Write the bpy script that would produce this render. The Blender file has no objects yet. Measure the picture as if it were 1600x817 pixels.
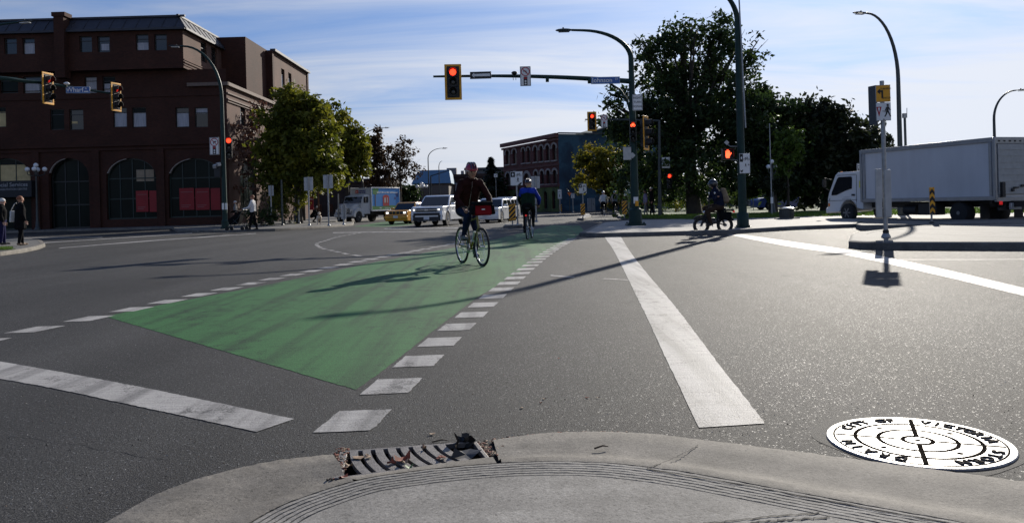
import bpy, bmesh, math, random
import numpy as np
from mathutils import Vector, Matrix, Euler, noise

R = math.radians
SC = bpy.context.scene
COL = SC.collection

# ------------------------------------------------------------------ camera
F, CX, CY, CAM_H, ROLL = 1225.0, 800.0, 319.0, 1.1, R(1.55)
cr, sr = math.cos(ROLL), math.sin(ROLL)
cam_data = bpy.data.cameras.new('camera')
cam = bpy.data.objects.new('camera', cam_data)
COL.objects.link(cam)
cam_data.sensor_width = 36.0
cam_data.lens = F / 1600.0 * 36.0
cam_data.shift_y = -(408.5 - CY) / 1600.0
cam_data.clip_start = 0.05
cam_data.clip_end = 3000.0
right, up = Vector((cr, 0, -sr)), Vector((sr, 0, cr))
back = Vector((0, -1, 0))
mw = Matrix((right, up, back)).transposed().to_4x4()
mw.translation = Vector((0, 0, CAM_H))
cam.matrix_world = mw
SC.camera = cam

# ------------------------------------------------------------------ sky + sun
SUN_EL, SUN_AZ = R(22.5), R(25.5)          # azimuth: to the right of straight ahead (+Y)
sun_dir = Vector((math.sin(SUN_AZ) * math.cos(SUN_EL), math.cos(SUN_AZ) * math.cos(SUN_EL), math.sin(SUN_EL)))
SKY_STRENGTH, SUN_STRENGTH, EXPOSURE = 0.066, 4.2, 0.55

world = bpy.data.worlds.new('World')
SC.world = world
world.use_nodes = True
wn, wl = world.node_tree.nodes, world.node_tree.links
wn.clear()

def N(t, **kw):
    n = wn.new(t)
    for k, v in kw.items():
        setattr(n, k, v)
    return n

sky = N('ShaderNodeTexSky', sky_type='NISHITA', sun_disc=False)
sky.sun_elevation = SUN_EL
sky.sun_rotation = SUN_AZ
sky.air_density, sky.dust_density, sky.ozone_density = 1.0, 1.2, 2.0
tc = N('ShaderNodeTexCoord')
sep = N('ShaderNodeSeparateXYZ')
wl.new(tc.outputs['Generated'], sep.inputs[0])

def wm(op, a, b=None, c=None):
    n = N('ShaderNodeMath', operation=op)
    for i, x in enumerate((a, b, c)):
        if x is None:
            continue
        if isinstance(x, (int, float)):
            n.inputs[i].default_value = x
        else:
            wl.new(x, n.inputs[i])
    return n.outputs[0]

def wramp(v, a, b):
    n = N('ShaderNodeMapRange', interpolation_type='SMOOTHSTEP')
    wl.new(v, n.inputs[0])
    n.inputs[1].default_value, n.inputs[2].default_value = a, b
    return n.outputs[0]

zc = wm('MAXIMUM', sep.outputs[2], 0.0)
den = wm('ADD', zc, 0.10)
cu_, cv_ = wm('DIVIDE', sep.outputs[0], den), wm('DIVIDE', sep.outputs[1], den)
comb = N('ShaderNodeCombineXYZ')
wl.new(cu_, comb.inputs[0]); wl.new(cv_, comb.inputs[1])

def wnoise(scale, rot, sx, sy, detail, dist, off=0.0):
    mp = N('ShaderNodeMapping')
    mp.inputs['Rotation'].default_value = (0, 0, rot)
    mp.inputs['Scale'].default_value = (sx, sy, 1)
    mp.inputs['Location'].default_value = (off, off * .7, 0)
    wl.new(comb.outputs[0], mp.inputs[0])
    n = N('ShaderNodeTexNoise')
    n.inputs['Scale'].default_value = scale
    n.inputs['Detail'].default_value = detail
    n.inputs['Roughness'].default_value = .58
    n.inputs['Distortion'].default_value = dist
    wl.new(mp.outputs[0], n.inputs[0])
    return n.outputs[0]

streak = wnoise(0.9, R(-10), 0.50, 1.7, 10, 0.7, 3.1)
broad = wnoise(0.34, R(8), 0.6, 1.2, 4, 0.3, 7.7)
# the high cloud thickens to the right (towards the sun) and towards the horizon
low = wm('SUBTRACT', 1.0, wramp(sep.outputs[2], 0.04, 0.30))
side = wramp(sep.outputs[0], -0.55, 0.35)
dens = wm('ADD', wm('MULTIPLY', streak, 0.88), wm('MULTIPLY', broad, 0.50))
dens = wm('ADD', dens, wm('MULTIPLY', low, 0.34))
dens = wm('ADD', dens, wm('MULTIPLY', side, 0.17))
mask = wm('MULTIPLY', wramp(dens, 0.66, 1.12), 0.94)
# cloud brightness: forward scattering around the sun
dotn = N('ShaderNodeVectorMath', operation='DOT_PRODUCT')
wl.new(tc.outputs['Generated'], dotn.inputs[0])
dotn.inputs[1].default_value = sun_dir
fwd = wramp(dotn.outputs['Value'], 0.55, 1.0)
cb = wm('ADD', wm('MULTIPLY', fwd, 3.6), 5.7)
ccol = N('ShaderNodeVectorMath', operation='SCALE')
ccol.inputs[0].default_value = (0.93, 0.97, 1.06)
wl.new(cb, ccol.inputs['Scale'])
# thin high haze holds the brightest part of the clear sky down
d1 = N('ShaderNodeVectorMath', operation='MULTIPLY_ADD')
wl.new(sky.outputs[0], d1.inputs[0])
d1.inputs[1].default_value = (1 / 11.0, 1 / 12.0, 1 / 16.0)
d1.inputs[2].default_value = (1, 1, 1)
skyc = N('ShaderNodeVectorMath', operation='DIVIDE')
wl.new(sky.outputs[0], skyc.inputs[0])
wl.new(d1.outputs[0], skyc.inputs[1])
sky2 = N('ShaderNodeVectorMath', operation='MULTIPLY')
wl.new(skyc.outputs[0], sky2.inputs[0])
sky2.inputs[1].default_value = (0.62, 0.92, 1.42)
mix = N('ShaderNodeMix', data_type='RGBA')
wl.new(mask, mix.inputs[0])
wl.new(sky2.outputs[0], mix.inputs[6])
wl.new(ccol.outputs[0], mix.inputs[7])
bg = N('ShaderNodeBackground')
bg.inputs['Strength'].default_value = SKY_STRENGTH
wl.new(mix.outputs[2], bg.inputs['Color'])
wo = N('ShaderNodeOutputWorld')
wl.new(bg.outputs[0], wo.inputs[0])

sun_l = bpy.data.lights.new('sun', 'SUN')
sun_l.energy, sun_l.angle, sun_l.color = SUN_STRENGTH, R(0.5), (1.0, 0.93, 0.82)
sun_o = bpy.data.objects.new('sun', sun_l)
COL.objects.link(sun_o)
sun_o.rotation_euler = (-sun_dir).to_track_quat('-Z', 'Y').to_euler()
sun_o.location = sun_dir * 60

vs = SC.view_settings
SC.display_settings.display_device = 'sRGB'
vs.view_transform, vs.look, vs.gamma, vs.use_curve_mapping = 'Standard', 'None', 1.0, False
vs.exposure = EXPOSURE
SC.cycles.max_bounces = 6
SC.cycles.transparent_max_bounces = 8
SC.cycles.caustics_reflective = SC.cycles.caustics_refractive = False

# ------------------------------------------------------------------ placing
def ray(px, py):
    u, v = (px - CX) / F, (CY - py) / F
    return Vector((u * cr + v * sr, 1.0, -u * sr + v * cr))

def G(px, py, z=0.0):
    d = ray(px, py)
    t = (z - CAM_H) / d.z
    return Vector((d.x * t, t, z))

def P(px, py, Y):
    d = ray(px, py)
    return Vector((d.x * Y, Y, CAM_H + d.z * Y))

# ------------------------------------------------------------------ materials
MATS = {}
def M(name, col, rough=.6, metal=0.0, var=.12, scale=6.0, bump=0.0, bscale=60.0, spec=.5, emit=0.0, coat=0.0, detail=4, trans=0.0, stretch=(1, 1, 1)):
    if name in MATS:
        return MATS[name]
    m = bpy.data.materials.new(name)
    m.use_nodes = True
    nt = m.node_tree
    b = nt.nodes['Principled BSDF']
    b.inputs['Roughness'].default_value = rough
    b.inputs['Metallic'].default_value = metal
    b.inputs['Specular IOR Level'].default_value = spec
    b.inputs['Coat Weight'].default_value = coat
    b.inputs['Coat Roughness'].default_value = .08
    if trans:
        b.inputs['Transmission Weight'].default_value = trans
    tcn = nt.nodes.new('ShaderNodeNewGeometry')
    mp = nt.nodes.new('ShaderNodeMapping')
    mp.inputs['Scale'].default_value = stretch
    nt.links.new(tcn.outputs['Position'], mp.inputs[0])
    if var > 0:
        n = nt.nodes.new('ShaderNodeTexNoise')
        n.inputs['Scale'].default_value = scale
        n.inputs['Detail'].default_value = detail
        nt.links.new(mp.outputs[0], n.inputs[0])
        r = nt.nodes.new('ShaderNodeValToRGB')
        r.color_ramp.elements[0].position, r.color_ramp.elements[1].position = .3, .7
        lo, hi = [c * (1 - var) for c in col], [min(1, c * (1 + var)) for c in col]
        r.color_ramp.elements[0].color = (*lo, 1)
        r.color_ramp.elements[1].color = (*hi, 1)
        nt.links.new(n.outputs[0], r.inputs[0])
        nt.links.new(r.outputs[0], b.inputs['Base Color'])
        if emit:
            nt.links.new(r.outputs[0], b.inputs['Emission Color'])
    else:
        b.inputs['Base Color'].default_value = (*col, 1)
        b.inputs['Emission Color'].default_value = (*col, 1)
    b.inputs['Emission Strength'].default_value = emit
    if bump:
        n2 = nt.nodes.new('ShaderNodeTexNoise')
        n2.inputs['Scale'].default_value = bscale
        n2.inputs['Detail'].default_value = 5
        nt.links.new(mp.outputs[0], n2.inputs[0])
        bp = nt.nodes.new('ShaderNodeBump')
        bp.inputs['Strength'].default_value = bump
        bp.inputs['Distance'].default_value = .02
        nt.links.new(n2.outputs[0], bp.inputs['Height'])
        nt.links.new(bp.outputs[0], b.inputs['Normal'])
    MATS[name] = m
    return m

class NT:
    """short node writer for the larger materials"""
    def __init__(s, name):
        s.m = bpy.data.materials.new(name); s.m.use_nodes = True
        s.t = s.m.node_tree; s.b = s.t.nodes['Principled BSDF']
        s.pos = s.t.nodes.new('ShaderNodeNewGeometry').outputs['Position']
        MATS[name] = s.m
    def link(s, a, b): s.t.links.new(a, b)
    def noise(s, scale, detail=4, rough=.55, stretch=None, dist=0, rot=0, src=None):
        v = src or s.pos
        if stretch or rot:
            mp = s.t.nodes.new('ShaderNodeMapping'); mp.inputs['Scale'].default_value = stretch or (1, 1, 1)
            mp.inputs['Rotation'].default_value = (0, 0, rot)
            s.link(v, mp.inputs[0]); v = mp.outputs[0]
        n = s.t.nodes.new('ShaderNodeTexNoise'); n.inputs['Scale'].default_value = scale
        n.inputs['Detail'].default_value = detail; n.inputs['Roughness'].default_value = rough
        n.inputs['Distortion'].default_value = dist
        s.link(v, n.inputs[0]); return n.outputs[0]
    def vor(s, scale, feature='F1', out='Distance', rnd=1.0):
        n = s.t.nodes.new('ShaderNodeTexVoronoi'); n.feature = feature
        n.inputs['Scale'].default_value = scale; n.inputs['Randomness'].default_value = rnd
        s.link(s.pos, n.inputs[0]); return n.outputs[out]
    def ramp(s, v, *stops):
        r = s.t.nodes.new('ShaderNodeValToRGB'); e = r.color_ramp.elements
        while len(e) < len(stops): e.new(.5)
        for k, (p, c) in enumerate(stops):
            e[k].position = p
            e[k].color = (c, c, c, 1) if isinstance(c, (int, float)) else (*c, 1)
        s.link(v, r.inputs[0]); return r.outputs[0]
    def math(s, op, a, b):
        n = s.t.nodes.new('ShaderNodeMath'); n.operation = op
        for i, x in enumerate((a, b)):
            if isinstance(x, (int, float)): n.inputs[i].default_value = x
            else: s.link(x, n.inputs[i])
        return n.outputs[0]
    def mix(s, f, a, b, mode='MIX'):
        n = s.t.nodes.new('ShaderNodeMix'); n.data_type = 'RGBA'; n.blend_type = mode
        for i, x in ((0, f), (6, a), (7, b)):
            if isinstance(x, (int, float)): n.inputs[i].default_value = x if i == 0 else (x, x, x, 1)
            elif isinstance(x, tuple): n.inputs[i].default_value = (*x, 1)
            else: s.link(x, n.inputs[i])
        return n.outputs[2]
    def bump(s, h, strength, dist):
        n = s.t.nodes.new('ShaderNodeBump'); n.inputs['Strength'].default_value = strength
        n.inputs['Distance'].default_value = dist; s.link(h, n.inputs['Height'])
        s.link(n.outputs[0], s.b.inputs['Normal'])
    def set(s, **kw):
        for k, v in kw.items():
            i = s.b.inputs[k.replace('_', ' ')]
            if isinstance(v, tuple): i.default_value = (*v, 1)
            elif isinstance(v, (int, float)): i.default_value = v
            else: s.link(v, i)
        return s.m

# ------------------------------------------------------------------ mesh builder
class MB:
    def __init__(s):
        s.v, s.f, s.m = [], [], []
    def add(s, vs_, fs, mi=0, mat=None):
        o = len(s.v)
        s.v += [mat @ Vector(v) for v in vs_] if mat else [Vector(v) for v in vs_]
        s.f += [[i + o for i in f] for f in fs]
        s.m += [mi] * len(fs)
        return s
    def box(s, c, d, rot=None, mi=0, tx=1.0, ty=1.0):
        """centre, size; tx, ty shrink the top"""
        x, y, z = d[0] / 2, d[1] / 2, d[2] / 2
        v = [(-x, -y, -z), (x, -y, -z), (x, y, -z), (-x, y, -z), (-x * tx, -y * ty, z), (x * tx, -y * ty, z), (x * tx, y * ty, z), (-x * tx, y * ty, z)]
        m = Matrix.Translation(Vector(c))
        if rot: m = m @ Euler(rot).to_matrix().to_4x4()
        return s.add(v, [(0, 3, 2, 1), (4, 5, 6, 7), (0, 1, 5, 4), (1, 2, 6, 5), (2, 3, 7, 6), (3, 0, 4, 7)], mi, m)
    def bar(s, a, b, w, h, mi=0, upv=(0, 0, 1)):
        a, b = Vector(a), Vector(b); d = b - a; L = d.length
        y = d.normalized(); x = y.cross(Vector(upv))
        if x.length < 1e-4: x = y.cross(Vector((1, 0, 0)))
        x.normalize(); z = x.cross(y)
        m = Matrix((x, y, z)).transposed().to_4x4(); m.translation = (a + b) / 2
        x, y, z = w / 2, L / 2, h / 2
        v = [(-x, -y, -z), (x, -y, -z), (x, y, -z), (-x, y, -z), (-x, -y, z), (x, -y, z), (x, y, z), (-x, y, z)]
        return s.add(v, [(0, 3, 2, 1), (4, 5, 6, 7), (0, 1, 5, 4), (1, 2, 6, 5), (2, 3, 7, 6), (3, 0, 4, 7)], mi, m)
    def prism(s, pts, axis, a0, a1, mi=0, mat=None, side=None):
        """polygon pts in the plane square to axis; (y,z) for x, (x,z) for y, (x,y) for z"""
        def put(p, a):
            return {'x': (a, p[0], p[1]), 'y': (p[0], a, p[1]), 'z': (p[0], p[1], a)}[axis]
        n = len(pts)
        v = [put(p, a0) for p in pts] + [put(p, a1) for p in pts]
        fs = [list(range(n))[::-1], list(range(n, 2 * n))]
        sd = [(i, (i + 1) % n, n + (i + 1) % n, n + i) for i in range(n)]
        s.add(v, fs + sd, mi, mat)
        if side is not None:
            for k in range(len(sd)): s.m[-1 - k] = side
        return s
    def tube(s, pts, r, n=8, mi=0, cap=True, closed=False):
        pts = [Vector(p) for p in pts]; k = len(pts)
        rs = r if isinstance(r, (list, tuple)) else [r] * k
        v, f = [], []
        prev = None
        for i, p in enumerate(pts):
            if closed: t = pts[(i + 1) % k] - pts[i - 1]
            else: t = pts[min(i + 1, k - 1)] - pts[max(i - 1, 0)]
            t.normalize()
            if prev is None:
                x = t.cross(Vector((0, 0, 1)))
                if x.length < 1e-3: x = t.cross(Vector((1, 0, 0)))
            else:
                x = prev - t * prev.dot(t)
            x.normalize(); prev = x; y = t.cross(x)
            for j in range(n):
                a = 2 * math.pi * j / n
                v.append(p + (x * math.cos(a) + y * math.sin(a)) * rs[i])
        for i in range(k if closed else k - 1):
            i2 = (i + 1) % k
            for j in range(n):
                f.append((i * n + j, i * n + (j + 1) % n, i2 * n + (j + 1) % n, i2 * n + j))
        if cap and not closed:
            f.append(list(range(n))[::-1]); f.append([(k - 1) * n + j for j in range(n)])
        return s.add(v, f, mi)
    def ball(s, c, r, nu=12, nv=8, mi=0, rot=None, z0=-1.0):
        r = r if isinstance(r, (tuple, list)) else (r, r, r)
        v, f = [], []
        t0 = math.asin(max(-1, z0))
        for i in range(nv + 1):
            t = t0 + (math.pi / 2 - t0) * i / nv
            for j in range(nu):
                a = 2 * math.pi * j / nu
                v.append((r[0] * math.cos(t) * math.cos(a), r[1] * math.cos(t) * math.sin(a), r[2] * math.sin(t)))
        for i in range(nv):
            for j in range(nu):
                f.append((i * nu + j, i * nu + (j + 1) % nu, (i + 1) * nu + (j + 1) % nu, (i + 1) * nu + j))
        f.append(list(range(nu))[::-1])
        m = Matrix.Translation(Vector(c))
        if rot: m = m @ Euler(rot).to_matrix().to_4x4()
        return s.add(v, f, mi, m)
    def lathe(s, prof, c=(0, 0, 0), axis='z', n=20, mi=0):
        """profile of (radius, height)"""
        v, f = [], []
        for (r, h) in prof:
            for j in range(n):
                a = 2 * math.pi * j / n
                x, y = r * math.cos(a), r * math.sin(a)
                p = {'z': (x, y, h), 'x': (h, x, y), 'y': (y, h, x)}[axis]
                v.append(p)
        for i in range(len(prof) - 1):
            for j in range(n):
                f.append((i * n + j, i * n + (j + 1) % n, (i + 1) * n + (j + 1) % n, (i + 1) * n + j))
        f.append(list(range(n))[::-1]); f.append([(len(prof) - 1) * n + j for j in range(n)])
        return s.add(v, f, mi, Matrix.Translation(Vector(c)))
    def ring(s, c, r0, r1, axis='y', depth=.006, n=28, mi=0, a0=0, a1=360):
        """flat ring plate in the plane square to axis, of the given depth"""
        full = abs(a1 - a0) >= 359.9
        k = n if full else n + 1
        v, f = [], []
        for j in range(k):
            a = R(a0 + (a1 - a0) * j / n)
            for rr in (r0, r1):
                for dd in (-depth / 2, depth / 2):
                    x, z = rr * math.cos(a), rr * math.sin(a)
                    v.append({'y': (x, dd, z), 'x': (dd, x, z), 'z': (x, z, dd)}[axis])
        for j in range(n):
            a, b = j * 4, ((j + 1) % k) * 4
            f += [(a, b, b + 2, a + 2), (a + 1, a + 3, b + 3, b + 1), (a, a + 1, b + 1, b), (a + 2, b + 2, b + 3, a + 3)]
        return s.add(v, f, mi, Matrix.Translation(Vector(c)))
    def grid(s, rows, mi=0):
        n = len(rows[0])
        v = [p for r in rows for p in r]
        f = [(i * n + j, i * n + j + 1, (i + 1) * n + j + 1, (i + 1) * n + j) for i in range(len(rows) - 1) for j in range(n - 1)]
        return s.add(v, f, mi)
    def text(s, body, size, mat, mi=0, depth=0.0, align='CENTER', sx=1.0):
        v, f = text_geo(body, size, depth, align)
        return s.add([(a[0] * sx, a[1], a[2]) for a in v], f, mi, mat)
    def build(s, name, mats, parent=None, smooth=30, bevel=0.0, loc=None, rotz=0.0, kind=None):
        me = bpy.data.meshes.new(name)
        me.from_pydata([tuple(v) for v in s.v], [], s.f)
        for m in (mats if isinstance(mats, (list, tuple)) else [mats]):
            me.materials.append(m)
        if max(s.m, default=0): me.polygons.foreach_set('material_index', s.m)
        bm = bmesh.new(); bm.from_mesh(me)
        bmesh.ops.recalc_face_normals(bm, faces=bm.faces[:])
        bm.to_mesh(me); bm.free()
        if smooth:
            me.polygons.foreach_set('use_smooth', [True] * len(me.polygons))
            me.set_sharp_from_angle(angle=R(smooth))
        o = bpy.data.objects.new(name, me)
        COL.objects.link(o)
        if parent: o.parent = parent
        if loc is not None: o.location = loc
        if rotz: o.rotation_euler = (0, 0, rotz)
        if bevel:
            b = o.modifiers.new('edge', 'BEVEL'); b.width, b.segments, b.limit_method, b.angle_limit = bevel, 2, 'ANGLE', R(40)
            b.harden_normals = False
        if kind: o['kind'] = kind
        return o

_txt = {}
WORK = bpy.data.scenes.new('workbench')       # a bare scene for turning curves and modifiers into meshes
def baked(ob):
    WORK.collection.objects.link(ob)
    with bpy.context.temp_override(scene=WORK, view_layer=WORK.view_layers[0]):
        dg = bpy.context.evaluated_depsgraph_get()
        return bpy.data.meshes.new_from_object(ob.evaluated_get(dg))

def text_geo(body, size, depth=0.0, align='CENTER'):
    key = (body, size, depth, align)
    if key in _txt: return _txt[key]
    cu = bpy.data.curves.new('lettering', 'FONT')
    cu.body, cu.size, cu.align_x, cu.align_y, cu.resolution_u, cu.extrude, cu.offset = body, size, align, 'CENTER', 3, depth, size * .010
    ob = bpy.data.objects.new('lettering', cu)
    me = baked(ob)
    out = ([tuple(v.co) for v in me.vertices], [list(p.vertices) for p in me.polygons])
    bpy.data.objects.remove(ob); bpy.data.curves.remove(cu); bpy.data.meshes.remove(me)
    _txt[key] = out
    return out

def tag(o, label, cat, group=None, kind=None):
    o['label'], o['category'] = label, cat
    if group: o['group'] = group
    if kind: o['kind'] = kind
    return o

def thing(name, label, cat, loc=(0, 0, 0), rotz=0.0, group=None):
    o = bpy.data.objects.new(name, None)
    COL.objects.link(o)
    o.empty_display_size = .3
    o.location, o.rotation_euler = loc, (0, 0, rotz)
    return tag(o, label, cat, group)

def copy_tree(o, parent=None):
    c = o.copy(); COL.objects.link(c)
    if parent: c.parent = parent
    for ch in list(o.children): copy_tree(ch, c)
    return c

def dup(o, loc, rotz, label, group=None):
    c = copy_tree(o)
    c.location, c.rotation_euler = loc, (0, 0, rotz)
    c['label'] = label
    if group: c['group'] = group
    return c

def spline(pts, n=8):
    """Catmull-Rom through the points"""
    pts = [Vector(p) for p in pts]
    q = [2 * pts[0] - pts[1]] + pts + [2 * pts[-1] - pts[-2]]
    out = []
    for i in range(1, len(q) - 2):
        a, b, c, d = q[i - 1:i + 3]
        for k in range(n):
            t = k / n
            out.append(.5 * ((2 * b) + (c - a) * t + (2 * a - 5 * b + 4 * c - d) * t * t + (3 * b - a - 3 * c + d) * t ** 3))
    out.append(pts[-1])
    return out

def walk(path, step, start=0.0):
    """points and directions at even distances along a polyline"""
    out, acc, nxt = [], 0.0, start
    for a, b in zip(path, path[1:]):
        L = (b - a).length
        while nxt <= acc + L and L > 0:
            out.append((a.lerp(b, (nxt - acc) / L), (b - a).normalized())); nxt += step
        acc += L
    return out

TXT = lambda x, y, z: Matrix.Translation((x, y, z)) @ Matrix.Rotation(R(90), 4, 'X')   # writing that faces -Y

# ------------------------------------------------------------------ shared materials
def asphalt():
    t = NT('asphalt')
    fine = t.noise(170, 3, .7)
    coarse = t.noise(68, 4, .75)
    mid = t.noise(3, 5, .65)
    big = t.noise(.22, 4, .55, stretch=(1.0, .45, 1), rot=R(-12))
    trk = t.noise(.5, 3, .5, stretch=(1.9, .16, 1), rot=R(-14))
    stain = t.noise(1.1, 6, .7, stretch=(1, .7, 1))
    gr = t.math('ADD', t.math('MULTIPLY', fine, .5), t.math('MULTIPLY', coarse, .5))
    c = t.ramp(gr, (.38, (.010, .010, .010)), (.49, (.034, .0335, .033)), (.58, (.080, .079, .077)), (.66, (.20, .198, .194)))
    cell = t.vor(150, out='Color')
    stone = t.ramp(cell, (.0, .80), (.74, 1.0), (.86, 1.55), (.96, 2.5))  # pale stones, brightened further to put sparkle into the colour
    c = t.mix(1.0, c, stone, 'MULTIPLY')
    c = t.mix(1.0, c, t.ramp(mid, (.3, .90), (.7, 1.08)), 'MULTIPLY')
    c = t.mix(1.0, c, t.ramp(big, (.30, .66), (.5, 1.0), (.72, 1.22)), 'MULTIPLY')
    c = t.mix(1.0, c, t.ramp(trk, (.35, .80), (.65, 1.14)), 'MULTIPLY')
    c = t.mix(1.0, c, t.ramp(stain, (.28, .55), (.37, 1.0)), 'MULTIPLY')
    t.bump(t.math('ADD', fine, t.math('MULTIPLY', t.vor(150), .5)), .7, .006)
    return t.set(Base_Color=c, Roughness=t.ramp(cell, (.80, .78), (.92, .52)), Specular_IOR_Level=t.ramp(cell, (.80, .20), (.92, .40)))

def paint(name, col, worn, alpha_dark=.45, rough=.5, grain=.5):
    t = NT(name)
    fine = t.noise(170, 3, .65)
    coarse = t.noise(75, 4, .7)
    mid = t.noise(5, 6, .7)
    big = t.noise(.8, 5, .65, stretch=(1.6, .5, 1), rot=R(-11))
    strk = t.noise(16, 4, .6, stretch=(.10, 2.6, 1), rot=R(-4))
    tyre = t.noise(2.4, 3, .5, stretch=(2.2, .10, 1), rot=R(-12))
    dark = tuple(c * alpha_dark for c in col)
    gr = t.math('ADD', t.math('MULTIPLY', fine, .4), t.math('MULTIPLY', coarse, .6))
    w = t.math('ADD', t.math('MULTIPLY', mid, .5), t.math('MULTIPLY', gr, .5))
    w = t.math('ADD', w, t.math('MULTIPLY', t.math('SUBTRACT', big, .5), .35))
    c = t.mix(t.ramp(w, (worn, 1.0), (worn + .05, 0.0)), col, dark)
    c = t.mix(1.0, c, t.ramp(gr, (.35, 1 - grain), (.5, .96), (.66, 1.0 + grain * .6)), 'MULTIPLY')
    c = t.mix(1.0, c, t.ramp(big, (.3, .80), (.7, 1.08)), 'MULTIPLY')
    c = t.mix(1.0, c, t.ramp(strk, (.3, .74), (.7, 1.12)), 'MULTIPLY')
    c = t.mix(1.0, c, t.ramp(tyre, (.36, .58), (.52, 1.0)), 'MULTIPLY')
    t.bump(gr, .6, .009)
    return t.set(Base_Color=c, Roughness=rough + .15, Specular_IOR_Level=.25)

def concrete(name, col, bump=.5, stain=.7, scale=1.0):
    t = NT(name)
    fine = t.noise(170 * scale, 3, .7)
    coarse = t.noise(66 * scale, 4, .75)
    mid = t.noise(6 * scale, 6, .7)
    big = t.noise(.9 * scale, 5, .65)
    strk = t.noise(3 * scale, 4, .6, stretch=(.25, 2.0, 1))
    gr = t.math('ADD', t.math('MULTIPLY', fine, .45), t.math('MULTIPLY', coarse, .55))
    c = t.ramp(gr, (.36, tuple(x * .32 for x in col)), (.46, tuple(x * .88 for x in col)), (.57, tuple(x * 1.12 for x in col)), (.66, tuple(min(1, x * 1.75) for x in col)))
    c = t.mix(1.0, c, t.ramp(mid, (.3, stain + .05), (.65, 1.08)), 'MULTIPLY')
    c = t.mix(1.0, c, t.ramp(big, (.3, stain), (.62, 1.08)), 'MULTIPLY')
    c = t.mix(1.0, c, t.ramp(strk, (.3, .82), (.7, 1.05)), 'MULTIPLY')
    pits = t.vor(26 * scale)
    c = t.mix(1.0, c, t.ramp(pits, (.035, .22), (.07, 1.0)), 'MULTIPLY')
    t.bump(gr, bump, .006)
    return t.set(Base_Color=c, Roughness=.82, Specular_IOR_Level=.3)

def brick(name, c1, c2, mortar, w=.22, h=.075):
    t = NT(name)
    sp = t.t.nodes.new('ShaderNodeSeparateXYZ'); t.link(t.pos, sp.inputs[0])
    cb_ = t.t.nodes.new('ShaderNodeCombineXYZ')
    t.link(t.math('ADD', sp.outputs[0], sp.outputs[1]), cb_.inputs[0]); t.link(sp.outputs[2], cb_.inputs[1])
    b = t.t.nodes.new('ShaderNodeTexBrick')
    t.link(cb_.outputs[0], b.inputs['Vector'])
    b.inputs['Color1'].default_value, b.inputs['Color2'].default_value, b.inputs['Mortar'].default_value = (*c1, 1), (*c2, 1), (*mortar, 1)
    b.inputs['Scale'].default_value = 1.0
    b.inputs['Brick Width'].default_value, b.inputs['Row Height'].default_value, b.inputs['Mortar Size'].default_value = w, h, .008
    c = t.mix(1.0, b.outputs[0], t.ramp(t.noise(.5, 5), (.3, .75), (.7, 1.15)), 'MULTIPLY')
    c = t.mix(1.0, c, t.ramp(t.noise(6, 4), (.3, .88), (.7, 1.08)), 'MULTIPLY')
    t.bump(b.outputs['Fac'], -.3, .01)
    return t.set(Base_Color=c, Roughness=.85, Specular_IOR_Level=.25)

def leaves(name, stops, transl=.35, scale=.9):
    t = NT(name)
    n = t.noise(scale, 4, .7)
    f = t.noise(14, 2, .6)
    c = t.ramp(t.math('ADD', t.math('MULTIPLY', n, .7), t.math('MULTIPLY', f, .3)), *stops)
    t.set(Base_Color=c, Roughness=.55, Specular_IOR_Level=.3)
    tr = t.t.nodes.new('ShaderNodeBsdfTranslucent'); t.link(c, tr.inputs[0])
    ms = t.t.nodes.new('ShaderNodeMixShader'); ms.inputs[0].default_value = transl
    t.link(t.b.outputs[0], ms.inputs[1]); t.link(tr.outputs[0], ms.inputs[2])
    t.link(ms.outputs[0], t.t.nodes['Material Output'].inputs[0])
    return t.m

ASPH = asphalt()
WHITE_PAINT = paint('white_road_paint', (.42, .405, .385), .405, .36, grain=.30)
WHITE_OLD = paint('worn_white_road_paint', (.34, .33, .32), .43, .3, grain=.3)
GREEN_PAINT = paint('green_road_paint', (.032, .140, .034), .425, .42, .55, grain=.75)
CONC = concrete('pavement_concrete', (.26, .248, .228))
CONC2 = concrete('kerb_concrete', (.20, .183, .158), .5, .62)
CONC3 = concrete('weathered_concrete', (.17, .165, .155), .4, .6)
CONC_LT = concrete('pale_concrete', (.36, .345, .32), .4, .7)
JOINT = M('dark_joint', (.022, .020, .018), .95, var=.4, scale=40)
GRASS = M('grass_ground', (.045, .085, .018), .9, var=.5, scale=2.5, bump=.8, bscale=40)
BRICK_A_SHADE = brick('shaded_red_brick', (.066, .021, .013), (.044, .015, .010), (.046, .034, .027))  # front brick, its colour darkened for the shade it stands in
BRICK_A_SUN = brick('sunlit_brown_brick', (.125, .062, .045), (.10, .05, .037), (.11, .085, .07))  # paler brown copy for the side walls that catch the sun
BRICK_B = brick('old_red_brick', (.15, .042, .036), (.11, .032, .028), (.13, .10, .09))
BRICK_C = brick('far_brown_brick', (.07, .04, .032), (.05, .03, .025), (.06, .05, .045))
ROOF_METAL = M('blue_grey_metal_roof', (.030, .032, .044), .6, 0, var=.15, scale=3)
CORNICE = M('stone_cornice', (.15, .11, .09), .8, var=.15, scale=4)
FRAME_DK = M('dark_window_frame', (.02, .022, .022), .45, var=.1)
FRAME_GREEN = M('green_shopfront_frame', (.010, .024, .020), .45, var=.15)
STONE_TRIM = M('pale_stone_trim', (.33, .29, .26), .8, var=.2, scale=5)
CURTAIN = M('pale_curtain', (.38, .39, .43), .9, var=.22, scale=9, stretch=(3, 3, .15))
WARM_ROOM = M('warm_room_sheet', (.52, .42, .22), .9, var=.15, scale=3)  # warm light of the rooms put into a yellow sheet colour
GLASS = M('window_glass', (.010, .013, .016), .08, var=.2, scale=.7, spec=.6)
GLASS_G = M('green_tinted_glass', (.005, .010, .009), .25, var=.3, scale=.6, spec=.10)
BLACK = M('matt_black', (.012, .012, .013), .6, var=.2)
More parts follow.
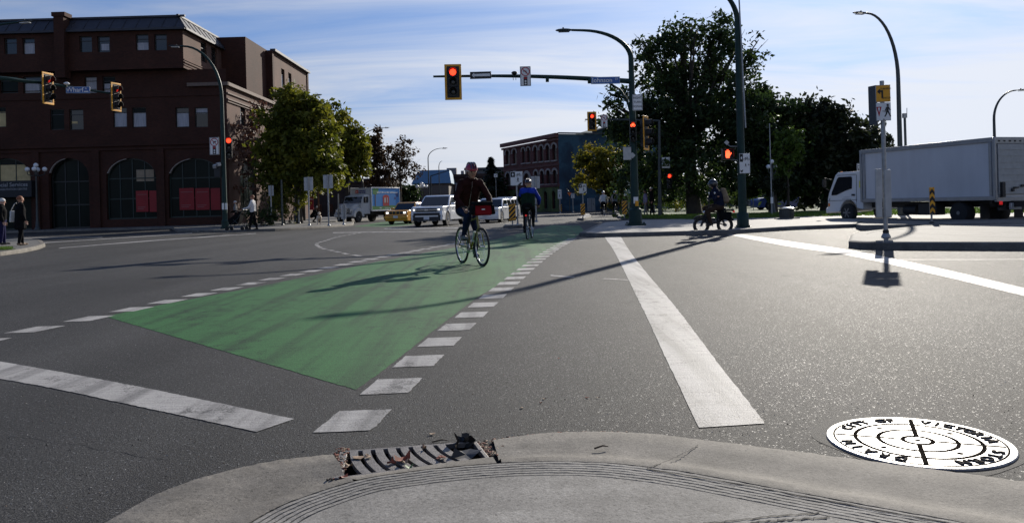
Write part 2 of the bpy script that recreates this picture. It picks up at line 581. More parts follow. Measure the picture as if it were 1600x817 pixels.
RUBBER = M('tyre_rubber', (.018, .018, .018), .85, var=.25, scale=20, bump=.2)
POLE_G = M('dark_green_pole_paint', (.010, .034, .031), .5, spec=.25, var=.22, scale=5, bump=.06)
POLE_DK = M('dark_grey_pole_paint', (.030, .040, .042), .42, var=.2, scale=5)
GALV = M('galvanised_steel', (.30, .31, .32), .48, .75, var=.18, scale=12)
ALU_BACK = M('dull_aluminium_sign_back', (.40, .41, .42), .5, .55, var=.12, scale=6)
SIGN_W = M('white_sign_sheet', (.78, .78, .77), .5, var=.05, scale=4)
SIGN_K = M('black_sign_ink', (.012, .012, .012), .6, var=0)
SIGN_R = M('red_sign_ink', (.42, .012, .02), .5, var=0)
SIGN_Y = M('yellow_sign_sheet', (.80, .36, .012), .5, var=.06)
SIGN_B = M('blue_sign_sheet', (.022, .095, .34), .45, var=.08)
SIGN_G = M('green_sign_sheet', (.01, .13, .09), .5, var=.08)
SIG_Y = M('yellow_signal_paint', (.72, .33, .01), .5, var=.1, scale=5)
LENS_OFF = M('dark_lens', (.02, .02, .02), .25, var=0, spec=.6)
LENS_RED = M('lit_red_lens', (1.0, .035, .012), .4, var=0, emit=2.6)
HAND_RED = M('lit_red_hand', (1.0, .09, .03), .4, var=0, emit=2.2)
GLOBE = M('white_lamp_globe', (.78, .79, .80), .25, var=.05)
CHROME = M('polished_metal', (.6, .6, .61), .2, 1.0, var=.1)
BARK = M('tree_bark', (.045, .036, .028), .9, var=.35, scale=9, bump=.6, bscale=18, stretch=(1, 1, .25))
SKIN = M('skin', (.42, .22, .15), .55, var=.1, scale=30)
SKIN2 = M('pale_skin', (.52, .31, .23), .55, var=.1, scale=30)
HAIR_W = M('white_hair', (.62, .60, .57), .8, var=.15, scale=60)
HAIR_D = M('dark_hair', (.025, .018, .014), .7, var=.25, scale=60)
HAIR_G = M('ginger_hair', (.22, .075, .03), .7, var=.25, scale=60)

# ------------------------------------------------------------------ ground
def ragged(poly, amp=.006, step=.035):
    """worn paint never has ruler straight edges"""
    out = []
    for a, b in zip(poly, list(poly[1:]) + [poly[0]]):
        a, b = Vector((a[0], a[1], 0)), Vector((b[0], b[1], 0)); L = (b - a).length
        st = step if min(a.y, b.y) < 9 else .15
        k = max(1, min(160, int(L / st))); nr = Vector((-(b - a).y, (b - a).x, 0)).normalized()
        for i in range(k):
            q = a.lerp(b, i / k)
            out.append(q + nr * amp * (1.2 * noise.noise(q * 31) + 1.0 * noise.noise(q * 9)))
    return out

def sheet(name, poly, z, mat, kind='structure'):
    if 'paint' in mat.name: poly = ragged(poly)
    mb = MB(); mb.add([(p[0], p[1], z) for p in poly], [list(range(len(poly)))])
    return mb.build(name, mat, smooth=0, kind=kind)

def ribbon(name, a, b, z, mat):
    mb = MB(); mb.grid([[(p[0], p[1], z) for p in a], [(p[0], p[1], z) for p in b]])
    return mb.build(name, mat, smooth=0, kind='structure')

road_mb = MB()
xs = [-900, -200, -60, 60, 200, 900]
ys = [-60, 0, 40, 120, 400, 1600]
road_mb.grid([[(x, y, 0) for x in xs] for y in ys])
road_mb.build('road', ASPH, smooth=0, kind='structure')

# green bicycle crossing
sheet('green_bicycle_crossing', [G(*p) for p in ((556, 609), (165, 494.5), (222, 482), (275, 472), (345, 459), (400, 448.5), (500, 428), (590, 409), (660, 396), (720, 385), (775, 374), (815, 364), (862, 352),
      (905, 352.5), (912, 360), (897, 372.5), (880, 380), (850, 400), (800, 432), (745, 465), (700, 499), (640, 546), (600, 578))], .002, GREEN_PAINT)

def dashes(px, step, length, width, n0=0.0, jit=.0):
    path = spline([G(*p) for p in px], 8)
    for q, d in walk(path, step, n0):
        hx, hd = Vector((width / 2, .006, 0)), d * (length / 2)
        poly = [q - hx - hd, q + hx - hd, q + hx + hd, q - hx + hd]
        sheet('lane_marking', poly, .0035, WHITE_PAINT)
dashes(((554, 657), (606, 610), (645, 573), (704, 520), (744, 486), (784, 452), (830, 414), (862, 391), (896, 372)), .765, .40, .285)
dashes(((-40, 537), (45, 517), (125, 501), (190, 487), (291, 465), (371, 448), (436, 434), (520, 417), (600, 401), (660, 390), (720, 379), (760, 372)), .715, .40, .285, .06)
# faint guide line of short dashes, curving left
curve = [G(*p) for p in ((562, 364), (542, 367.5), (525, 371), (509, 376), (495, 381), (501, 387), (520, 392), (545, 397.5), (570, 401))]
for q, d in walk(spline(curve, 8), .95, .1):
    nrm = Vector((-d.y, d.x, 0)) * .06
    sheet('guide_line', [q - nrm - d * .3, q + nrm - d * .3, q + nrm + d * .3, q - nrm + d * .3], .0035, WHITE_PAINT)

# long painted bars
def resample_g(path, n=260):
    L = [0]
    for a, b in zip(path, path[1:]): L.append(L[-1] + (b - a).length)
    out, j = [], 0
    for k in range(n):
        t = L[-1] * k / (n - 1)
        while j < len(L) - 2 and L[j + 1] < t: j += 1
        out.append(path[j].lerp(path[j + 1], (t - L[j]) / max(1e-9, L[j + 1] - L[j])))
    return out
def bar_px(name, left, right_, mat=WHITE_PAINT, z=.0035):
    a, b = resample_g(spline([G(*p) for p in left], 4)), resample_g(spline([G(*p) for p in right_], 4))
    for path in (a, b):
        for q in path: q.x += .007 * noise.noise(q * 27) + .005 * noise.noise(q * 8); q.y += .006 * noise.noise(q * 23 + Vector((5, 0, 0)))
    return ribbon(name, a, b, z, mat)
bar_px('crossing_line', ((1092.5, 668.5), (1048.7, 577.5), (1005, 484), (975, 423), (958, 390), (944, 370)), ((1195.5, 662), (1160, 616), (1105.6, 546), (1054, 478), (1010, 426), (985, 394), (970, 370)))
bar_px('crossing_line', ((-260, 522), (0, 565), (207, 602.5), (460, 655)), ((-300, 548), (0, 592), (210, 634), (400, 675)))
bar_px('lane_line', ((1135, 366.5), (1224, 384), (1324, 399), (1460, 429), (1600, 463), (1800, 512)), ((1162, 366.5), (1250, 379.5), (1337, 392.5), (1470, 420), (1600, 450), (1800, 494)))
bar_px('lane_line', ((90, 388.5), (230, 377.5), (400, 365.4)), ((95, 387), (230, 376), (400, 364.2)), WHITE_OLD)
bar_px('lane_line', ((60, 380.5), (190, 372.5), (300, 364.8)), ((60, 379), (190, 371.3), (300, 363.8)), WHITE_OLD)
bar_px('lane_line', ((30, 372.2), (100, 371.6), (160, 371.4)), ((30, 371), (100, 370.6), (160, 370.4)), WHITE_OLD)
bar_px('stop_line', ((600, 358), (660, 357.5), (715, 357)), ((602, 356.6), (660, 356.2), (716, 355.7)), WHITE_OLD)
bar_px('stop_line', ((520, 364.2), (620, 362.9), (722, 361.8)), ((520, 363.1), (620, 361.9), (722, 360.9)), WHITE_OLD)
bar_px('lane_line', ((860, 431.3), (880, 433.3), (898, 433.6)), ((861, 429.6), (880, 431.2), (897, 432.3)), WHITE_OLD)
bar_px('lane_line', ((941, 436.6), (960, 437.6), (983, 438.8)), ((944, 434.6), (960, 435.8), (981, 437)), WHITE_OLD)
bar_px('lane_line', ((1400, 406.2), (1500, 406.3), (1640, 405.9)), ((1400, 405.6), (1500, 405.7), (1640, 405.2)), WHITE_OLD)
sheet('green_bicycle_box', [G(*p) for p in ((552, 354), (600, 346.5), (655, 346.5), (640, 352), (600, 354.5))], .002, GREEN_PAINT)

# ---- kerbs and pavements as real steps
def slab(name, poly, z0, z1, mat_top, mat_side=None, round_=.03):
    mb = MB(); mb.prism([(p[0], p[1]) for p in poly], 'z', z0, z1, 0, side=(1 if mat_side else None))
    return mb.build(name, [mat_top, mat_side] if mat_side else mat_top, smooth=40, bevel=round_, kind='structure')

def kerbed(name, px, z, top, width=.16, closed=True, kerb_mat=None, base=-.02):
    """a raised area: paved top inside a ring of kerb stone"""
    pts = [G(*p, 0) + Vector((0, 0, z)) if len(p) == 2 else Vector((p[0], p[1], z)) for p in px]
    n = len(pts)
    area = sum(pts[i].x * pts[(i + 1) % n].y - pts[(i + 1) % n].x * pts[i].y for i in range(n))
    sg = 1 if area > 0 else -1
    inner = []
    for i, p in enumerate(pts):
        a, b = (p - pts[i - 1]).normalized(), (pts[(i + 1) % n] - p).normalized()
        na, nb = Vector((-a.y, a.x, 0)) * sg, Vector((-b.y, b.x, 0)) * sg
        m = (na + nb); m = m.normalized() * min(3, 1 / max(.3, m.normalized().dot(na))) if m.length > .01 else na
        inner.append(p + m * width)
    mb = MB()
    rows = []
    for off, zz in ((0, base), (0, z - .03), (.12, z - .006), (.25, z), (1, z), (1, base)):
        rows.append([(p.x + (q.x - p.x) * off, p.y + (q.y - p.y) * off, zz) for p, q in zip(pts + pts[:1], inner + inner[:1])])
    mb.grid(rows)
    k = mb.build('kerb', kerb_mat or CONC2, smooth=50, kind='structure')
    slab(name, [q for q in inner], base, z - .004, top, round_=0)
    return k

# far left corner with the waiting people
kerbed('corner_pavement', ((-140, 404), (0, 400), (36, 395), (60, 390), (71, 385.5), (66, 380), (48, 377), (0, 376), (-140, 378)), .13, CONC3, kerb_mat=CONC2)
sheet('grass_verge', [G(x, y, .135) for x, y in ((-140, 393), (0, 391.5), (20, 390), (26, 388.3), (16, 386.8), (-140, 388))], .138, GRASS)
# pavement along the brick building and under the street trees
kerbed('far_pavement', ((-80, 52, 0), (-36, 56, 0), (268, 357.5), (276, 362.5), (335, 363.5), (430, 361.5), (500, 357.2), (552, 352.5), (553, 349.6), (-14.5, 58, 0), (-6, 100, 0), (-40, 100, 0), (-80, 64, 0)), .15, CONC3, kerb_mat=CONC2)
# long centre island on the right
kerbed('centre_island', ((1326, 387), (1345, 389.5), (1420, 390.5), (1600, 391.5), (1900, 393), (1900, 355), (1600, 358), (1440, 360.5), (1346, 371), (1330, 376)), .16, CONC3, .34, kerb_mat=CONC3)
# corner island carrying the mast arm pole and the tall pole
kerbed('corner_pavement', ((905, 369.5), (930, 371), (1000, 369.5), (1075, 367.5), (1140, 366), (1240, 359.5), (1342, 355.5), (1346, 350.5), (1700, 340), (1700, 334), (1250, 341), (1100, 345.5), (985, 347.5), (940, 351.5)), .13, CONC_LT, .2, kerb_mat=CONC3)
# second median further back, in front of the lorry
kerbed('far_median', ((1338, 358), (1345, 360.5), (1500, 358), (1640, 356), (1640, 349.5), (1500, 351), (1352, 352)), .17, CONC3, .2, kerb_mat=CONC3)
# small refuges beyond
kerbed('refuge_island', ((902, 344.2), (912, 345), (925, 340), (921, 336.5), (913, 337)), .14, CONC_LT, .15, kerb_mat=CONC3)
kerbed('refuge_island', ((787, 356.5), (816, 356), (817, 352), (790, 352.2)), .12, CONC3, .15, kerb_mat=CONC3)
# park lawn behind
kerbed('park_lawn', ((966, 341), (985, 344.5), (1040, 345.5), (1100, 343.2), (1250, 338.8), (1700, 331.5), (1900, 312), (1250, 316), (1010, 321.5), (962, 336)), .13, GRASS, .2, kerb_mat=CONC3)

# ------------------------------------------------------------------ foreground ramp, gutter, drain, manhole
OUT = spline([G(*p) for p in ((-40, 960), (90, 880), (195, 817), (262, 782), (340, 757), (430, 737), (520, 727))], 8)
OUT2 = spline([G(*p) for p in ((770, 694), (830, 685.5), (890, 681.5), (955, 681), (1020, 685), (1090, 693), (1250, 713), (1420, 736), (1600, 760), (1760, 782))], 8)
INN = spline([G(*p, .045) for p in ((300, 900), (355, 845), (410, 806), (470, 779), (560, 751), (640, 738), (720, 729), (800, 723.5), (880, 722), (950, 724.5), (1010, 730.5), (1080, 740), (1160, 754.5), (1330, 786), (1480, 813), (1600, 835), (1760, 864))], 10)

def resample(path, n):
    L = [0]
    for a, b in zip(path, path[1:]): L.append(L[-1] + (b - a).length)
    out, j = [], 0
    for k in range(n):
        t = L[-1] * k / (n - 1)
        while j < len(L) - 2 and L[j + 1] < t: j += 1
        out.append(path[j].lerp(path[j + 1], (t - L[j]) / max(1e-9, L[j + 1] - L[j])))
    return out

def cut(path, x0, x1):
    return [p for p in path if x0 <= p.x <= x1]

def gutter(outer, inner, lip, edge=.03):
    """concrete edging: rises from the road at its outer edge, dips, rises to the crest of the ramp"""
    a, b = resample(outer, 160), resample(inner, 160)
    prof = [(0, -.02), (0, lip * .55), (edge * .6, lip * .85), (edge * 1.6, lip), (.34, lip * .92), (.58, lip * .62), (.72, .022), (.90, .054), (1.0, .050), (1.0, -.02)]
    rows = [[(p.x + (q.x - p.x) * t + .004 * noise.noise(Vector((p.x * 42, p.y * 22, t * 9))), p.y + (q.y - p.y) * t + .009 * noise.noise(Vector((p.x * 33, p.y * 33, 5 + t * 9))) * (1 if t < .1 else .4), z + (.0014 * noise.noise(Vector((p.x * 9, p.y * 9, t * 5))) if z > 0 else 0)) for p, q in zip(a, b)] for t, z in prof]
    mb = MB(); mb.grid(rows)
    return mb.build('gutter_kerb', CONC2, smooth=50, kind='structure')

xd0, xd1 = G(521, 728).x, G(768, 694).x
i0 = G(558, 752, .045).x; i1 = G(778, 725, .045).x
gutter(OUT, cut(INN, -9, i0), .055)
gutter(OUT2, cut(INN, i1, 9), .028)
# strip between drain and ramp crest
mid_in = resample(cut(INN, i0, i1), 24)
mid_out = resample([G(524, 750, .03), G(600, 741, .03), G(700, 724, .03), G(768, 714.5, .03)], 24)
mb = MB()
mb.grid([[(p.x, p.y, -.02) for p in mid_out], [(p.x, p.y, .03) for p in mid_out], [(p.x * .7 + q.x * .3, p.y * .7 + q.y * .3, .046) for p, q in zip(mid_out, mid_in)], [(q.x, q.y, .05) for q in mid_in]])
mb.build('gutter_kerb', CONC2, smooth=50, kind='structure')

# grooved warning band along the ramp crest: six raised ribs over a dark bed
def offset(path, d):
    out = []
    for i, p in enumerate(path):
        t = (path[min(i + 1, len(path) - 1)] - path[max(i - 1, 0)]).normalized()
        out.append(Vector((p.x + t.y * d, p.y - t.x * d, p.z)))
    return out
band = resample(INN, 110)
BED = M('grooved_bed', (.055, .052, .048), .95, var=.4, scale=30)
mb = MB(); mb.grid([[(p.x, p.y, .041) for p in band], [(p.x, p.y, .041) for p in offset(band, .165)]])
mb.build('groove_bed', BED, smooth=0, kind='structure')
rn = random.Random(3)
for k in range(6):
    a, b = offset(band, .010 + k * .0262), offset(band, .010 + k * .0262 + .0185)
    mb = MB()
    w = [rn.uniform(-.0012, .0012) for _ in a]
    mb.grid([[(p.x, p.y, .035) for p in a], [(p.x, p.y, .0505 + q) for p, q in zip(a, w)], [(p.x, p.y, .0505 + q) for p, q in zip(b, w)], [(p.x, p.y, .035) for p in b]])
    mb.build('groove_rib', CONC, smooth=0, kind='structure')
pad = [(p.x, p.y) for p in offset(band, .1665)]
mb = MB(); mb.prism(pad + [(3.8, -9), (-3.6, -9)], 'z', -.02, .050)
mb.build('kerb_ramp', CONC, smooth=0, kind='structure')
# joints and cracks in the concrete
def crack(px, w, z, name='concrete_joint', jag=.006):
    path = resample([G(*p, z) for p in px], 26)
    path = [p + Vector((rn.uniform(-jag, jag), rn.uniform(-jag, jag), 0)) for p in path]
    ws = [w * rn.uniform(.4, 1.1) for _ in path]
    a = [(p.x, p.y - q, p.z) for p, q in zip(path, ws)]
    b = [(p.x, p.y + q, p.z) for p, q in zip(path, ws)]
    mb = MB(); mb.grid([a, b]); return mb.build(name, JOINT, smooth=0, kind='structure')
crack(((1092, 693.5), (1076, 703), (1050, 716.5)), .004, .0305)
crack(((1050, 716.5), (1030, 724), (1010, 731)), .003, .054, jag=.003)
crack(((1100, 817), (1200, 806), (1280, 800.5)), .004, .0525)
crack(((1170, 816), (1230, 811), (1300, 807)), .006, .0525)
crack(((1010, 731.5), (1160, 756), (1330, 788), (1480, 815)), .005, .0535, jag=.003)
crack(((520, 727), (620, 700), (770, 693), (830, 685), (955, 680), (1090, 692), (1250, 712), (1420, 735), (1600, 759)), .008, .0065, 'road_edge_joint', .008)
crack(((195, 816), (262, 781), (340, 756), (430, 736), (520, 726)), .008, .0065, 'road_edge_joint', .008)

# storm drain with curved iron bars
IRON = M('worn_cast_iron', (.15, .138, .13), .6, .3, var=.3, scale=30, bump=.25, bscale=160)
PIT_DARK = M('drain_pit_dark', (.004, .004, .004), 1.0, var=0, spec=0)
da, db = G(532, 749, .02), G(757, 719, .02)          # front edge
dc, dd = G(738, 694, .02), G(541, 709, .02)          # back edge
def dq(u, v, z=None):
    a = da.lerp(db, u); b = dd.lerp(dc, u)
    p = a.lerp(b, v)
    if z is not None: p = Vector((p.x, p.y, z))
    return p
dr = thing('storm_drain', 'cast iron storm drain grate with slanted curved bars in the gutter, littered with leaves', 'drain', dq(.5, .5, 0))
off = Matrix.Translation(-dq(.5, .5, 0))
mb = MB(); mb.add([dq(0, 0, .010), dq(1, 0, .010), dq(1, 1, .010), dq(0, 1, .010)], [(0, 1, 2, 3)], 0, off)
mb.build('pit', PIT_DARK, dr, smooth=0)  # flat black sheet painting the dark of a pit; no hole below
mb = MB()
for a, b, w in (((-.02, -.02), (1.02, -.02), .020), ((-.02, 1.02), (1.02, 1.02), .02), ((-.02, -.02), (-.02, 1.02), .035), ((1.02, -.02), (1.02, 1.02), .02)):
    mb.bar(off @ dq(*a, .017), off @ dq(*b, .017), w, .028)
mb.build('grate_frame', IRON, dr, bevel=.003)
for k in range(8):
    u0 = .03 + k * .098
    if u0 > .8: continue
    left, rght = [], []
    for j in range(9):
        v = j / 8
        uu = u0 + .115 * (1 - v) ** 1.7
        left.append(dq(uu, v, .031)); rght.append(dq(uu + .062, v, .031))
    mb = MB()
    mb.grid([[off @ (p - Vector((0, 0, .022))) for p in left], [off @ p for p in left], [off @ p for p in rght], [off @ (p - Vector((0, 0, .022))) for p in rght]])
    mb.build('grate_bar', IRON, dr, smooth=30)

# dead leaves and rubbish round the drain
LEAF_R = M('dry_red_leaf', (.20, .045, .018), .7, var=.35, scale=60)
LEAF_B = M('dry_tan_leaf', (.30, .20, .12), .7, var=.3, scale=60)
LEAF_K = M('wet_black_leaf', (.012, .009, .006), .5, var=.4, scale=40)
LEAF_G = M('fresh_green_leaf', (.06, .16, .03), .6, var=.2, scale=60)
def leaf_mesh(r, seed, curl=.35):
    g = random.Random(seed)
    mb = MB()
    pts = []
    for k in range(10):
        a = 2 * math.pi * k / 10
        q = r * (1.0 if k % 2 == 0 else .78) * g.uniform(.75, 1.15)
        pts.append(Vector((math.cos(a) * q, math.sin(a) * q * .8, abs(math.cos(a)) ** 2 * r * curl * g.uniform(.4, 1.4) + .002)))
    v = [Vector((0, 0, .004))] + pts
    lo = [p - Vector((0, 0, .0015)) for p in v]
    f = [(0, 1 + k, 1 + (k + 1) % 10) for k in range(10)]
    mb.add(v + lo, f + [(11, 12 + (k + 1) % 10, 12 + k) for k in range(10)] + [(1 + k, 12 + k, 12 + (k + 1) % 10, 1 + (k + 1) % 10) for k in range(10)])
    return mb
def leaf(px, py, z, r, mat, seed, label, rot=0.0, tilt=(0, 0), group=None, curl=.35):
    o = leaf_mesh(r, seed, curl).build('fallen_leaf', mat, smooth=0, loc=G(px, py, z))
    o.rotation_euler = (tilt[0], tilt[1], rot)
    return tag(o, label, 'leaf', group)
leaf(629, 719, .034, .042, LEAF_R, 1, 'crumpled rust red leaf lying across the middle bars of the drain grate', .4, curl=.8)
leaf(611, 724, .034, .024, LEAF_R, 2, 'small rust leaf left of the crumpled red leaf on the drain grate', 1.4, curl=.8)
leaf(633, 723, .038, .020, LEAF_B, 12, 'small pale tan leaf tucked against the crumpled red leaf on the grate', .9, curl=.7)
leaf(640, 731, .036, .020, LEAF_G, 3, 'single small green leaf at the front rim of the drain grate', .2, curl=.9)
leaf(560, 715, .034, .030, LEAF_B, 4, 'flat tan leaf at the back left corner of the drain grate', .2, curl=.2)
leaf(575, 714, .034, .022, LEAF_B, 5, 'curled tan leaf at the back edge of the drain grate', 2.0)
leaf(545, 729, .034, .024, LEAF_B, 14, 'tan leaf half inside the left end of the drain grate', 2.6, curl=.6)
leaf(690, 716, .034, .026, LEAF_R, 15, 'dull rust leaf beside the black leaf clump on the drain grate', 1.9, curl=.5)
leaf(781, 700, .02, .024, LEAF_B, 16, 'tan leaf on the soil at the right end of the drain', .7, curl=.4)
leaf(537, 746, .03, .022, LEAF_R, 6, 'rust leaf at the front left corner of the drain grate', 1.0)
leaf(675, 678, .004, .019, LEAF_B, 7, 'pinkish tan leaf on the asphalt behind the drain grate', 0.3)
leaf(663, 701, .034, .016, LEAF_B, 8, 'tiny pale leaf standing on the back rim of the drain grate', 2.2, curl=1.1)
leaf(716, 694, .02, .062, LEAF_K, 9, 'big curled black wet leaf standing up at the right end of the drain', .6, (.9, .3), curl=1.2)
leaf(728, 711, .03, .070, LEAF_K, 10, 'flat black wet leaf clump over the right end of the drain grate', .1, (0.1, 0), curl=.35)
leaf(724, 685, .05, .030, LEAF_K, 11, 'pointed black leaf tip on top of the curled wet leaf at the drain', 1.3, (1.0, -.2), curl=.8)
g = random.Random(11)
for k, (px, py) in enumerate(((934, 621), (917, 621), (850, 623), (845, 629), (815, 637), (873, 560))):
    leaf(px, py, .003, g.uniform(.008, .015), [LEAF_B, LEAF_R][k % 2], 30 + k, 'tiny dry leaf scrap on the dark asphalt behind the drain', g.uniform(0, 6), group='leaf scraps on the road', curl=.3)
# twigs
def twig(px0, px1, z, r, label):
    a, b = G(*px0, z), G(*px1, z)
    mb = MB(); m = a.lerp(b, .5)
    mb.tube([a - m, Vector((0, .004, .006)) + (b - a) * .1, b - m], [r, r * .9, r * .5], 6)
    o = mb.build('twig', M('dead_twig', (.05, .035, .022), .8, var=.3, scale=40), loc=m)
    return tag(o, label, 'twig')
twig((929, 700), (950, 697), .032, .0045, 'dark twig lying on the gutter concrete right of the drain')
twig((428, 723), (472, 720), .006, .005, 'long black twig on the asphalt left of the drain')
twig((675, 690), (700, 688), .006, .004, 'pale bent twig behind the wet black leaf at the drain')
# silt and crumbs gathered along the gutter: too many to count
mb = MB(); g = random.Random(5)
edge = OUT2[:26]
for k in range(1100):
    if k < 420:
        c = dq(g.uniform(-.09, 0.02), g.uniform(-.05, 1.2), .012 if k % 2 else .03)
    elif k < 620:
        c = dq(g.uniform(1.0, 1.12), g.uniform(.2, 1.1), .02)
    else:
        q = g.choice(edge); c = Vector((q.x + g.gauss(0, .03), q.y + g.uniform(-.03, .03), .012))
    r = g.uniform(.0015, .0075)
    mb.ball(c, (r * g.uniform(.8, 2), r, r * .6), 5, 3, k % 3, (0, 0, g.uniform(0, 3)))
mb.build('gutter_silt', [JOINT, LEAF_B, LEAF_R], smooth=0, kind='stuff')
# loose grit on the asphalt
mb = MB()
for k in range(3400):
    px, py = g.uniform(-80, 1680), 500 + 310 * g.random() ** .7
    c = G(px, py, 0.001)
    if any(abs(c.x - q.x) < .3 and c.y < q.y + .02 for q in OUT + OUT2): continue
    r = g.uniform(.0010, .0030) * (1.5 if k % 23 == 0 else 1)
    mb.ball(c, (r * g.uniform(.8, 1.8), r, r * .7), 4, 2, g.choice((0, 0, 1, 1, 2)), (0, 0, g.uniform(0, 3)))
mb.build('road_grit', [M('pale_grit', (.42, .40, .37), .8), M('dark_grit', (.02, .02, .02), .8), M('brown_grit', (.16, .10, .06), .8)], smooth=0, kind='stuff')

# manhole cover
MC = G(1434, 691, 0); MR = .376
mh = thing('manhole_cover', 'round bright steel storm drain manhole cover with raised lettering, set in the asphalt', 'manhole cover', MC, R(-22))
STEEL = NT('bright_worn_steel')
STEEL.set(Base_Color=STEEL.ramp(STEEL.noise(16, 7, .75), (.34, (.10, .095, .088)), (.44, (.30, .29, .28)), (.7, (.40, .39, .38))), Metallic=.25, Roughness=STEEL.ramp(STEEL.noise(40, 4), (.3, .42), (.7, .55)), Specular_IOR_Level=.4)
STEEL = STEEL.m
mb = MB(); mb.lathe([(MR, -.005), (MR, .006), (MR - .004, .010), (MR - .030, .010)], n=72)
mb.build('rim', STEEL, mh)
mb = MB(); mb.lathe([(MR - .036, -.004), (MR - .036, .0085), (MR - .038, .0095)], n=72)
mb.build('lid', STEEL, mh)
GROOVE = M('dark_groove', (.025, .021, .017), 1.0, var=.4, scale=60, spec=0)  # plain dark colour for the lines on the lid
mb = MB()
mb.ring((0, 0, .0098), MR - .0375, MR - .0295, 'z', .003, 72)
for r0, r1 in ((.245, .262), (.150, .167), (.050, .069)): mb.ring((0, 0, .0102), r0, r1, 'z', .002, 64)
mb.ring((0, 0, .0102), 0.0, .013, 'z', .002, 20)
mb.bar((.066, 0, .0104), (MR - .04, 0, .0104), .015, .002); mb.bar((-.066, 0, .0104), (-MR + .04, 0, .0104), .015, .002)
mb.bar((0, .066, .0106), (0, MR - .04, .0106), .020, .003); mb.bar((0, -.066, .0106), (0, -MR + .04, .0106), .020, .003)
for sx in (-1, 1):
    for sy in (-1, 1): mb.ring((sx * .145, sy * .148, .0103), 0, .013, 'z', .0022, 18)
mb.build('groove', GROOVE, mh, smooth=0)
mb = MB()
def arc_text(s, a_mid, step, size):
    for k, ch in enumerate(s):
        if ch == ' ': continue
        a = R(a_mid + step * ((len(s) - 1) / 2 - k))
        m = Matrix.Translation((.303 * math.cos(a), .303 * math.sin(a), .011)) @ Matrix.Rotation(a - math.pi / 2, 4, 'Z')
        mb.text(ch, size, m, depth=.0045, sx=1.0)
arc_text('CITY OF', 133, 8.6, .070)
arc_text('VICTORIA', 46, 9.3, .070)
arc_text('STORM', -40, 11.5, .070)
arc_text('DRAIN', -132, 12.5, .070)
mb.build('lettering', M('shade_dark_letter', (.035, .032, .03), .95, 0, var=.4, scale=60, spec=.05), mh, smooth=0)  # letter colour carries the dark of their shadow
# darker patched asphalt round the cover
PATCH = NT('dark_asphalt_patch')
_f = PATCH.noise(260, 3, .6)
PATCH.bump(_f, .6, .006)
PATCH = PATCH.set(Base_Color=PATCH.ramp(_f, (.3, (.018, .018, .018)), (.7, (.045, .044, .042))), Roughness=.8, Specular_IOR_Level=.3)
mb = MB(); pts = []
for k in range(48):
    a = 2 * math.pi * k / 48
    q = (MR + .03 + .05 * max(0, math.sin(a)) + .01 * math.sin(7 * a)) * (1 + .03 * math.sin(3 * a))
    pts.append((MC.x + math.cos(a) * q, MC.y + math.sin(a) * q * 1.02, .0015))
mb.add(pts, [list(range(48))]); mb.build('asphalt_patch', PATCH, smooth=0, kind='structure')

g = random.Random(21)
SEAL = M('crack_in_asphalt', (.010, .010, .010), .8, var=.3, scale=30)
def road_crack(px, w):
    path = resample(spline([G(*p) for p in px], 6), 90)
    path = [p + Vector((.03 * noise.noise(p * 5 + Vector((3, 0, 0))) + .008 * noise.noise(p * 40), .03 * noise.noise(p * 5) + .008 * noise.noise(p * 37), 0)) for p in path]
    mb = MB(); rows = [[], []]
    for p in path:
        q = w * max(.15, .6 + .9 * noise.noise(p * 13))
        rows[0].append((p.x - q, p.y - q * .6, .0012)); rows[1].append((p.x + q, p.y + q * .6, .0012))
    mb.grid(rows); mb.build('road_crack', SEAL, smooth=0, kind='structure')
road_crack(((640, 640), (760, 612), (880, 600), (1040, 590)), .003)
road_crack(((1180, 560), (1320, 540), (1480, 545), (1640, 530)), .004)
road_crack(((20, 680), (150, 700), (260, 720)), .003)
road_crack(((60, 470), (200, 452), (340, 430)), .006)
road_crack(((1010, 405), (1150, 415), (1290, 440), (1420, 480)), .006)

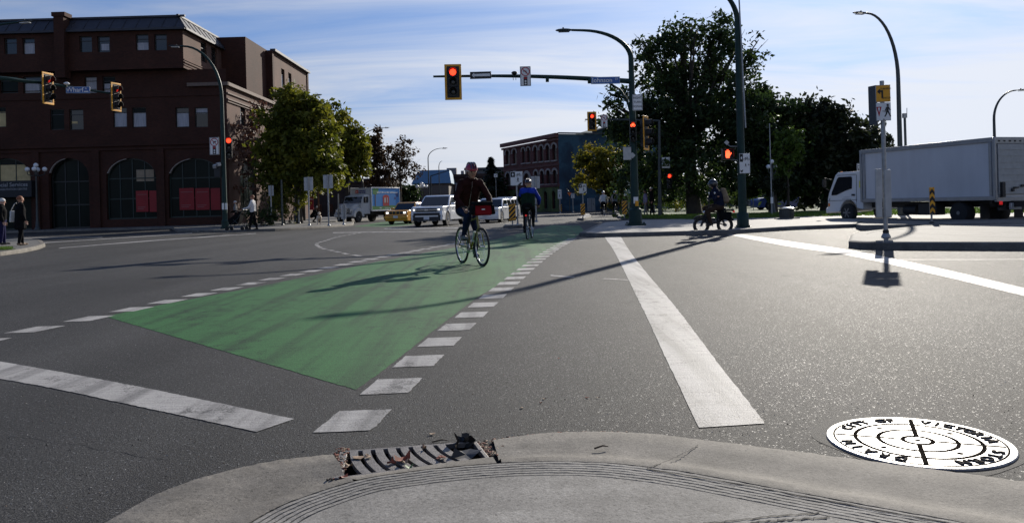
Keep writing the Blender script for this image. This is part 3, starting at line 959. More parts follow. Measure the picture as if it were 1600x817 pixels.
# ------------------------------------------------------------------ buildings
class Wall:
    """a wall plane: origin on the ground line, u along it, n outward"""
    def __init__(s, o, u):
        s.o = Vector(o); s.u = Vector(u).normalized(); s.n = Vector((s.u.y, -s.u.x, 0))
    def p(s, u, z, out=0.0):
        q = s.o + s.u * u + s.n * out
        return Vector((q.x, q.y, z))
    def mat(s, u, z, out=0.0):
        m = Matrix((s.u, -s.n, Vector((0, 0, 1)))).transposed().to_4x4()
        m.translation = s.p(u, z, out)
        return m      # local: x along the wall, -y outward, z up
    def face(s, mb, u0, u1, z0, z1, holes, depth=.25, mi=0, rmi=None, fn=None):
        us, zs = sorted({u0, u1, *[h[0] for h in holes], *[h[1] for h in holes]}), sorted({z0, z1, *[h[2] for h in holes], *[h[3] for h in holes]})
        rmi = mi if rmi is None else rmi
        for a, b in zip(us, us[1:]):
            for c, d in zip(zs, zs[1:]):
                cu, cz = (a + b) / 2, (c + d) / 2
                if any(h[0] < cu < h[1] and h[2] < cz < h[3] for h in holes): continue
                mb.add([s.p(a, c), s.p(b, c), s.p(b, d), s.p(a, d)], [(0, 1, 2, 3)], mi)
        for h in holes:
            a, b, c, d = h[:4]; ah = h[4] if len(h) > 4 else 0
            top = [(b, d - ah)]
            if ah:
                cx_, rx = (a + b) / 2, (b - a) / 2
                arc = [(cx_ + rx * math.cos(math.pi * k / 12), d - ah + ah * math.sin(math.pi * k / 12)) for k in range(13)]
                for (x0, y0), (x1, y1) in zip(arc, arc[1:]):
                    mb.add([s.p(x0, y0), s.p(x0, d), s.p(x1, d), s.p(x1, y1)], [(0, 1, 2, 3)], mi)
                loop = [(a, c), (b, c)] + arc
            else:
                loop = [(a, c), (b, c), (b, d), (a, d)]
            for (x0, y0), (x1, y1) in zip(loop, loop[1:] + loop[:1]):
                mb.add([s.p(x0, y0), s.p(x1, y1), s.p(x1, y1, -depth), s.p(x0, y0, -depth)], [(0, 1, 2, 3)], rmi)

def arch_poly(w, h, ah, n=12):
    r = w / 2
    if not ah: return [(-r, 0), (r, 0), (r, h), (-r, h)]
    return [(-r, 0), (r, 0)] + [(r * math.cos(math.pi * k / n), h - ah + ah * math.sin(math.pi * k / n)) for k in range(n + 1)]

def window(wall, parent, u0, u1, z0, z1, frame=FRAME_DK, glass=GLASS, ah=0, inset=.18, bars=(1, 2), curtain=None, fw=.06, top=None):
    """frame with glazing bars; pane and curtain are its own children"""
    w, h = u1 - u0, z1 - z0
    m = wall.mat((u0 + u1) / 2, z0, -inset)
    base = parent.matrix_basis.inverted()
    mb = MB()
    if ah:
        outer = arch_poly(w, h, ah); inn = [(x * (1 - 2 * fw / w), fw + (z) * (1 - 2 * fw / h)) for x, z in outer]
        n = len(outer)
        v = [(x, -.03, z) for x, z in outer] + [(x, -.03, z) for x, z in inn] + [(x, .03, z) for x, z in outer] + [(x, .03, z) for x, z in inn]
        f = []
        for i in range(n):
            j = (i + 1) % n
            f += [(i, j, n + j, n + i), (n + i, n + j, 3 * n + j, 3 * n + i)]
        mb.add(v, f)
    else:
        for c, d in (((0, 0, fw / 2), (w, .08, fw)), ((0, 0, h - fw / 2), (w, .08, fw)), ((-w / 2 + fw / 2, 0, h / 2), (fw, .08, h - 2 * fw)), ((w / 2 - fw / 2, 0, h / 2), (fw, .08, h - 2 * fw))):
            mb.box(c, d)
    for k in range(1, bars[0]): mb.box((-w / 2 + w * k / bars[0], -.01, h / 2), (fw * .7, .05, h - 2 * fw))
    for k in range(1, bars[1]):
        zz = h * (top if top else k / bars[1])
        mb.box((0, -.012, zz), (w - 2 * fw, .05, fw * .8))
    mb.v = [base @ m @ v for v in mb.v]
    fr = mb.build('window', frame, parent, smooth=0)
    mb = MB()
    poly = [(x * (1 - fw / w), fw * .5 + z * (1 - fw / h)) for x, z in arch_poly(w, h, ah)]
    mb.prism(poly, 'y', .012, .022)
    mb.v = [base @ m @ v for v in mb.v]
    mb.build('pane', glass, fr, smooth=0)
    if curtain:
        x0, x1, zb, zt, cm = curtain
        mb = MB(); n = 14; rows = []
        for zz in (zb, zt): rows.append([(-w / 2 + fw + (w - 2 * fw) * (x0 + (x1 - x0) * k / n), -.004 + .006 * math.sin(k * 2.4), fw + (h - 2 * fw) * zz) for k in range(n + 1)])
        mb.grid(rows); mb.v = [base @ m @ v for v in mb.v]
        mb.build('curtain', cm, fr, smooth=0)
    return fr

def local(parent, mb):
    b = parent.matrix_basis.inverted()
    mb.v = [b @ v for v in mb.v]
    return mb

# ---- A: the large brick building on the left
AY, AYU, AYS = 60.0, 59.2, 59.2
A = thing('brick_building', 'large dark red brick building with arched shopfronts and slanted metal roof, left of street', 'building', (-34, AY, .15))
WF = Wall((-50, AY, 0), (1, 0, 0))                   # front, lower storeys
WU = Wall((-50, AYU, 0), (1, 0, 0))                  # front, projecting top storey
def ux(px, py, Y): return P(px, py, Y).x + 50
XL, XU, XT = P(356, 230, AY).x, P(286, 70, AYU).x, -21.9
ZP, ZS, ZE, ZR = 10.75, 12.05, 15.05, 16.05
def zz(px, py, Y): return P(px, py, Y).z
f2 = [(78, 100), (108, 130), (176.5, 198), (206, 228), (274, 295), (304, 324.5), (-14, 9), (-60, -36)]
f3 = [(0, 28), (36, 66), (132, 151), (160, 180), (-58, -12)]
f4 = [(6.5, 26), (35, 54), (124, 143.5), (152, 171.5), (212, 232), (241, 260.5), (-60, -40)]
holes, spec = [], []
for i, (a, b) in enumerate(f2):
    zt, zb = zz((a + b) / 2, 168 if i > 1 else 171, AY), zz((a + b) / 2, 199 if i > 1 else 203, AY)
    h = (ux(a, 180, AY), ux(b, 180, AY), zb, zt); holes.append(h); spec.append((h, 2, i))
for i, (a, b) in enumerate(f3):
    h = (ux(a, 130, AY), ux(b, 130, AY), zz((a + b) / 2, 146, AY), zz((a + b) / 2, 120, AY)); holes.append(h); spec.append((h, 3, i))
arch = [(-28, 48), (76, 139), (166, 244), (263, 346)]
ah_spec = []
for i, (a, b) in enumerate(arch):
    u0, u1 = ux(a, 290, AY), ux(b, 290, AY)
    h = (u0, u1, .75 if i > 1 else .16, zz((a + b) / 2, 247, AY), min(1.5, (u1 - u0) / 2 * .95)); holes.append(h); ah_spec.append(h)
WALLMATS = [BRICK_A_SHADE, BRICK_A_SUN]
mb = MB()
uL = XL + 50
WF.face(mb, 0, uL, .1, ZS, holes[:], .35)
# right of the projecting storey the lower block stops at its own cornice
side_x = Wall((XL, AY, 0), (0, 1, 0))
sh = [(3.0, 4.2, 8.0, 9.6), (5.3, 6.5, 8.0, 9.6), (12, 13.2, 8.0, 9.6), (14.4, 15.6, 8.0, 9.6), (2.5, 6.5, .8, 5.2, 1.5), (11, 15, .8, 5.2, 1.5)]
side_x.face(mb, 0, 25, .1, ZP, sh, .3, mi=1)
mb.add([(-50, AY + 25, .1), (XL, AY + 25, .1), (XL, AY + 25, ZP), (-50, AY + 25, ZP)], [(0, 1, 2, 3)])
mb.add([(XL, AY, ZP), (XL, AY + 25, ZP), (-50, AY + 25, ZP), (-50, AY, ZP)], [(0, 1, 2, 3)])
# black sheets painting the dark of the rooms behind the openings
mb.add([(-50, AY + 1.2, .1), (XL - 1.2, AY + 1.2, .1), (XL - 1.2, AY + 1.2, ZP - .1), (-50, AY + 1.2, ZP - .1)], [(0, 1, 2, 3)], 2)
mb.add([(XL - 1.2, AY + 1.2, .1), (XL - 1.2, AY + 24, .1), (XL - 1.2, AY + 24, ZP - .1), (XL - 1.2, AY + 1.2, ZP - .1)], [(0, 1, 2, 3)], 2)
local(A, mb).build('lower_wall', [BRICK_A_SHADE, BRICK_A_SUN, BLACK], A, smooth=0)
# cornice and string courses
mb = MB()
mb.box(((XU + XL) / 2 + .1, AY - .08, ZP + .12), (XL - XU + .25, .34, .26)); mb.box((XL + .08, AY + 12.5, ZP + .12), (.34, 25.2, .26))
mb.box((XL + .04, AY + 12.5, ZP - .55), (.16, 25.0, .09)); mb.box((XL + .04, AY + 12.5, ZP - 1.0), (.16, 25.0, .09)); mb.box((XL + .04, AY + 12.5, ZP - 1.2), (.14, 25.0, .07))
local(A, mb).build('cornice', CORNICE, A, smooth=0)
mb = MB()
for z_, d_ in ((6.1, .1), (6.4, .16), (10.1, .08)): mb.box(((XL - 50) / 2, AY - d_ / 2, z_), (XL + 50, d_, .14))
for px in (58, 152, 253, 352): mb.box((P(px, 300, AY).x, AY - .09, 3.1), (.55, .18, 5.9))
local(A, mb).build('pilaster', BRICK_A_SHADE, A, smooth=0)
# top storey
holes = []
sp4 = []
for i, (a, b) in enumerate(f4):
    dy = (i // 2) * -3 if i < 6 else 2
    h = (ux(a, 70, AYU), ux(b, 70, AYU), zz((a + b) / 2, 85 + dy, AYU), zz((a + b) / 2, 60 + dy, AYU)); holes.append(h); sp4.append((h, i))
mb = MB()
WU.face(mb, 0, XU + 50, ZS, ZE, holes, .25)
SU = Wall((XU, AYU, 0), (0, 1, 0))
shu = [(3.4, 4.6, 13.2, 14.8), (5.6, 6.8, 13.2, 14.8), (10.0, 11.2, 13.2, 14.8)]
SU.face(mb, 0, 12.5, ZS, ZE, shu, .25, mi=1)
mb.add([(-50, AYU, ZS), (XU, AYU, ZS), (XU, AYU + 12.5, ZS), (-50, AYU + 12.5, ZS)], [(0, 1, 2, 3)])
for z_, o_ in ((12.3, .05), (12.5, .08), (12.7, .05)): mb.box((XU + o_ / 2, AYU + 6.25, z_), (o_, 12.4, .08), mi=1)
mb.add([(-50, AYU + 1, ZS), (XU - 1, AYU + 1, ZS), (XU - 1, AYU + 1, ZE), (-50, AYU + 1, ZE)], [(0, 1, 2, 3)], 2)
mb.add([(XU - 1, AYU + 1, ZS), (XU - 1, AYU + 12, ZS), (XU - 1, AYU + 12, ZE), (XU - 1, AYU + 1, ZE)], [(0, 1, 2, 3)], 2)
local(A, mb).build('top_storey', [BRICK_A_SHADE, BRICK_A_SUN, BLACK], A, smooth=0)
# slanted metal roof with standing seams
mb = MB()
e0, e1, e2 = .35, .55, 12.5
v = [(-50, AYU - e0, ZE), (XU + e0, AYU - e0, ZE), (XU + e0, AYU + e2, ZE), (-50, AYU + .55, ZR), (XU - .45, AYU + .55, ZR), (XU - .45, AYU + e2, ZR), (-50, AYU + e2, ZR)]
mb.add(v, [(0, 1, 4, 3), (1, 2, 5, 4), (3, 4, 5, 6)])
mb.box((-25 + XU / 2, AYU - e0 + .06, ZE - .06), (50 + XU + .6, .12, .16)); mb.box((XU + e0 - .06, AYU + 6.2, ZE - .06), (.12, 12.7, .16))
mb.box((-25 + XU / 2, AYU + .5, ZR + .05), (50 + XU, .18, .14)); mb.box((XU - .45, AYU + 6.4, ZR + .05), (.18, 12.4, .14))
k = -49.5
while k < XU:
    mb.bar((k, AYU - e0, ZE + .02), (k, AYU + .55, ZR + .02), .05, .06); k += .98
for k in range(12): mb.bar((XU + e0, AYU + .6 + k, ZE + .02), (XU - .45, AYU + .9 + k, ZR + .02), .05, .06)
local(A, mb).build('metal_roof', ROOF_METAL, A, smooth=0)
# flue pier that breaks the roof line
mb = MB(); xp = P(99, 60, AYU).x
mb.box((xp, AYU - .2, 13.75), (.75, .8, 4.6)); mb.box((xp, AYU - .15, 16.2), (1.0, 1.0, .3))
local(A, mb).build('chimney', BRICK_A_SHADE, A, smooth=0)
# stair tower behind
T = MB()
TY0, TYF, TY1 = 67.0, 73.0, 85.0
TW = Wall((XT, TYF, 0), (0, 1, 0))
TW.face(T, 0, TY1 - TYF, 0, 15.9, [(2.6, 3.7, 13.0, 14.8), (5.0, 6.1, 13.0, 14.8)], .25, mi=1)
T.box(((XU - 3 + XT - .5) / 2, (TY0 + TYF) / 2, 8), (XT - .5 - XU + 3, TYF - TY0, 16), mi=0)
T.add([(XT, TYF - .3, 0), (XT + .02, TYF, 0), (XT + .02, TYF, 15.9), (XT, TYF - .3, 15.9)], [(0, 1, 2, 3)], 1)
T.box((XT - .25, TYF - .2, 7.95), (.7, .5, 15.9), mi=0)
T.box((XT - 2.5, TY1 + .2, 8.1), (5.2, .5, 16.4), mi=0)
T.box(((XT - 5) , (TYF + TY1) / 2, 15.95), (9.9, TY1 - TYF, .12), mi=3)
T.box((XT + .1, (TYF + TY1) / 2, 15.98), (.5, TY1 - TYF + .6, .22), mi=3)
for z_ in (12.2, 12.4, 12.6): T.box((XT + .04, (TYF + TY1) / 2, z_), (.08, TY1 - TYF - .5, .08), mi=1)
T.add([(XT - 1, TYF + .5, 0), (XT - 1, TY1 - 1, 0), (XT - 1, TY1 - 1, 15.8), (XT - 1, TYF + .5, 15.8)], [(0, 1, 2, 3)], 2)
local(A, T).build('stair_tower', [BRICK_A_SHADE, BRICK_A_SUN, BLACK, ROOF_METAL], A, smooth=0)
# windows
for h, row, i in spec:
    cur = None
    if row == 2 and i in (2, 3, 4): cur = (0, 1, 0, .78, CURTAIN)
    if row == 2 and i == 5: cur = (0, 1, .72, 1, CURTAIN)
    if row == 2 and i in (6,): cur = (0, 1, 0, .8, WARM_ROOM)
    if row == 2 and i == 1: cur = (.05, .5, .3, .42, WARM_ROOM)
    if row == 3 and i == 2: cur = (0, 1, 0, 1, CURTAIN)
    if row == 3 and i in (1, 3): cur = (0, .8, 0, .6, CURTAIN)
    window(WF, A, *h, bars=(1, 2), top=.74, curtain=cur, glass=GLASS if i % 3 else GLASS_G)
for h, i in sp4:
    cur = {1: (0, 1, 0, .72, CURTAIN), 4: (0, 1, 0, .5, CURTAIN), 3: (.2, .9, .1, .55, CURTAIN)}.get(i)
    window(WU, A, *h, bars=(1, 2), top=.72, curtain=cur)
for h in sh[:4]: window(side_x, A, *h, bars=(1, 2), top=.7, curtain=(0, .5, 0, .7, CURTAIN) if h[0] < 6 else None)
for h in sh[4:]: window(side_x, A, *h[:4], ah=h[4], bars=(3, 2), frame=FRAME_GREEN, glass=GLASS_G)
for h in shu: window(SU, A, *h, bars=(1, 2), top=.7)
for a, b, c, d in ((2.6, 3.7, 13.0, 14.8), (5.0, 6.1, 13.0, 14.8)): window(TW, A, a, b, c, d, bars=(1, 2), top=.7, curtain=(.5, 1, 0, .7, CURTAIN))
for i, h in enumerate(ah_spec):
    window(WF, A, *h[:4], ah=h[4], bars=(4 if i > 1 else 3, 3 if i else 2), frame=FRAME_GREEN if i != 1 else FRAME_DK, glass=GLASS_G, inset=.5 if i == 1 else .28, fw=.1,
           curtain=(0, 1, .66, .92, WARM_ROOM) if i == 0 else ((.58, .95, .62, .82, M('sandstone_room', (.3, .24, .17), .9)) if i == 2 else None))
# pale arcs added to paint sky light on the arch reveals
for i, h in enumerate(ah_spec):
    if i == 0: continue
    mb = MB(); mb.ring((0, 0, 0), 1, 1.04, 'y', .2, 16, 0, 100, 165)
    k = 17 * 4
    w2 = (h[1] - h[0]) / 2
    for q in range(len(mb.v) - k, len(mb.v)):
        p = mb.v[q]; mb.v[q] = WF.p((h[0] + h[1]) / 2 + p.x * w2 * .955, h[3] - h[4] + p.z * h[4] * .955, -.12 + p.y * -1 * 0 + p.y)
    local(A, mb).build('lit_reveal_arc', STONE_TRIM, A, smooth=0)
# red posters in two shopfronts
POST_R = M('red_poster', (.26, .010, .013), .6, var=.12, scale=2)
for i, (a, b, t, bo) in enumerate(((211, 230, 298, 331), (232, 245, 298, 331), (279, 302, 294, 328), (304, 326, 294, 328), (328, 343, 294, 328))):
    mb = MB(); q = P((a + b) / 2, (t + bo) / 2, AY); w, hgt = (b - a) * AY / F, (bo - t) * AY / F
    mb.box((q.x, AY + .18, q.z), (w, .03, hgt))
    po = local(A, mb).build('poster', POST_R, A, smooth=0)
    if i in (0, 2, 3):
        mb = MB()
        for k, (zo, ww) in enumerate(((.32, .8), (-.28, .66), (-.36, .5))): mb.box((q.x - w * (.8 - ww) * .4, AY + .16, q.z + hgt * zo), (w * ww, .006, .05))
        local(A, mb).build('lettering', M('pale_pink_ink', (.26, .10, .10), .7), po, smooth=0)
# entrance canopy with its name board
CAN = thing('entrance_sign', 'black board reading Social Services over the doorway at the left edge', 'sign', P(10, 296, AY - .6))
cq = P(10, 296, AY - .6)
mb = MB(); mb.box((0, 0, 0), (4.1, .5, 1.25)); mb.build('board', M('black_sign_board', (.008, .010, .014), .6), CAN, bevel=.02)
mb = MB(); SG = M('grey_sign_letters', (.30, .31, .33), .6)
mb.text('Social Services', .42, TXT(.55, -.262, .32)); mb.text('REHABILITATION CENTRE', .20, TXT(.55, -.262, -.02))
mb.build('lettering', SG, CAN, smooth=0)

# ---- B: brick corner building with the painted side wall
bc = P(873, 250, 95.0); bc.z = 0
be = P(786.5, 250, 110.0); be.z = 0
ub = (bc - be).normalized(); lenB = (bc - be).length
B = thing('mural_building', 'three storey red brick corner building with arched windows and a blue painted side wall', 'building', (be.x, be.y, 0))
WB = Wall(be, ub)
HB = zz(873, 208, 95.0)
px_w = [(789.5, 798), (800.5, 808.5), (815.5, 822), (823.5, 830), (833.5, 841.5), (843, 851), (852.5, 861), (862.5, 871.5)]
def ub_at(px):
    d = ray(px, 270); # meet the wall plane
    t = (be - Vector((0, 0, CAM_H))).dot(WB.n) / d.dot(WB.n)
    return (d * t - be).dot(ub), t
def z_at(px, py): 
    _, t = ub_at(px); return CAM_H + ray(px, py).z * t
hB = []
for i, (a, b) in enumerate(px_w):
    m_ = (a + b) / 2; dy = (872 - m_) * .145
    wd = (ub_at(b)[0] - ub_at(a)[0]) * .74; cu_w = ub_at(m_)[0]
    hB.append((cu_w - wd / 2, cu_w + wd / 2, z_at(m_, 250 + dy * .62), z_at(m_, 224.5 + dy * .92), wd * .42))
    if i not in (2, 3): hB.append((cu_w - wd / 2, cu_w + wd / 2, z_at(m_, 287 + dy * .2), z_at(m_, 265 + dy * .45), wd * .42))
cu0 = ub_at(823)[0]
hB.append((cu0 - .9, cu0 + .9, z_at(823, 291), z_at(823, 271), .8))
gB = []
for k in range(7):
    c = lenB * (.10 + k * .135); gB.append((c - .45, c + .45, .4, 2.6, .4))
mb = MB()
WB.face(mb, 0, lenB, 0, HB - .6, hB + gB, .3)
back = Vector((-WB.n.x, -WB.n.y, 0))
rb = bc + Vector((ub.y * -1, ub.x, 0)) * 0
WM = Wall(bc, (-ub.y, ub.x, 0) if (-ub.y) > 0 else (ub.y, -ub.x, 0))
mb.add([WB.p(0, 0), WB.p(0, 0, -15.8), WB.p(0, HB - .6, -15.8), WB.p(0, HB - .6)], [(0, 1, 2, 3)])
mb.add([WB.p(0, HB - .6), WB.p(lenB, HB - .6), WB.p(lenB, HB - .6, -15.8), WB.p(0, HB - .6, -15.8)], [(0, 1, 2, 3)])
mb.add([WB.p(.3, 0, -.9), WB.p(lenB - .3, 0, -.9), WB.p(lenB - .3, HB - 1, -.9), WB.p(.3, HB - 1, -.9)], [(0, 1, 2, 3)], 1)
local(B, mb).build('wall', [BRICK_B, BLACK], B, smooth=0)
mb = MB()
for z_, o_, h_ in ((HB - .25, .45, .5), (HB - .75, .25, .25), (z_at(872, 257), .12, .22), (3.25, .18, .3)):
    q = Wall(be + WB.n * (o_ / 2), ub); c = q.p(lenB / 2, z_)
    m_ = q.mat(lenB / 2, z_); mb.box((0, 0, 0), (lenB + .2, o_, h_)); 
    for k in range(8): mb.v[-1 - k] = m_ @ mb.v[-1 - k]
local(B, mb).build('cornice', M('dark_red_cornice', (.11, .035, .03), .7, var=.15), B, smooth=0)
for h in hB:
    mb = MB(); w2, cu_w = (h[1] - h[0]) / 2, (h[0] + h[1]) / 2
    n0 = len(mb.v); mb.ring((0, 0, 0), 1.0, 1.42, 'y', .12, 14, 0, -8, 188)
    for q in range(n0, len(mb.v)):
        p = mb.v[q].copy(); r_ = math.hypot(p.x, p.z)
        mb.v[q] = WB.p(cu_w + p.x * w2, h[3] - h[4] + (p.z * h[4] if r_ < 1.2 else p.z / r_ * (h[4] + .42 * w2)), .03 - p.y)
    local(B, mb).build('window_hood', STONE_TRIM, B, smooth=0)
    mb = MB(); n0 = 0; mb.box((0, 0, 0), (w2 * 2.5, .2, .16)); m_ = WB.mat(cu_w, h[2] - .08, .05)
    for q in range(n0, len(mb.v)): mb.v[q] = m_ @ mb.v[q]
    local(B, mb).build('window_sill', STONE_TRIM, B, smooth=0)
for h in hB: window(WB, B, *h[:4], ah=h[4], inset=.2, fw=.09, frame=M('maroon_window_frame', (.06, .018, .018), .6), glass=M('dull_dark_glass', (.02, .015, .015), .3, spec=.3))
# ground floor painted green and grey
mural = NT('street_mural_paint')
mc_ = mural.ramp(mural.noise(.55, 3, .5, stretch=(1, 1, .6)), (.30, (.03, .03, .035)), (.45, (.075, .10, .03)), (.58, (.13, .17, .045)), (.72, (.05, .07, .07)))
mural = mural.set(Base_Color=mc_, Roughness=.8)
mb = MB(); WB2 = Wall(be + WB.n * .06, ub); WB2.face(mb, .2, lenB - .1, .02, 3.05, gB, .12)
local(B, mb).build('painted_front', mural, B, smooth=0)
for h in gB: window(WB, B, *h[:4], ah=h[4], inset=.2, fw=.1, frame=FRAME_DK)
blue = NT('blue_mural_paint')
n1, n2 = blue.noise(.22, 5, .55, dist=.8, stretch=(1, 1, 1.6)), blue.noise(.9, 5, .6, dist=1.5)
bc_ = blue.ramp(blue.math('ADD', blue.math('MULTIPLY', n1, .75), blue.math('MULTIPLY', n2, .25)), (.34, (.006, .018, .040)), (.47, (.010, .040, .072)), (.56, (.025, .080, .125)), (.64, (.012, .052, .082)), (.74, (.05, .10, .135)))
blue = blue.set(Base_Color=bc_, Roughness=.8)
mb = MB(); WM.face(mb, 0, 16, 0, HB - .12, [], .2)
mb.add([WM.p(0, HB - .12), WM.p(16, HB - .12), WM.p(16, HB - .12, -8), WM.p(0, HB - .12, -8)], [(0, 1, 2, 3)])
local(B, mb).build('painted_side_wall', blue, B, smooth=0)
mb = MB(); n0 = 0
mb.box((0, 0, 0), (8, .4, .14)); m_ = WM.mat(4, HB, .05)
mb.v = [m_ @ v for v in mb.v]
local(B, mb).build('coping', ROOF_METAL, B, smooth=0)
# taller wing behind the painted wall
WX = Wall(WM.p(6.2, 0, -2.5), WM.u)
mb = MB(); zl, zr = HB + .35, HB + 1.5
pts = [WX.p(0, 0), WX.p(13, 0), WX.p(13, zr), WX.p(4.5, zr + .1), WX.p(0, zl)]
bk = [p + Vector((-WX.n.x, -WX.n.y, 0)) * 8 for p in pts]
mb.add(pts + bk, [(0, 1, 2, 3, 4), (9, 8, 7, 6, 5), (0, 4, 9, 5), (4, 3, 8, 9), (3, 2, 7, 8), (1, 2, 7, 6)])
W2 = thing('annex_building', 'teal gabled building rising behind the blue painted wall', 'building', WX.p(0, 0))
local(W2, mb).build('wall', M('teal_green_render', (.02, .065, .065), .8, var=.2, scale=.6), W2, smooth=0)
mb = MB(); mb.tube([WX.p(0, zl + .08, .2), WX.p(4.5, zr + .18, .2), WX.p(13, zr + .1, .2)], .14, 6)
local(W2, mb).build('roof_trim', ROOF_METAL, W2, smooth=0)

# ---- C: low buildings far up the street
def low_building(label, px0, px1, pt, Y, depth, mat, roof, seed, wins=4, rz=0.0, hip=0.0):
    a, b = P(px0, 320, Y), P(px1, 320, Y); h = zz((px0 + px1) / 2, pt, Y)
    w = b.x - a.x
    t = thing('street_building', label, 'building', ((a.x + b.x) / 2, Y, 0), rz)
    mb = MB(); mb.box((0, depth / 2, h / 2), (w, depth, h)); mb.build('wall', mat, t, smooth=0)
    mb = MB()
    if hip:
        mb.box((0, depth / 2, h + hip / 2), (w + .8, depth + .8, hip), ty=.35, tx=.8)
    else:
        mb.box((0, -.08, h - .1), (w + .3, .3, .5)); mb.box((0, depth / 2, h + .1), (w + .1, depth, .12))
    mb.build('roof', roof, t, smooth=0)
    g_ = random.Random(seed)
    W_ = Wall((-w / 2, 0, 0), (1, 0, 0))
    for k in range(wins):
        c = (k + .5) * w / wins
        for z0 in ([.6] if h < 5.5 else [.6, h * .55]):
            mb = MB(); mb.box((c - w / 2, -.03, z0 + h * .13), (w / wins * .6, .1, h * .26)); f_ = mb.build('window', FRAME_DK, t, smooth=0)
            mb = MB(); mb.box((c - w / 2, -.07, z0 + h * .13), (w / wins * .5, .06, h * .21)); mb.build('pane', CURTAIN if g_.random() < .25 else GLASS, f_, smooth=0)
    return t, w, h, depth
C1 = low_building('low pale shop with blue metal roof far up the street', 648, 702, 287, 118, 12, M('pale_stucco', (.16, .14, .12), .8, var=.2), M('blue_metal_roof', (.03, .12, .22), .5, .2, var=.1), 1, 4, hip=2.2)
C2 = low_building('dark brown brick building behind the queue of cars', 696, 795, 273, 128, 14, BRICK_C, BRICK_C, 2, 8)
C3 = low_building('flat grey block on the skyline behind the first cyclist', 728, 790, 263, 150, 14, M('grey_render', (.10, .11, .12), .8, var=.15), ROOF_METAL, 3, 6)
C4 = low_building('dark shed beside the shop with the blue roof', 600, 652, 292, 112, 10, M('dark_shed_wall', (.03, .03, .032), .8, var=.2), ROOF_METAL, 4, 3)
t_, w_, h_, d_ = C2
for x, sx, sh_ in ((-4.2, 1.6, 1.3), (-.6, .9, .9), (-2.4, .5, .8)):
    mb = MB(); mb.box((x, 3, h_ + sh_ / 2), (sx, 1.6, sh_)); mb.build('roof_unit', M('pale_roof_unit', (.22, .22, .23), .7), t_, smooth=0)
mb = MB()
for k in range(3): mb.bar((-4.6 + k * 1.1, -.5, 3.4), (-3.7 + k * 1.1, -.5, 4.6), .1, .1)
mb.box((-2, -.6, 3.0), (9, 1.0, .18)); mb.build('awning', M('dark_awning', (.05, .045, .05), .8), t_, smooth=0)
# low white houses glimpsed through the park
for k, (px0, px1, pt, Y, lab) in enumerate(((1040, 1100, 303, 92, 'white house glimpsed under the big dark tree'), (1165, 1215, 303, 95, 'white house glimpsed behind the blue car'), (1220, 1262, 302, 90, 'pale house glimpsed right of the litter bin'), (1105, 1160, 305, 97, 'grey house glimpsed behind the scooter rider'))):
    low_building(lab, px0, px1, pt, Y, 8, M('white_boards', (.42, .42, .42), .8, var=.12) if k != 3 else M('grey_boards', (.2, .21, .22), .8, var=.12), M('dark_shingle', (.03, .03, .035), .8), 20 + k, 5, hip=1.8)

low_building('long dark brick shopfront row behind the painted delivery truck', 455, 612, 282, 104, 10, M('dark_brown_wall', (.035, .026, .022), .85, var=.25, scale=2), ROOF_METAL, 31, 9)

# ------------------------------------------------------------------ trees and planting
LV_DARK = leaves('dark_green_leaves', ((.30, (.009, .020, .007)), (.48, (.022, .042, .012)), (.60, (.055, .085, .020)), (.74, (.12, .15, .03))), .42, .55)
LV_BLACKISH = leaves('blackish_green_leaves', ((.30, (.009, .014, .007)), (.50, (.022, .030, .012)), (.72, (.050, .060, .02))), .32, .6)  # near-black green foliage colour
LV_OLIVE = leaves('olive_autumn_leaves', ((.30, (.020, .032, .005)), (.44, (.080, .098, .010)), (.57, (.18, .18, .020)), (.72, (.26, .17, .018))), .48, .55)
LV_YELLOW = leaves('yellow_green_leaves', ((.30, (.040, .052, .007)), (.48, (.13, .13, .014)), (.62, (.24, .19, .018)), (.76, (.19, .09, .014))), .48, .6)
LV_BROWN = leaves('brown_autumn_leaves', ((.30, (.020, .013, .007)), (.50, (.050, .030, .013)), (.72, (.10, .055, .022))), .28, .7)
LV_RED = leaves('thin_russet_leaves', ((.30, (.035, .018, .012)), (.50, (.12, .055, .035)), (.72, (.22, .11, .075))), .3, .8)
LV_LIGHT = leaves('light_green_leaves', ((.30, (.030, .055, .010)), (.50, (.08, .13, .02)), (.72, (.15, .20, .03))), .42, .7)
LV_CONIFER = leaves('conifer_needles', ((.30, (.006, .014, .009)), (.55, (.014, .026, .015)), (.75, (.026, .04, .02))), .1, .7)

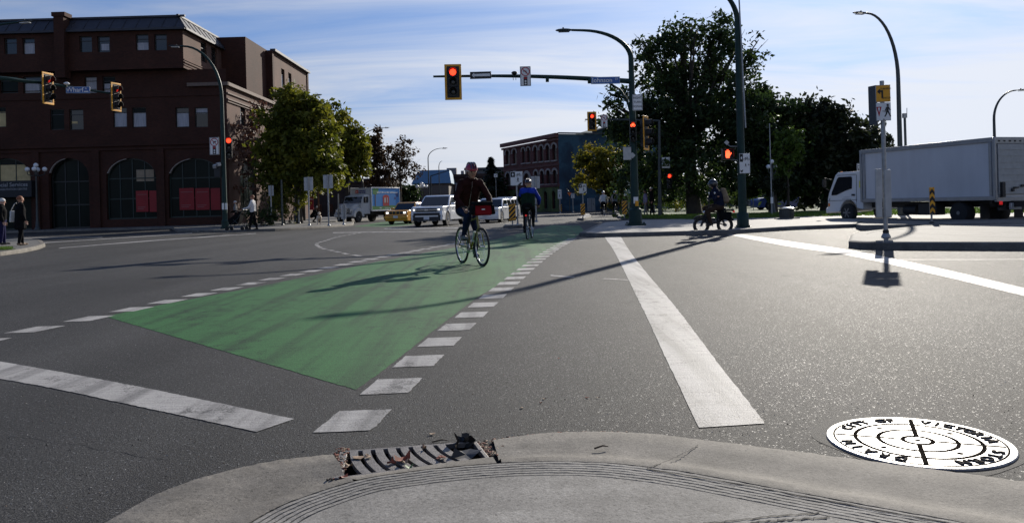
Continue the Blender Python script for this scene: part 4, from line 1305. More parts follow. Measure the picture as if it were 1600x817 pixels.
def leaf_cloud(blobs, n, size, seed, clump=.55, spread=.5, hollow=.45, droop=0.0):
    """small bent leaf faces gathered in clumps through the volume of the blobs: (centre, radii)"""
    g = random.Random(seed)
    vol = [b[1][0] * b[1][1] * b[1][2] for b in blobs]
    mb = MB()
    clumps = []
    nc = max(12, n // 26)
    for k in range(nc):
        c, r = g.choices(blobs, vol)[0]
        while True:
            d = Vector((g.gauss(0, 1), g.gauss(0, 1), g.gauss(0, 1))).normalized()
            q = (hollow + (1 - hollow) * g.random() ** .55)
            if noise.noise(Vector(c) * .7 + d * 2.1 + Vector((seed, 0, 0))) > -.22 + .1 * g.random(): break
        q *= .92 + .22 * noise.noise(d * 2.6 + Vector((0, seed * 1.7, 0)))
        clumps.append((Vector(c) + Vector((d.x * r[0], d.y * r[1], d.z * r[2])) * q, clump * g.uniform(.45, 1.3), d))
    V, Fc = mb.v, mb.f
    for k in range(n):
        c, cr_, d = clumps[k % nc]
        p = c + Vector((g.gauss(0, 1), g.gauss(0, 1), g.gauss(0, .75) - droop * g.random())) * cr_ * spread
        nrm = (Vector((g.gauss(0, 1), g.gauss(0, 1), g.gauss(0, 1))) + d * .5 + Vector((0, 0, .5))).normalized()
        x = nrm.cross(Vector((g.gauss(0, 1), g.gauss(0, 1), g.gauss(0, 1)))).normalized(); y = nrm.cross(x)
        s = size * g.uniform(.55, 1.35)
        o = len(V)
        V += [p - x * s, p - y * s * .55 + nrm * s * .12, p + x * s * 1.1, p + y * s * .55 + nrm * s * .12]
        Fc += [[o, o + 1, o + 2], [o, o + 2, o + 3]]
        mb.m += [0, 0]
    return mb

def limbs(base, top, blobs, r0, seed, fork=.35, n=None, twigs=2):
    g = random.Random(seed + 77)
    mb = MB()
    base, top = Vector(base), Vector(top)
    tr = [base.lerp(top, t) + Vector((g.uniform(-1, 1), g.uniform(-1, 1), 0)) * r0 * .5 * t for t in (0, .12, .3, .55, .8, 1)]
    mb.tube([tr[0] - Vector((0, 0, .1))] + tr, [r0 * 1.5, r0 * 1.25, r0, r0 * .85, r0 * .62, r0 * .4, r0 * .12], 10)
    tgt = blobs if n is None else [g.choice(blobs) for _ in range(n)]
    for c, r in tgt:
        t = fork + g.random() * .35
        a = base.lerp(top, t)
        for q in range(twigs):
            e = Vector(c) + Vector((g.uniform(-1, 1) * r[0], g.uniform(-1, 1) * r[1], g.uniform(-.3, 1) * r[2])) * .75
            m1 = a.lerp(e, .35) + Vector((0, 0, -.06 * (e - a).length)); m2 = a.lerp(e, .7)
            rr = r0 * .38
            mb.tube([a, m1, m2, e], [rr, rr * .7, rr * .42, rr * .1], 6)
            for w in range(3):
                e2 = m2.lerp(e, g.random()) + Vector((g.gauss(0, 1), g.gauss(0, 1), g.gauss(.4, .8))) * r[2] * .2
                mb.tube([m2.lerp(e, .2), m2.lerp(e2, .6), e2], [rr * .3, rr * .18, rr * .05], 5)
    return mb

def tree(name, label, base, blobs, n, size, mat, seed, r0=.2, top=None, group=None, cat='tree', clump=.6, hollow=.45, nl=None, fork=.3, droop=0.0, twigs=2):
    """blobs are given in metres relative to the base"""
    t = thing(name, label, cat, base, 0, group)
    hi = max(c[2] + r[2] for c, r in blobs)
    tp = top or (sum(c[0] for c, r in blobs) / len(blobs), sum(c[1] for c, r in blobs) / len(blobs), hi * .86)
    limbs((0, 0, 0), tp, blobs, r0, seed, fork, nl, twigs).build('trunk', BARK, t, smooth=60)
    leaf_cloud(blobs, int(n * LEAF_N), size * LEAF_S, seed, clump, hollow=hollow, droop=droop).build('crown', mat, t, smooth=0)
    return t

LEAF_N, LEAF_S, LOBE = 1.9, 1.2, 1.08
def pxblobs(base, Y, items):
    """crown lobes sized from their outline at the tree's own distance"""
    out = []
    for px, py, rx, ry, dy in items:
        q = P(px, py, Y + dy) - base; k = (Y + dy) / F
        out.append(((q.x, q.y, q.z), (rx * k * LOBE, (rx + ry) * .45 * k, ry * k * LOBE)))
    return out

def at_ground(px, Y, z=.15):
    q = P(px, 330, Y); return Vector((q.x, Y, z))

# big dark tree over the park
b = at_ground(1085, 50)
tree('big_park_tree', 'tallest tree, big and dark against the sky, behind the mast arm pole', b,
     pxblobs(b, 50, [(1090, 85, 62, 58, 0), (1060, 60, 40, 32, -1), (1035, 100, 45, 50, 1), (1010, 75, 20, 30, 0), (1140, 100, 50, 52, 1), (1175, 82, 24, 32, 0), (1120, 45, 30, 26, 0), (1080, 175, 92, 72, 0), (1150, 180, 52, 62, -2), (1030, 180, 56, 62, 1), (972, 175, 36, 42, 0), (955, 200, 24, 36, 1), (985, 215, 34, 40, 0), (945, 160, 10, 16, 0), (1080, 262, 105, 45, -1), (1186, 185, 28, 60, 1), (1000, 290, 48, 30, 1), (1170, 250, 52, 52, 1), (1000, 250, 38, 40, 2), (1120, 300, 90, 22, 3), (1030, 300, 50, 18, 3)]),
     16500, .125, LV_DARK, 5, .42, clump=.62, hollow=.34, twigs=3)
# trees to the right of it
b = at_ground(1208, 51)
tree('mid_green_tree', 'mid green tree with rounded top between the big park tree and the dark clump', b,
     pxblobs(b, 51, [(1200, 190, 38, 55, 0), (1225, 175, 24, 36, 1), (1205, 250, 42, 55, 0), (1180, 165, 24, 36, 0), (1186, 220, 30, 50, 0), (1248, 215, 26, 44, 1), (1215, 298, 55, 20, 1)]), 3600, .17, LV_DARK, 6, .25, clump=.6, hollow=.3)
b = at_ground(1232, 46.5)
tree('light_green_sapling', 'light green young tree catching the sun, before the mid green tree', b,
     pxblobs(b, 46.5, [(1232, 232, 22, 32, 0), (1245, 205, 10, 16, 0), (1215, 262, 14, 20, 0), (1222, 218, 14, 16, 0)]), 800, .12, LV_LIGHT, 7, .09, clump=.45, hollow=.25)
b = at_ground(1290, 53)
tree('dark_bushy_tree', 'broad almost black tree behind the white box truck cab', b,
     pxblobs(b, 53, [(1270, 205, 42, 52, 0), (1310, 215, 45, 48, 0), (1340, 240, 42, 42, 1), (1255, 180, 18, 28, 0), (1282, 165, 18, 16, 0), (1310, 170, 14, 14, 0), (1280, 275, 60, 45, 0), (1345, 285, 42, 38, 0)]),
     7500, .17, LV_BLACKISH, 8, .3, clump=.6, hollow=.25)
b = at_ground(1372, 58)
tree('dark_bushy_tree', 'lower dark tree at the right end of the clump, above the truck box', b,
     pxblobs(b, 58, [(1372, 235, 20, 28, 0), (1385, 260, 22, 30, 0), (1368, 200, 8, 14, 0), (1360, 290, 34, 34, 0)]), 2000, .17, LV_BLACKISH, 9, .2, clump=.5, hollow=.25)
# yellow-green tree in front of the blue mural
b = at_ground(945, 76)
tree('yellow_green_tree', 'yellow green autumn tree in front of the blue painted wall', b,
     pxblobs(b, 76, [(925, 250, 28, 24, 0), (955, 255, 32, 30, 0), (912, 262, 16, 18, 0), (940, 285, 42, 28, 0), (975, 280, 24, 36, 1), (965, 310, 24, 20, 0)]), 3400, .16, LV_YELLOW, 10, .18, clump=.55, hollow=.3)
b = at_ground(1012, 72)
tree('light_green_sapling', 'light green young tree behind the white globe lamp in the park', b,
     pxblobs(b, 72, [(1010, 285, 20, 30, 0), (1028, 300, 14, 22, 0), (1002, 262, 10, 16, 0)]), 900, .14, LV_LIGHT, 12, .09, clump=.5, hollow=.25)
# street trees on the left
b = at_ground(468, 55)
tree('street_tree', 'largest olive green street tree beside the brick building', b,
     pxblobs(b, 55, [(462, 172, 40, 40, 0), (440, 205, 38, 48, 0), (490, 205, 42, 50, 1), (465, 240, 62, 48, 0), (425, 245, 26, 36, 0), (450, 150, 22, 22, 0), (500, 262, 48, 38, -1), (440, 285, 40, 30, 0)]),
     9600, .15, LV_OLIVE, 14, .2, clump=.55, hollow=.3)
b = at_ground(545, 62)
tree('street_tree', 'second olive street tree with yellowing top, above the painted delivery truck', b,
     pxblobs(b, 62, [(525, 205, 28, 40, 0), (545, 232, 34, 40, 0), (520, 255, 36, 38, 0), (558, 255, 22, 28, 0), (518, 180, 12, 18, 0), (548, 210, 16, 22, 0)]), 5400, .15, LV_OLIVE, 15, .17, clump=.5, hollow=.3)
b = at_ground(474, 68)  # mostly hidden tree, added to shade the brick building's side wall
tree('street_tree', 'olive tree added behind the largest street tree to shade the side wall', b,
     pxblobs(b, 68, [(474, 185, 36, 40, 0), (455, 220, 32, 44, 0), (490, 230, 34, 44, 0), (470, 280, 48, 34, 0)]), 3200, .16, LV_OLIVE, 24, .17, clump=.5, hollow=.3)
b = at_ground(396, 60.5)
tree('thin_street_tree', 'half bare tree with sparse russet leaves by the brick building corner', b,
     pxblobs(b, 60.5, [(394, 205, 22, 40, 0), (404, 240, 22, 30, 0), (384, 240, 20, 34, 0), (408, 178, 14, 20, 0), (390, 285, 24, 26, 0)]), 900, .12, LV_RED, 16, .1, clump=.5, hollow=.2, twigs=3)
b = at_ground(588, 84)
tree('narrow_dark_tree', 'narrow dark brown green tree behind the painted delivery truck', b,
     pxblobs(b, 84, [(586, 225, 14, 24, 0), (585, 250, 18, 34, 0), (588, 285, 20, 34, 0), (586, 204, 6, 12, 0)]), 1500, .18, LV_BROWN, 17, .16, clump=.5, hollow=.2)
b = at_ground(626, 88)
tree('bare_brown_tree', 'loose brown half bare tree right of the narrow dark tree', b,
     pxblobs(b, 88, [(612, 245, 16, 26, 0), (630, 240, 20, 26, 0), (640, 265, 16, 26, 0), (615, 275, 20, 24, 0), (630, 222, 10, 14, 0)]), 1000, .14, LV_BROWN, 18, .15, clump=.7, hollow=.15, twigs=4)

def conifer(label, base, h, r, seed, n):
    t = thing('conifer', label, 'tree', base)
    mb = MB(); mb.tube([(0, 0, -.1), (0, 0, h * .5), (0, 0, h)], [r * .09, r * .06, .02], 8)
    g = random.Random(seed); cl = MB()
    for k in range(n):
        q = g.random() ** .8; z = h * (.12 + .88 * q); rr = r * (1 - q) ** .85 * (.7 + .3 * math.sin(z * 5.5)) * g.uniform(.25, 1.1)
        a = g.uniform(0, 6.28)
        p = Vector((math.cos(a) * rr, math.sin(a) * rr, z - rr * .3)); d = Vector((math.cos(a), math.sin(a), -.35 + g.gauss(0, .3))).normalized()
        x = d.cross(Vector((g.gauss(0, .4), g.gauss(0, .4), 1))).normalized(); s = .32 * g.uniform(.6, 1.4)
        o = len(cl.v); cl.v += [p - x * s * .3, p + d * s, p + x * s * .3, p - d * s * .4]; cl.f += [[o, o + 1, o + 2, o + 3]]; cl.m.append(0)
    mb.build('trunk', BARK, t); cl.build('crown', LV_CONIFER, t, smooth=0)
    return t
conifer('dark spiky conifer on the skyline behind the first cyclist', at_ground(769, 104, 0), 7.4, 3.4, 4, 2600)
b = at_ground(782, 108, 0)
tree('roadside_tree', 'low dark tree between the conifer and the red brick mural building', b, pxblobs(b, 108, [(772, 300, 22, 20, 0), (780, 285, 10, 12, 0), (745, 305, 18, 14, 0)]), 1200, .2, LV_DARK, 21, .2, clump=.6, hollow=.2)
b = at_ground(642, 100, 0)
tree('roadside_tree', 'dark low tree at the foot of the half bare brown tree', b, pxblobs(b, 100, [(640, 300, 20, 16, 0), (625, 305, 18, 14, 0)]), 800, .2, LV_DARK, 23, .2, clump=.6, hollow=.2)

def bush(label, px, Y, w, h, mat, seed, n, size=.09, z=.14):
    b_ = at_ground(px, Y, z)
    t = thing('bush', label, 'bush', b_)
    bl = [((-w * .28, 0, h * .45), (w * .3, w * .3, h * .5)), ((w * .25, .1, h * .5), (w * .32, w * .3, h * .5)), ((0, -.1, h * .55), (w * .35, w * .3, h * .48))]
    leaf_cloud(bl, n, size, seed, .35, hollow=.3).build('foliage', mat, t, smooth=0)
    mb = MB(); g = random.Random(seed)
    for k in range(7): mb.tube([(g.uniform(-.1, .1) * w, 0, -.05), (g.uniform(-.4, .4) * w, g.uniform(-.2, .2), h * .7)], [.03, .012], 5)
    mb.build('stem', BARK, t)
bush('low rounded dark bush left of the first grey post sign', 408, 50, 2.0, 1.3, LV_DARK, 31, 900)
bush('tall leafy shrub against the building, behind the leftmost grey sign', 448, 54, 2.4, 2.7, LV_OLIVE, 32, 1000)
bush('leafy shrub beneath the largest street tree', 425, 56, 1.6, 3.2, LV_DARK, 33, 900)
bush('yellowish shrub on the lawn left of the scooter rider', 1080, 62, 2.8, 1.3, LV_YELLOW, 34, 700)
bush('pale leafy shrub on the lawn behind the white globe lamp', 1055, 64, 2.0, 1.1, LV_LIGHT, 35, 500)
bush('small round shrub on the lawn under the truck bed', 1573, 46, 1.1, .6, LV_DARK, 36, 300)
bush('green ground shrub at the foot of the second striped marker', 982, 46, 1.6, .42, LV_LIGHT, 37, 300)
# hedge and undergrowth closing the park behind
bl = []
g = random.Random(8)
for k in range(26):
    q = at_ground(1000 + k * 27 + g.uniform(-8, 8), 88 + g.uniform(0, 8), 0)
    bl.append(((q.x, q.y, 1.0), (2.2, 1.6, 1.4 + g.random() * 1.2)))
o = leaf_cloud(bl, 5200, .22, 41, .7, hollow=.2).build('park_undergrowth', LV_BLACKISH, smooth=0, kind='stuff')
bl = []
for k in range(24):
    q = at_ground(975 + k * 16, 80 + g.uniform(-4, 6), 0)
    bl.append(((q.x, q.y, 4.2 + g.uniform(-1.4, 1.8)), (2.6, 1.8, 2.4)))
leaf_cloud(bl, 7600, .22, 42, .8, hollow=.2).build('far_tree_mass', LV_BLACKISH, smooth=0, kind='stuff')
# trees right of the frame and behind the truck, seen under its bed
# grass blades on the nearer lawn edges
def blades(name, polys, n, seed, h=.06, w=.012):
    g = random.Random(seed); mb = MB()
    for k in range(n):
        p0, p1, p2, p3, z = polys[k % len(polys)]
        u, v = g.random(), g.random()
        q = p0.lerp(p1, u).lerp(p3.lerp(p2, u), v)
        a = g.uniform(0, 6.28); hh = h * g.uniform(.5, 1.4)
        dx, dy = math.cos(a) * w, math.sin(a) * w
        o = len(mb.v)
        mb.v += [Vector((q.x - dx, q.y - dy, z)), Vector((q.x + dx, q.y + dy, z)), Vector((q.x + g.gauss(0, .02), q.y + g.gauss(0, .02), z + hh))]
        mb.f.append([o, o + 1, o + 2]); mb.m.append(0)
    return mb.build(name, leaves('lawn_grass', ((.3, (.05, .10, .015)), (.55, (.10, .17, .025)), (.75, (.18, .22, .05))), .35, 1.2), smooth=0, kind='stuff')
LG = [(G(-60, 392, .138), G(18, 390, .138), G(20, 387, .138), G(-60, 388, .138), .136)]
LG += [(G(970, 341, .13), G(1100, 343, .13), G(1100, 336, .13), G(985, 337, .13), .125), (G(1100, 343, .13), G(1260, 338.5, .13), G(1260, 333, .13), G(1100, 336, .13), .125), (G(1260, 338.5, .13), G(1640, 332, .13), G(1640, 322, .13), G(1260, 332, .13), .125)]
blades('grass_blades', [LG[0]], 2500, 3)
blades('lawn_blades', LG[1:], 15000, 4, .10, .03)

# ------------------------------------------------------------------ lamps, masts, signals, signs
def davit(label, base, top_h, tip, r=.11, mat=POLE_G, name='street_lamp', group=None, straight=.70, thick=1.0, head=True, base_w=.42):
    """tapered pole that bends over to a lamp head; tip in world metres"""
    t = thing(name, label, 'street lamp', base, 0, group)
    base = Vector(base); tip = Vector(tip) - base
    d = Vector((tip.x, tip.y, 0)); L = d.length; d.normalize()
    zs = top_h * straight
    pts, rs = [Vector((0, 0, 0)), Vector((0, 0, zs * .5)), Vector((0, 0, zs))], [r, r * .82, r * .66]
    h = tip.z - zs
    for k in range(1, 13):
        a = math.pi / 2 * k / 12
        pts.append(d * (L * .94) * (1 - math.cos(a)) + Vector((0, 0, zs + h * math.sin(a)))); rs.append(r * (.66 - .32 * k / 12))
    pts.append(tip); rs.append(r * .3)
    mb = MB(); mb.tube(pts, rs, 12); mb.build('pole', mat, t, smooth=60)
    mb = MB(); mb.lathe([(r * 1.9, 0), (r * 1.9, .03), (r * 1.35, .05), (r * 1.3, .45), (r * 1.0, .5)], n=14)
    for k in range(4):
        a = math.pi / 4 + k * math.pi / 2; mb.box((math.cos(a) * r * 1.6, math.sin(a) * r * 1.6, .05), (.04, .04, .06))
    mb.build('base', mat, t, smooth=40)
    if head:
        mb = MB(); a = math.atan2(d.y, d.x)
        prof = [(0, .05), (.15, .10), (.45, .14), (.62, .11), (.72, .03)]
        rows = []
        for x, w in prof: rows.append([(x, w * c, w * .34 * s_) for c, s_ in ((-1, 0), (-.8, .8), (0, 1.1), (.8, .8), (1, 0), (.8, -.35), (-.8, -.35), (-1, 0))])
        mb.grid(rows); m_ = Matrix.Translation(tip - d * .08) @ Matrix.Rotation(a, 4, 'Z')
        mb.v = [m_ @ v for v in mb.v]
        lh = mb.build('lamp_head', POLE_DK, t, smooth=50)
        mb = MB(); mb.box((.36, 0, -.055), (.4, .16, .02)); mb.v = [m_ @ v for v in mb.v]
        mb.build('lamp_lens', GLOBE, lh, smooth=0)
        mb = MB(); mb.lathe([(.03, 0), (.035, .05), (.01, .07)], (.30, 0, .04), n=8); mb.v = [m_ @ v for v in mb.v]
        mb.build('photocell', BLACK, lh)
    return t

# centre pole: signal mast arm below a lamp arm
CB = G(993, 352, .13)
cm = thing('signal_mast', 'tall dark green signal pole with long mast arm and curved lamp arm, right of centre', 'signal pole', CB)
Yc = CB.y
lt = P(988, 92, Yc) - CB
mb = MB()
ang = [lt]
tipc = P(912, 48, Yc - .4) - CB
zs = lt.z
pts, rs = [Vector((0, 0, 0)), Vector((0, 0, zs * .5)), Vector((0, 0, zs))], [.17, .14, .105]
dx = tipc - Vector((0, 0, zs))
for k in range(1, 13):
    a = math.pi / 2 * k / 12
    pts.append(Vector((dx.x * (1 - math.cos(a)), dx.y * (1 - math.cos(a)), zs + dx.z * math.sin(a)))); rs.append(.105 - .055 * k / 12)
pts.append(P(893, 47.5, Yc - .5) - CB); rs.append(.045)
mb.tube(pts, rs, 14); mb.build('pole', POLE_G, cm, smooth=60)
mb = MB(); mb.box((0, 0, .035), (.72, .72, .07)); mb.lathe([(.26, .07), (.25, .62), (.18, .68)], n=16)
for sx in (-1, 1):
    for sy in (-1, 1): mb.lathe([(.035, .07), (.035, .13)], (sx * .29, sy * .29, 0), n=8)
mb.build('base', POLE_G, cm, bevel=.01)
mb = MB(); q = P(886, 47.5, Yc - .5) - CB
mb.ball(q - Vector((.12, 0, .0)), (.34, .13, .065), 14, 8); mb.box(q + Vector((-.12, 0, -.06)), (.42, .16, .03)); mb.lathe([(.03, 0), (.03, .06)], q + Vector((-.15, 0, .05)), n=8)
mb.build('lamp_head', POLE_DK, cm)
am0, am1 = P(987, 127.5, Yc) - CB, P(677, 120, Yc - 1.2) - CB
mb = MB(); n_ = 12
ap = [am0.lerp(am1, k / n_) + Vector((0, 0, .10 * math.sin(math.pi * k / n_))) for k in range(n_ + 1)]
mb.tube(ap, [.105 - .065 * k / n_ for k in range(n_ + 1)], 12)
for k, rr in ((.22, .13), (.435, .11)): c = am0.lerp(am1, k); mb.tube([c - Vector((.06, 0, 0)), c + Vector((.06, 0, 0))], rr, 10)
mb.build('mast_arm', POLE_G, cm, smooth=60)
mb = MB(); mb.tube([P(953, 131, Yc - .2) - CB, P(968, 140, Yc) - CB, P(979, 155, Yc) - CB, P(987, 182, Yc) - CB], [.05, .05, .05, .045], 8); mb.build('brace', POLE_G, cm, smooth=60)
mb = MB(); mb.box(P(994, 309, Yc - .16) - CB, (.02, .03, .05))
for k, (px, py) in enumerate(((993.5, 313),)):
    mb.box(P(px, py, Yc - .17) - CB, (.18, .02, .26))
mb.build('push_button_plate', SIGN_W, cm)
mb = MB(); mb.box(P(995, 318, Yc - .2) - CB, (.12, .10, .2)); mb.ball(P(995, 318, Yc - .26) - CB, (.04, .02, .04), 8, 6); mb.build('push_button', SIGN_Y, cm)
mb = MB(); q = P(988, 243, Yc - .18) - CB; mb.box(q, (.18, .02, .18), (0, R(45), 0)); mb.build('diamond_plate', ALU_BACK, cm)

# ---- signal heads
def signal(label, centre, yaw, lit=0, w=.42, h=1.12, board=True, n=3, name='traffic_signal', edge=SIG_Y, scale=1.0, bike=False, group=None, lens=None):
    """faces local -Y; yaw turns it about the vertical"""
    t = thing(name, label, 'traffic signal', centre, yaw, group)
    if scale != 1: t.scale = (scale,) * 3
    if board:
        mb = MB(); bw, bh, e = w + .22, h + .24, .085
        mb.box((0, .02, bh / 2 - e / 2), (bw, .03, e)); mb.box((0, .02, -bh / 2 + e / 2), (bw, .03, e))
        mb.box((-bw / 2 + e / 2, .02, 0), (e, .03, bh - 2 * e)); mb.box((bw / 2 - e / 2, .02, 0), (e, .03, bh - 2 * e))
        bo = mb.build('backboard', edge, t, bevel=.01)
        mb = MB(); mb.box((0, .025, 0), (bw - 2 * e, .02, bh - 2 * e)); mb.build('inner_plate', BLACK, bo, smooth=0)
    mb = MB()
    ph = h / n
    for k in range(n): mb.box((0, .10, h / 2 - ph * (k + .5)), (w * .86, .22, ph * .97))
    mb.build('housing', BLACK if not board else M('black_signal_housing', (.014, .014, .015), .45), t, bevel=.025)
    r = min(w, ph) * .40
    for k in range(n):
        z = h / 2 - ph * (k + .5)
        vi = MB(); m = 14
        rows = []
        for rr, dep in ((r * 1.08, 0), (r * 1.08, -.24), (r * 1.0, -.24), (r * 1.0, 0)):
            rows.append([(rr * math.cos(a), -.01 + dep * (1 if math.sin(a) > -.2 else .45), z + rr * math.sin(a)) for a in [R(-50 + 280 * q / m) for q in range(m + 1)]])
        vi.grid(rows); v_ = vi.build('visor', BLACK, t, smooth=40)
        lm = MB(); on = (k == lit)
        if bike and on:
            for sx in (-1, 1): lm.ring((sx * r * .5, -.02, z - r * .2), r * .28, r * .45, 'y', .02, 16)
            for a, b in (((-.5, -.2), (-.15, .45)), ((-.15, .45), (.35, .45)), ((.35, .45), (.5, -.2)), ((-.15, .45), (.05, -.2)), ((.05, -.2), (.35, .45)), ((-.5, -.2), (.05, -.2)), ((.3, .62), (.55, .62)), ((-.3, .6), (0, .6))):
                lm.bar((a[0] * r, -.02, z + a[1] * r), (b[0] * r, -.02, z + b[1] * r), r * .14, .02)
        else:
            lm.ball((0, .015, z), (r * .98, .05, r * .98), 18, 8)
        lm.build('lens', (lens or LENS_RED) if on else LENS_OFF, t)
    return t

def hang(t, top):
    """clamp that holds a head to its arm"""
    mb = MB(); mb.bar((0, .10, -.35), (0, .10, .35), .07, .06); mb.build('bracket', POLE_G, t)

arm_at = lambda px: am0.lerp(am1, (987 - px) / 310.0) + CB
q = P(708, 128.5, arm_at(708).y - .16)
hang(signal('big yellow backed red signal at the left end of the centre mast arm', q, R(3), 0), 0)
q = P(1010, 208, Yc - .05)
s_ = signal('yellow backed signal seen edge on, right side of the centre pole', q, R(62), -1)
mb = MB(); mb.bar((0, .2, .3), (-.45, .3, .3), .05, .05); mb.bar((0, .2, -.35), (-.45, .3, -.35), .05, .05); mb.build('bracket', POLE_G, s_)
q = P(989, 206, Yc - .30)
signal('slim black signal with a lit red bicycle, on the front of the centre pole', q, R(-8), 0, .26, .78, False, bike=True, name='bicycle_signal', lens=HAND_RED)

# ---- signs
def sign(label, centre, yaw, w, h, face=SIGN_W, items=(), post=None, name='traffic_sign', cat='sign', backm=ALU_BACK, border=None, group=None, lip=0.0, depth=.02, post_mat=GALV, extra=()):
    """faces local -Y; items draw on the sheet: text, poly, ring, bar, disc in metres from the centre"""
    t = thing(name, label, cat, centre if post is None else (centre[0], centre[1], post[0]), yaw, group)
    dz = 0 if post is None else centre[2] - post[0]
    def panel(cx_, cz_, w_, h_, face_, nm):
        mb = MB(); mb.box((cx_, 0, cz_ + dz), (w_, depth, h_)); p = mb.build(nm, backm, t, bevel=min(.008, depth * .3))
        mb = MB(); mb.box((cx_, -depth / 2 - .003, cz_ + dz), (w_ - .02, .005, h_ - .02)); mb.build('sheet', face_, p, smooth=0)
        return p
    panel(0, 0, w, h, face, 'panel')
    for e in extra: panel(*e, 'panel')
    if border:
        mb = MB(); b, y = border[1], -depth / 2 - .007
        mb.box((0, y, dz + h / 2 - .02 - b / 2), (w - .04, .003, b)); mb.box((0, y, dz - h / 2 + .02 + b / 2), (w - .04, .003, b))
        mb.box((-w / 2 + .02 + b / 2, y, dz), (b, .003, h - .04 - 2 * b)); mb.box((w / 2 - .02 - b / 2, y, dz), (b, .003, h - .04 - 2 * b))
        mb.build('border', border[0], t, smooth=0)
    by = {}
    for it in items:
        kind, mat = it[0], it[-1]
        y = -depth / 2 - .0085 - (.003 if kind in ('over', 'bar2') else 0)
        nm = 'lettering' if kind == 'text' else 'symbol'
        mb = by.setdefault((nm, mat.name), (MB(), mat))[0]
        if kind == 'text': mb.text(it[1], it[2], TXT(it[3], y, it[4] + dz), sx=it[5] if len(it) > 6 else 1)
        elif kind in ('poly', 'over'): mb.prism([(a + it[2], b + it[3] + dz) for a, b in it[1]], 'y', y - .0015, y + .0015)
        elif kind == 'ring': mb.ring((it[1], y, it[2] + dz), it[3], it[4], 'y', .003, 30)
        elif kind == 'disc': mb.ring((it[1], y, it[2] + dz), 0.0, it[3], 'y', .003, 20)
        elif kind in ('bar', 'bar2'): mb.bar((it[1], y, it[2] + dz), (it[3], y, it[4] + dz), it[5], .003, upv=(0, 1, 0))
    for (nm, _), (mb, mat) in by.items(): mb.build(nm, mat, t, smooth=0)
    if post:
        mb = MB(); r = post[1]
        top = dz + (post[2] if len(post) > 2 else h / 2)
        if r > .04: mb.tube([(0, depth / 2 + r, 0), (0, depth / 2 + r, top)], r, 10)
        else: mb.box((0, depth / 2 + r, top / 2), (r * 2, r * 1.4, top))
        mb.build('post', post_mat, t, smooth=40)
        mb = MB(); mb.lathe([(r * 2.2, 0), (r * 2.2, .03), (r * 1.3, .10)], (0, depth / 2 + r, 0), n=10); mb.build('post_base', post_mat, t, smooth=40)
    return t

PED = [(-.035, .10), (-.06, .02), (-.09, .03), (-.05, .13), (-.012, .16), (.03, .155), (.06, .08), (.095, .06), (.09, .035), (.045, .05), (.03, .09), (.022, .02), (.055, -.06), (.10, -.16), (.065, -.17), (.015, -.06), (-.01, -.02), (-.03, -.09), (-.08, -.17), (-.11, -.155), (-.065, -.08)]
def ped_items(x, z, s, mat): return [('poly', [(a * s, b * s) for a, b in PED], x, z, mat), ('disc', x, z + .20 * s, .036 * s, mat)]
def bike_items(x, z, s, mat):
    B_ = [('ring', x - .11 * s, z, .055 * s, .075 * s, mat), ('ring', x + .11 * s, z, .055 * s, .075 * s, mat)]
    for a, b, c, d in ((-.11, 0, -.05, .10), (-.05, .10, .06, .10), (.06, .10, .11, 0), (-.05, .10, 0, 0), (0, 0, .06, .10), (-.11, 0, 0, 0), (.06, .10, .05, .14), (.03, .14, .09, .14), (-.08, .12, -.02, .12)):
        B_.append(('bar', x + a * s, z + b * s, x + c * s, z + d * s, .018 * s, mat))
    return B_
def no_turn(w, h, left=True):
    s = -1 if left else 1; r = w * .42; z = h / 2 - r - w * .07
    ar = [(.10, -.6), (.28, -.6), (.28, .10), (-.22, .10), (-.22, .28), (-.62, .02), (-.22, -.24), (-.22, -.08), (.10, -.08)]
    it = [('poly', [(-s * a * r * .9, b * r * .9) for a, b in ar], 0, z + r * .1, SIGN_K), ('ring', 0, z, r * .82, r, SIGN_R), ('bar2', -r * .6, z + r * .6, r * .6, z - r * .6, r * .16, SIGN_R)]
    bz = -h / 2 + w * .47
    it += [('poly', [(-w * .17, -w * .40), (w * .17, -w * .40), (w * .17, w * .40), (-w * .17, w * .40)], 0, bz, SIGN_K)]
    it += [('over', [(math.cos(a) * w * .09, math.sin(a) * w * .09) for a in [k * math.pi / 6 for k in range(12)]], 0, bz - w * .02, SIGN_W), ('over', [(math.cos(a) * w * .09, math.sin(a) * w * .09) for a in [k * math.pi / 6 for k in range(12)]], 0, bz - w * .25, SIGN_W),
           ('over', [(-w * .13, -.05 * w), (w * .13, -.05 * w), (w * .13, .12 * w), (-w * .13, .12 * w)], 0, bz + w * .22, SIGN_R)]
    return it
def rts(w, h):
    return [('text', a, w * .30, 0, z * h, SIGN_K, .92) if False else ('text', a, w * .30, 0, z * h, .95, SIGN_K) for a, z in (('RIGHT', .28), ('TURN', .02), ('SIGNAL', -.25))]

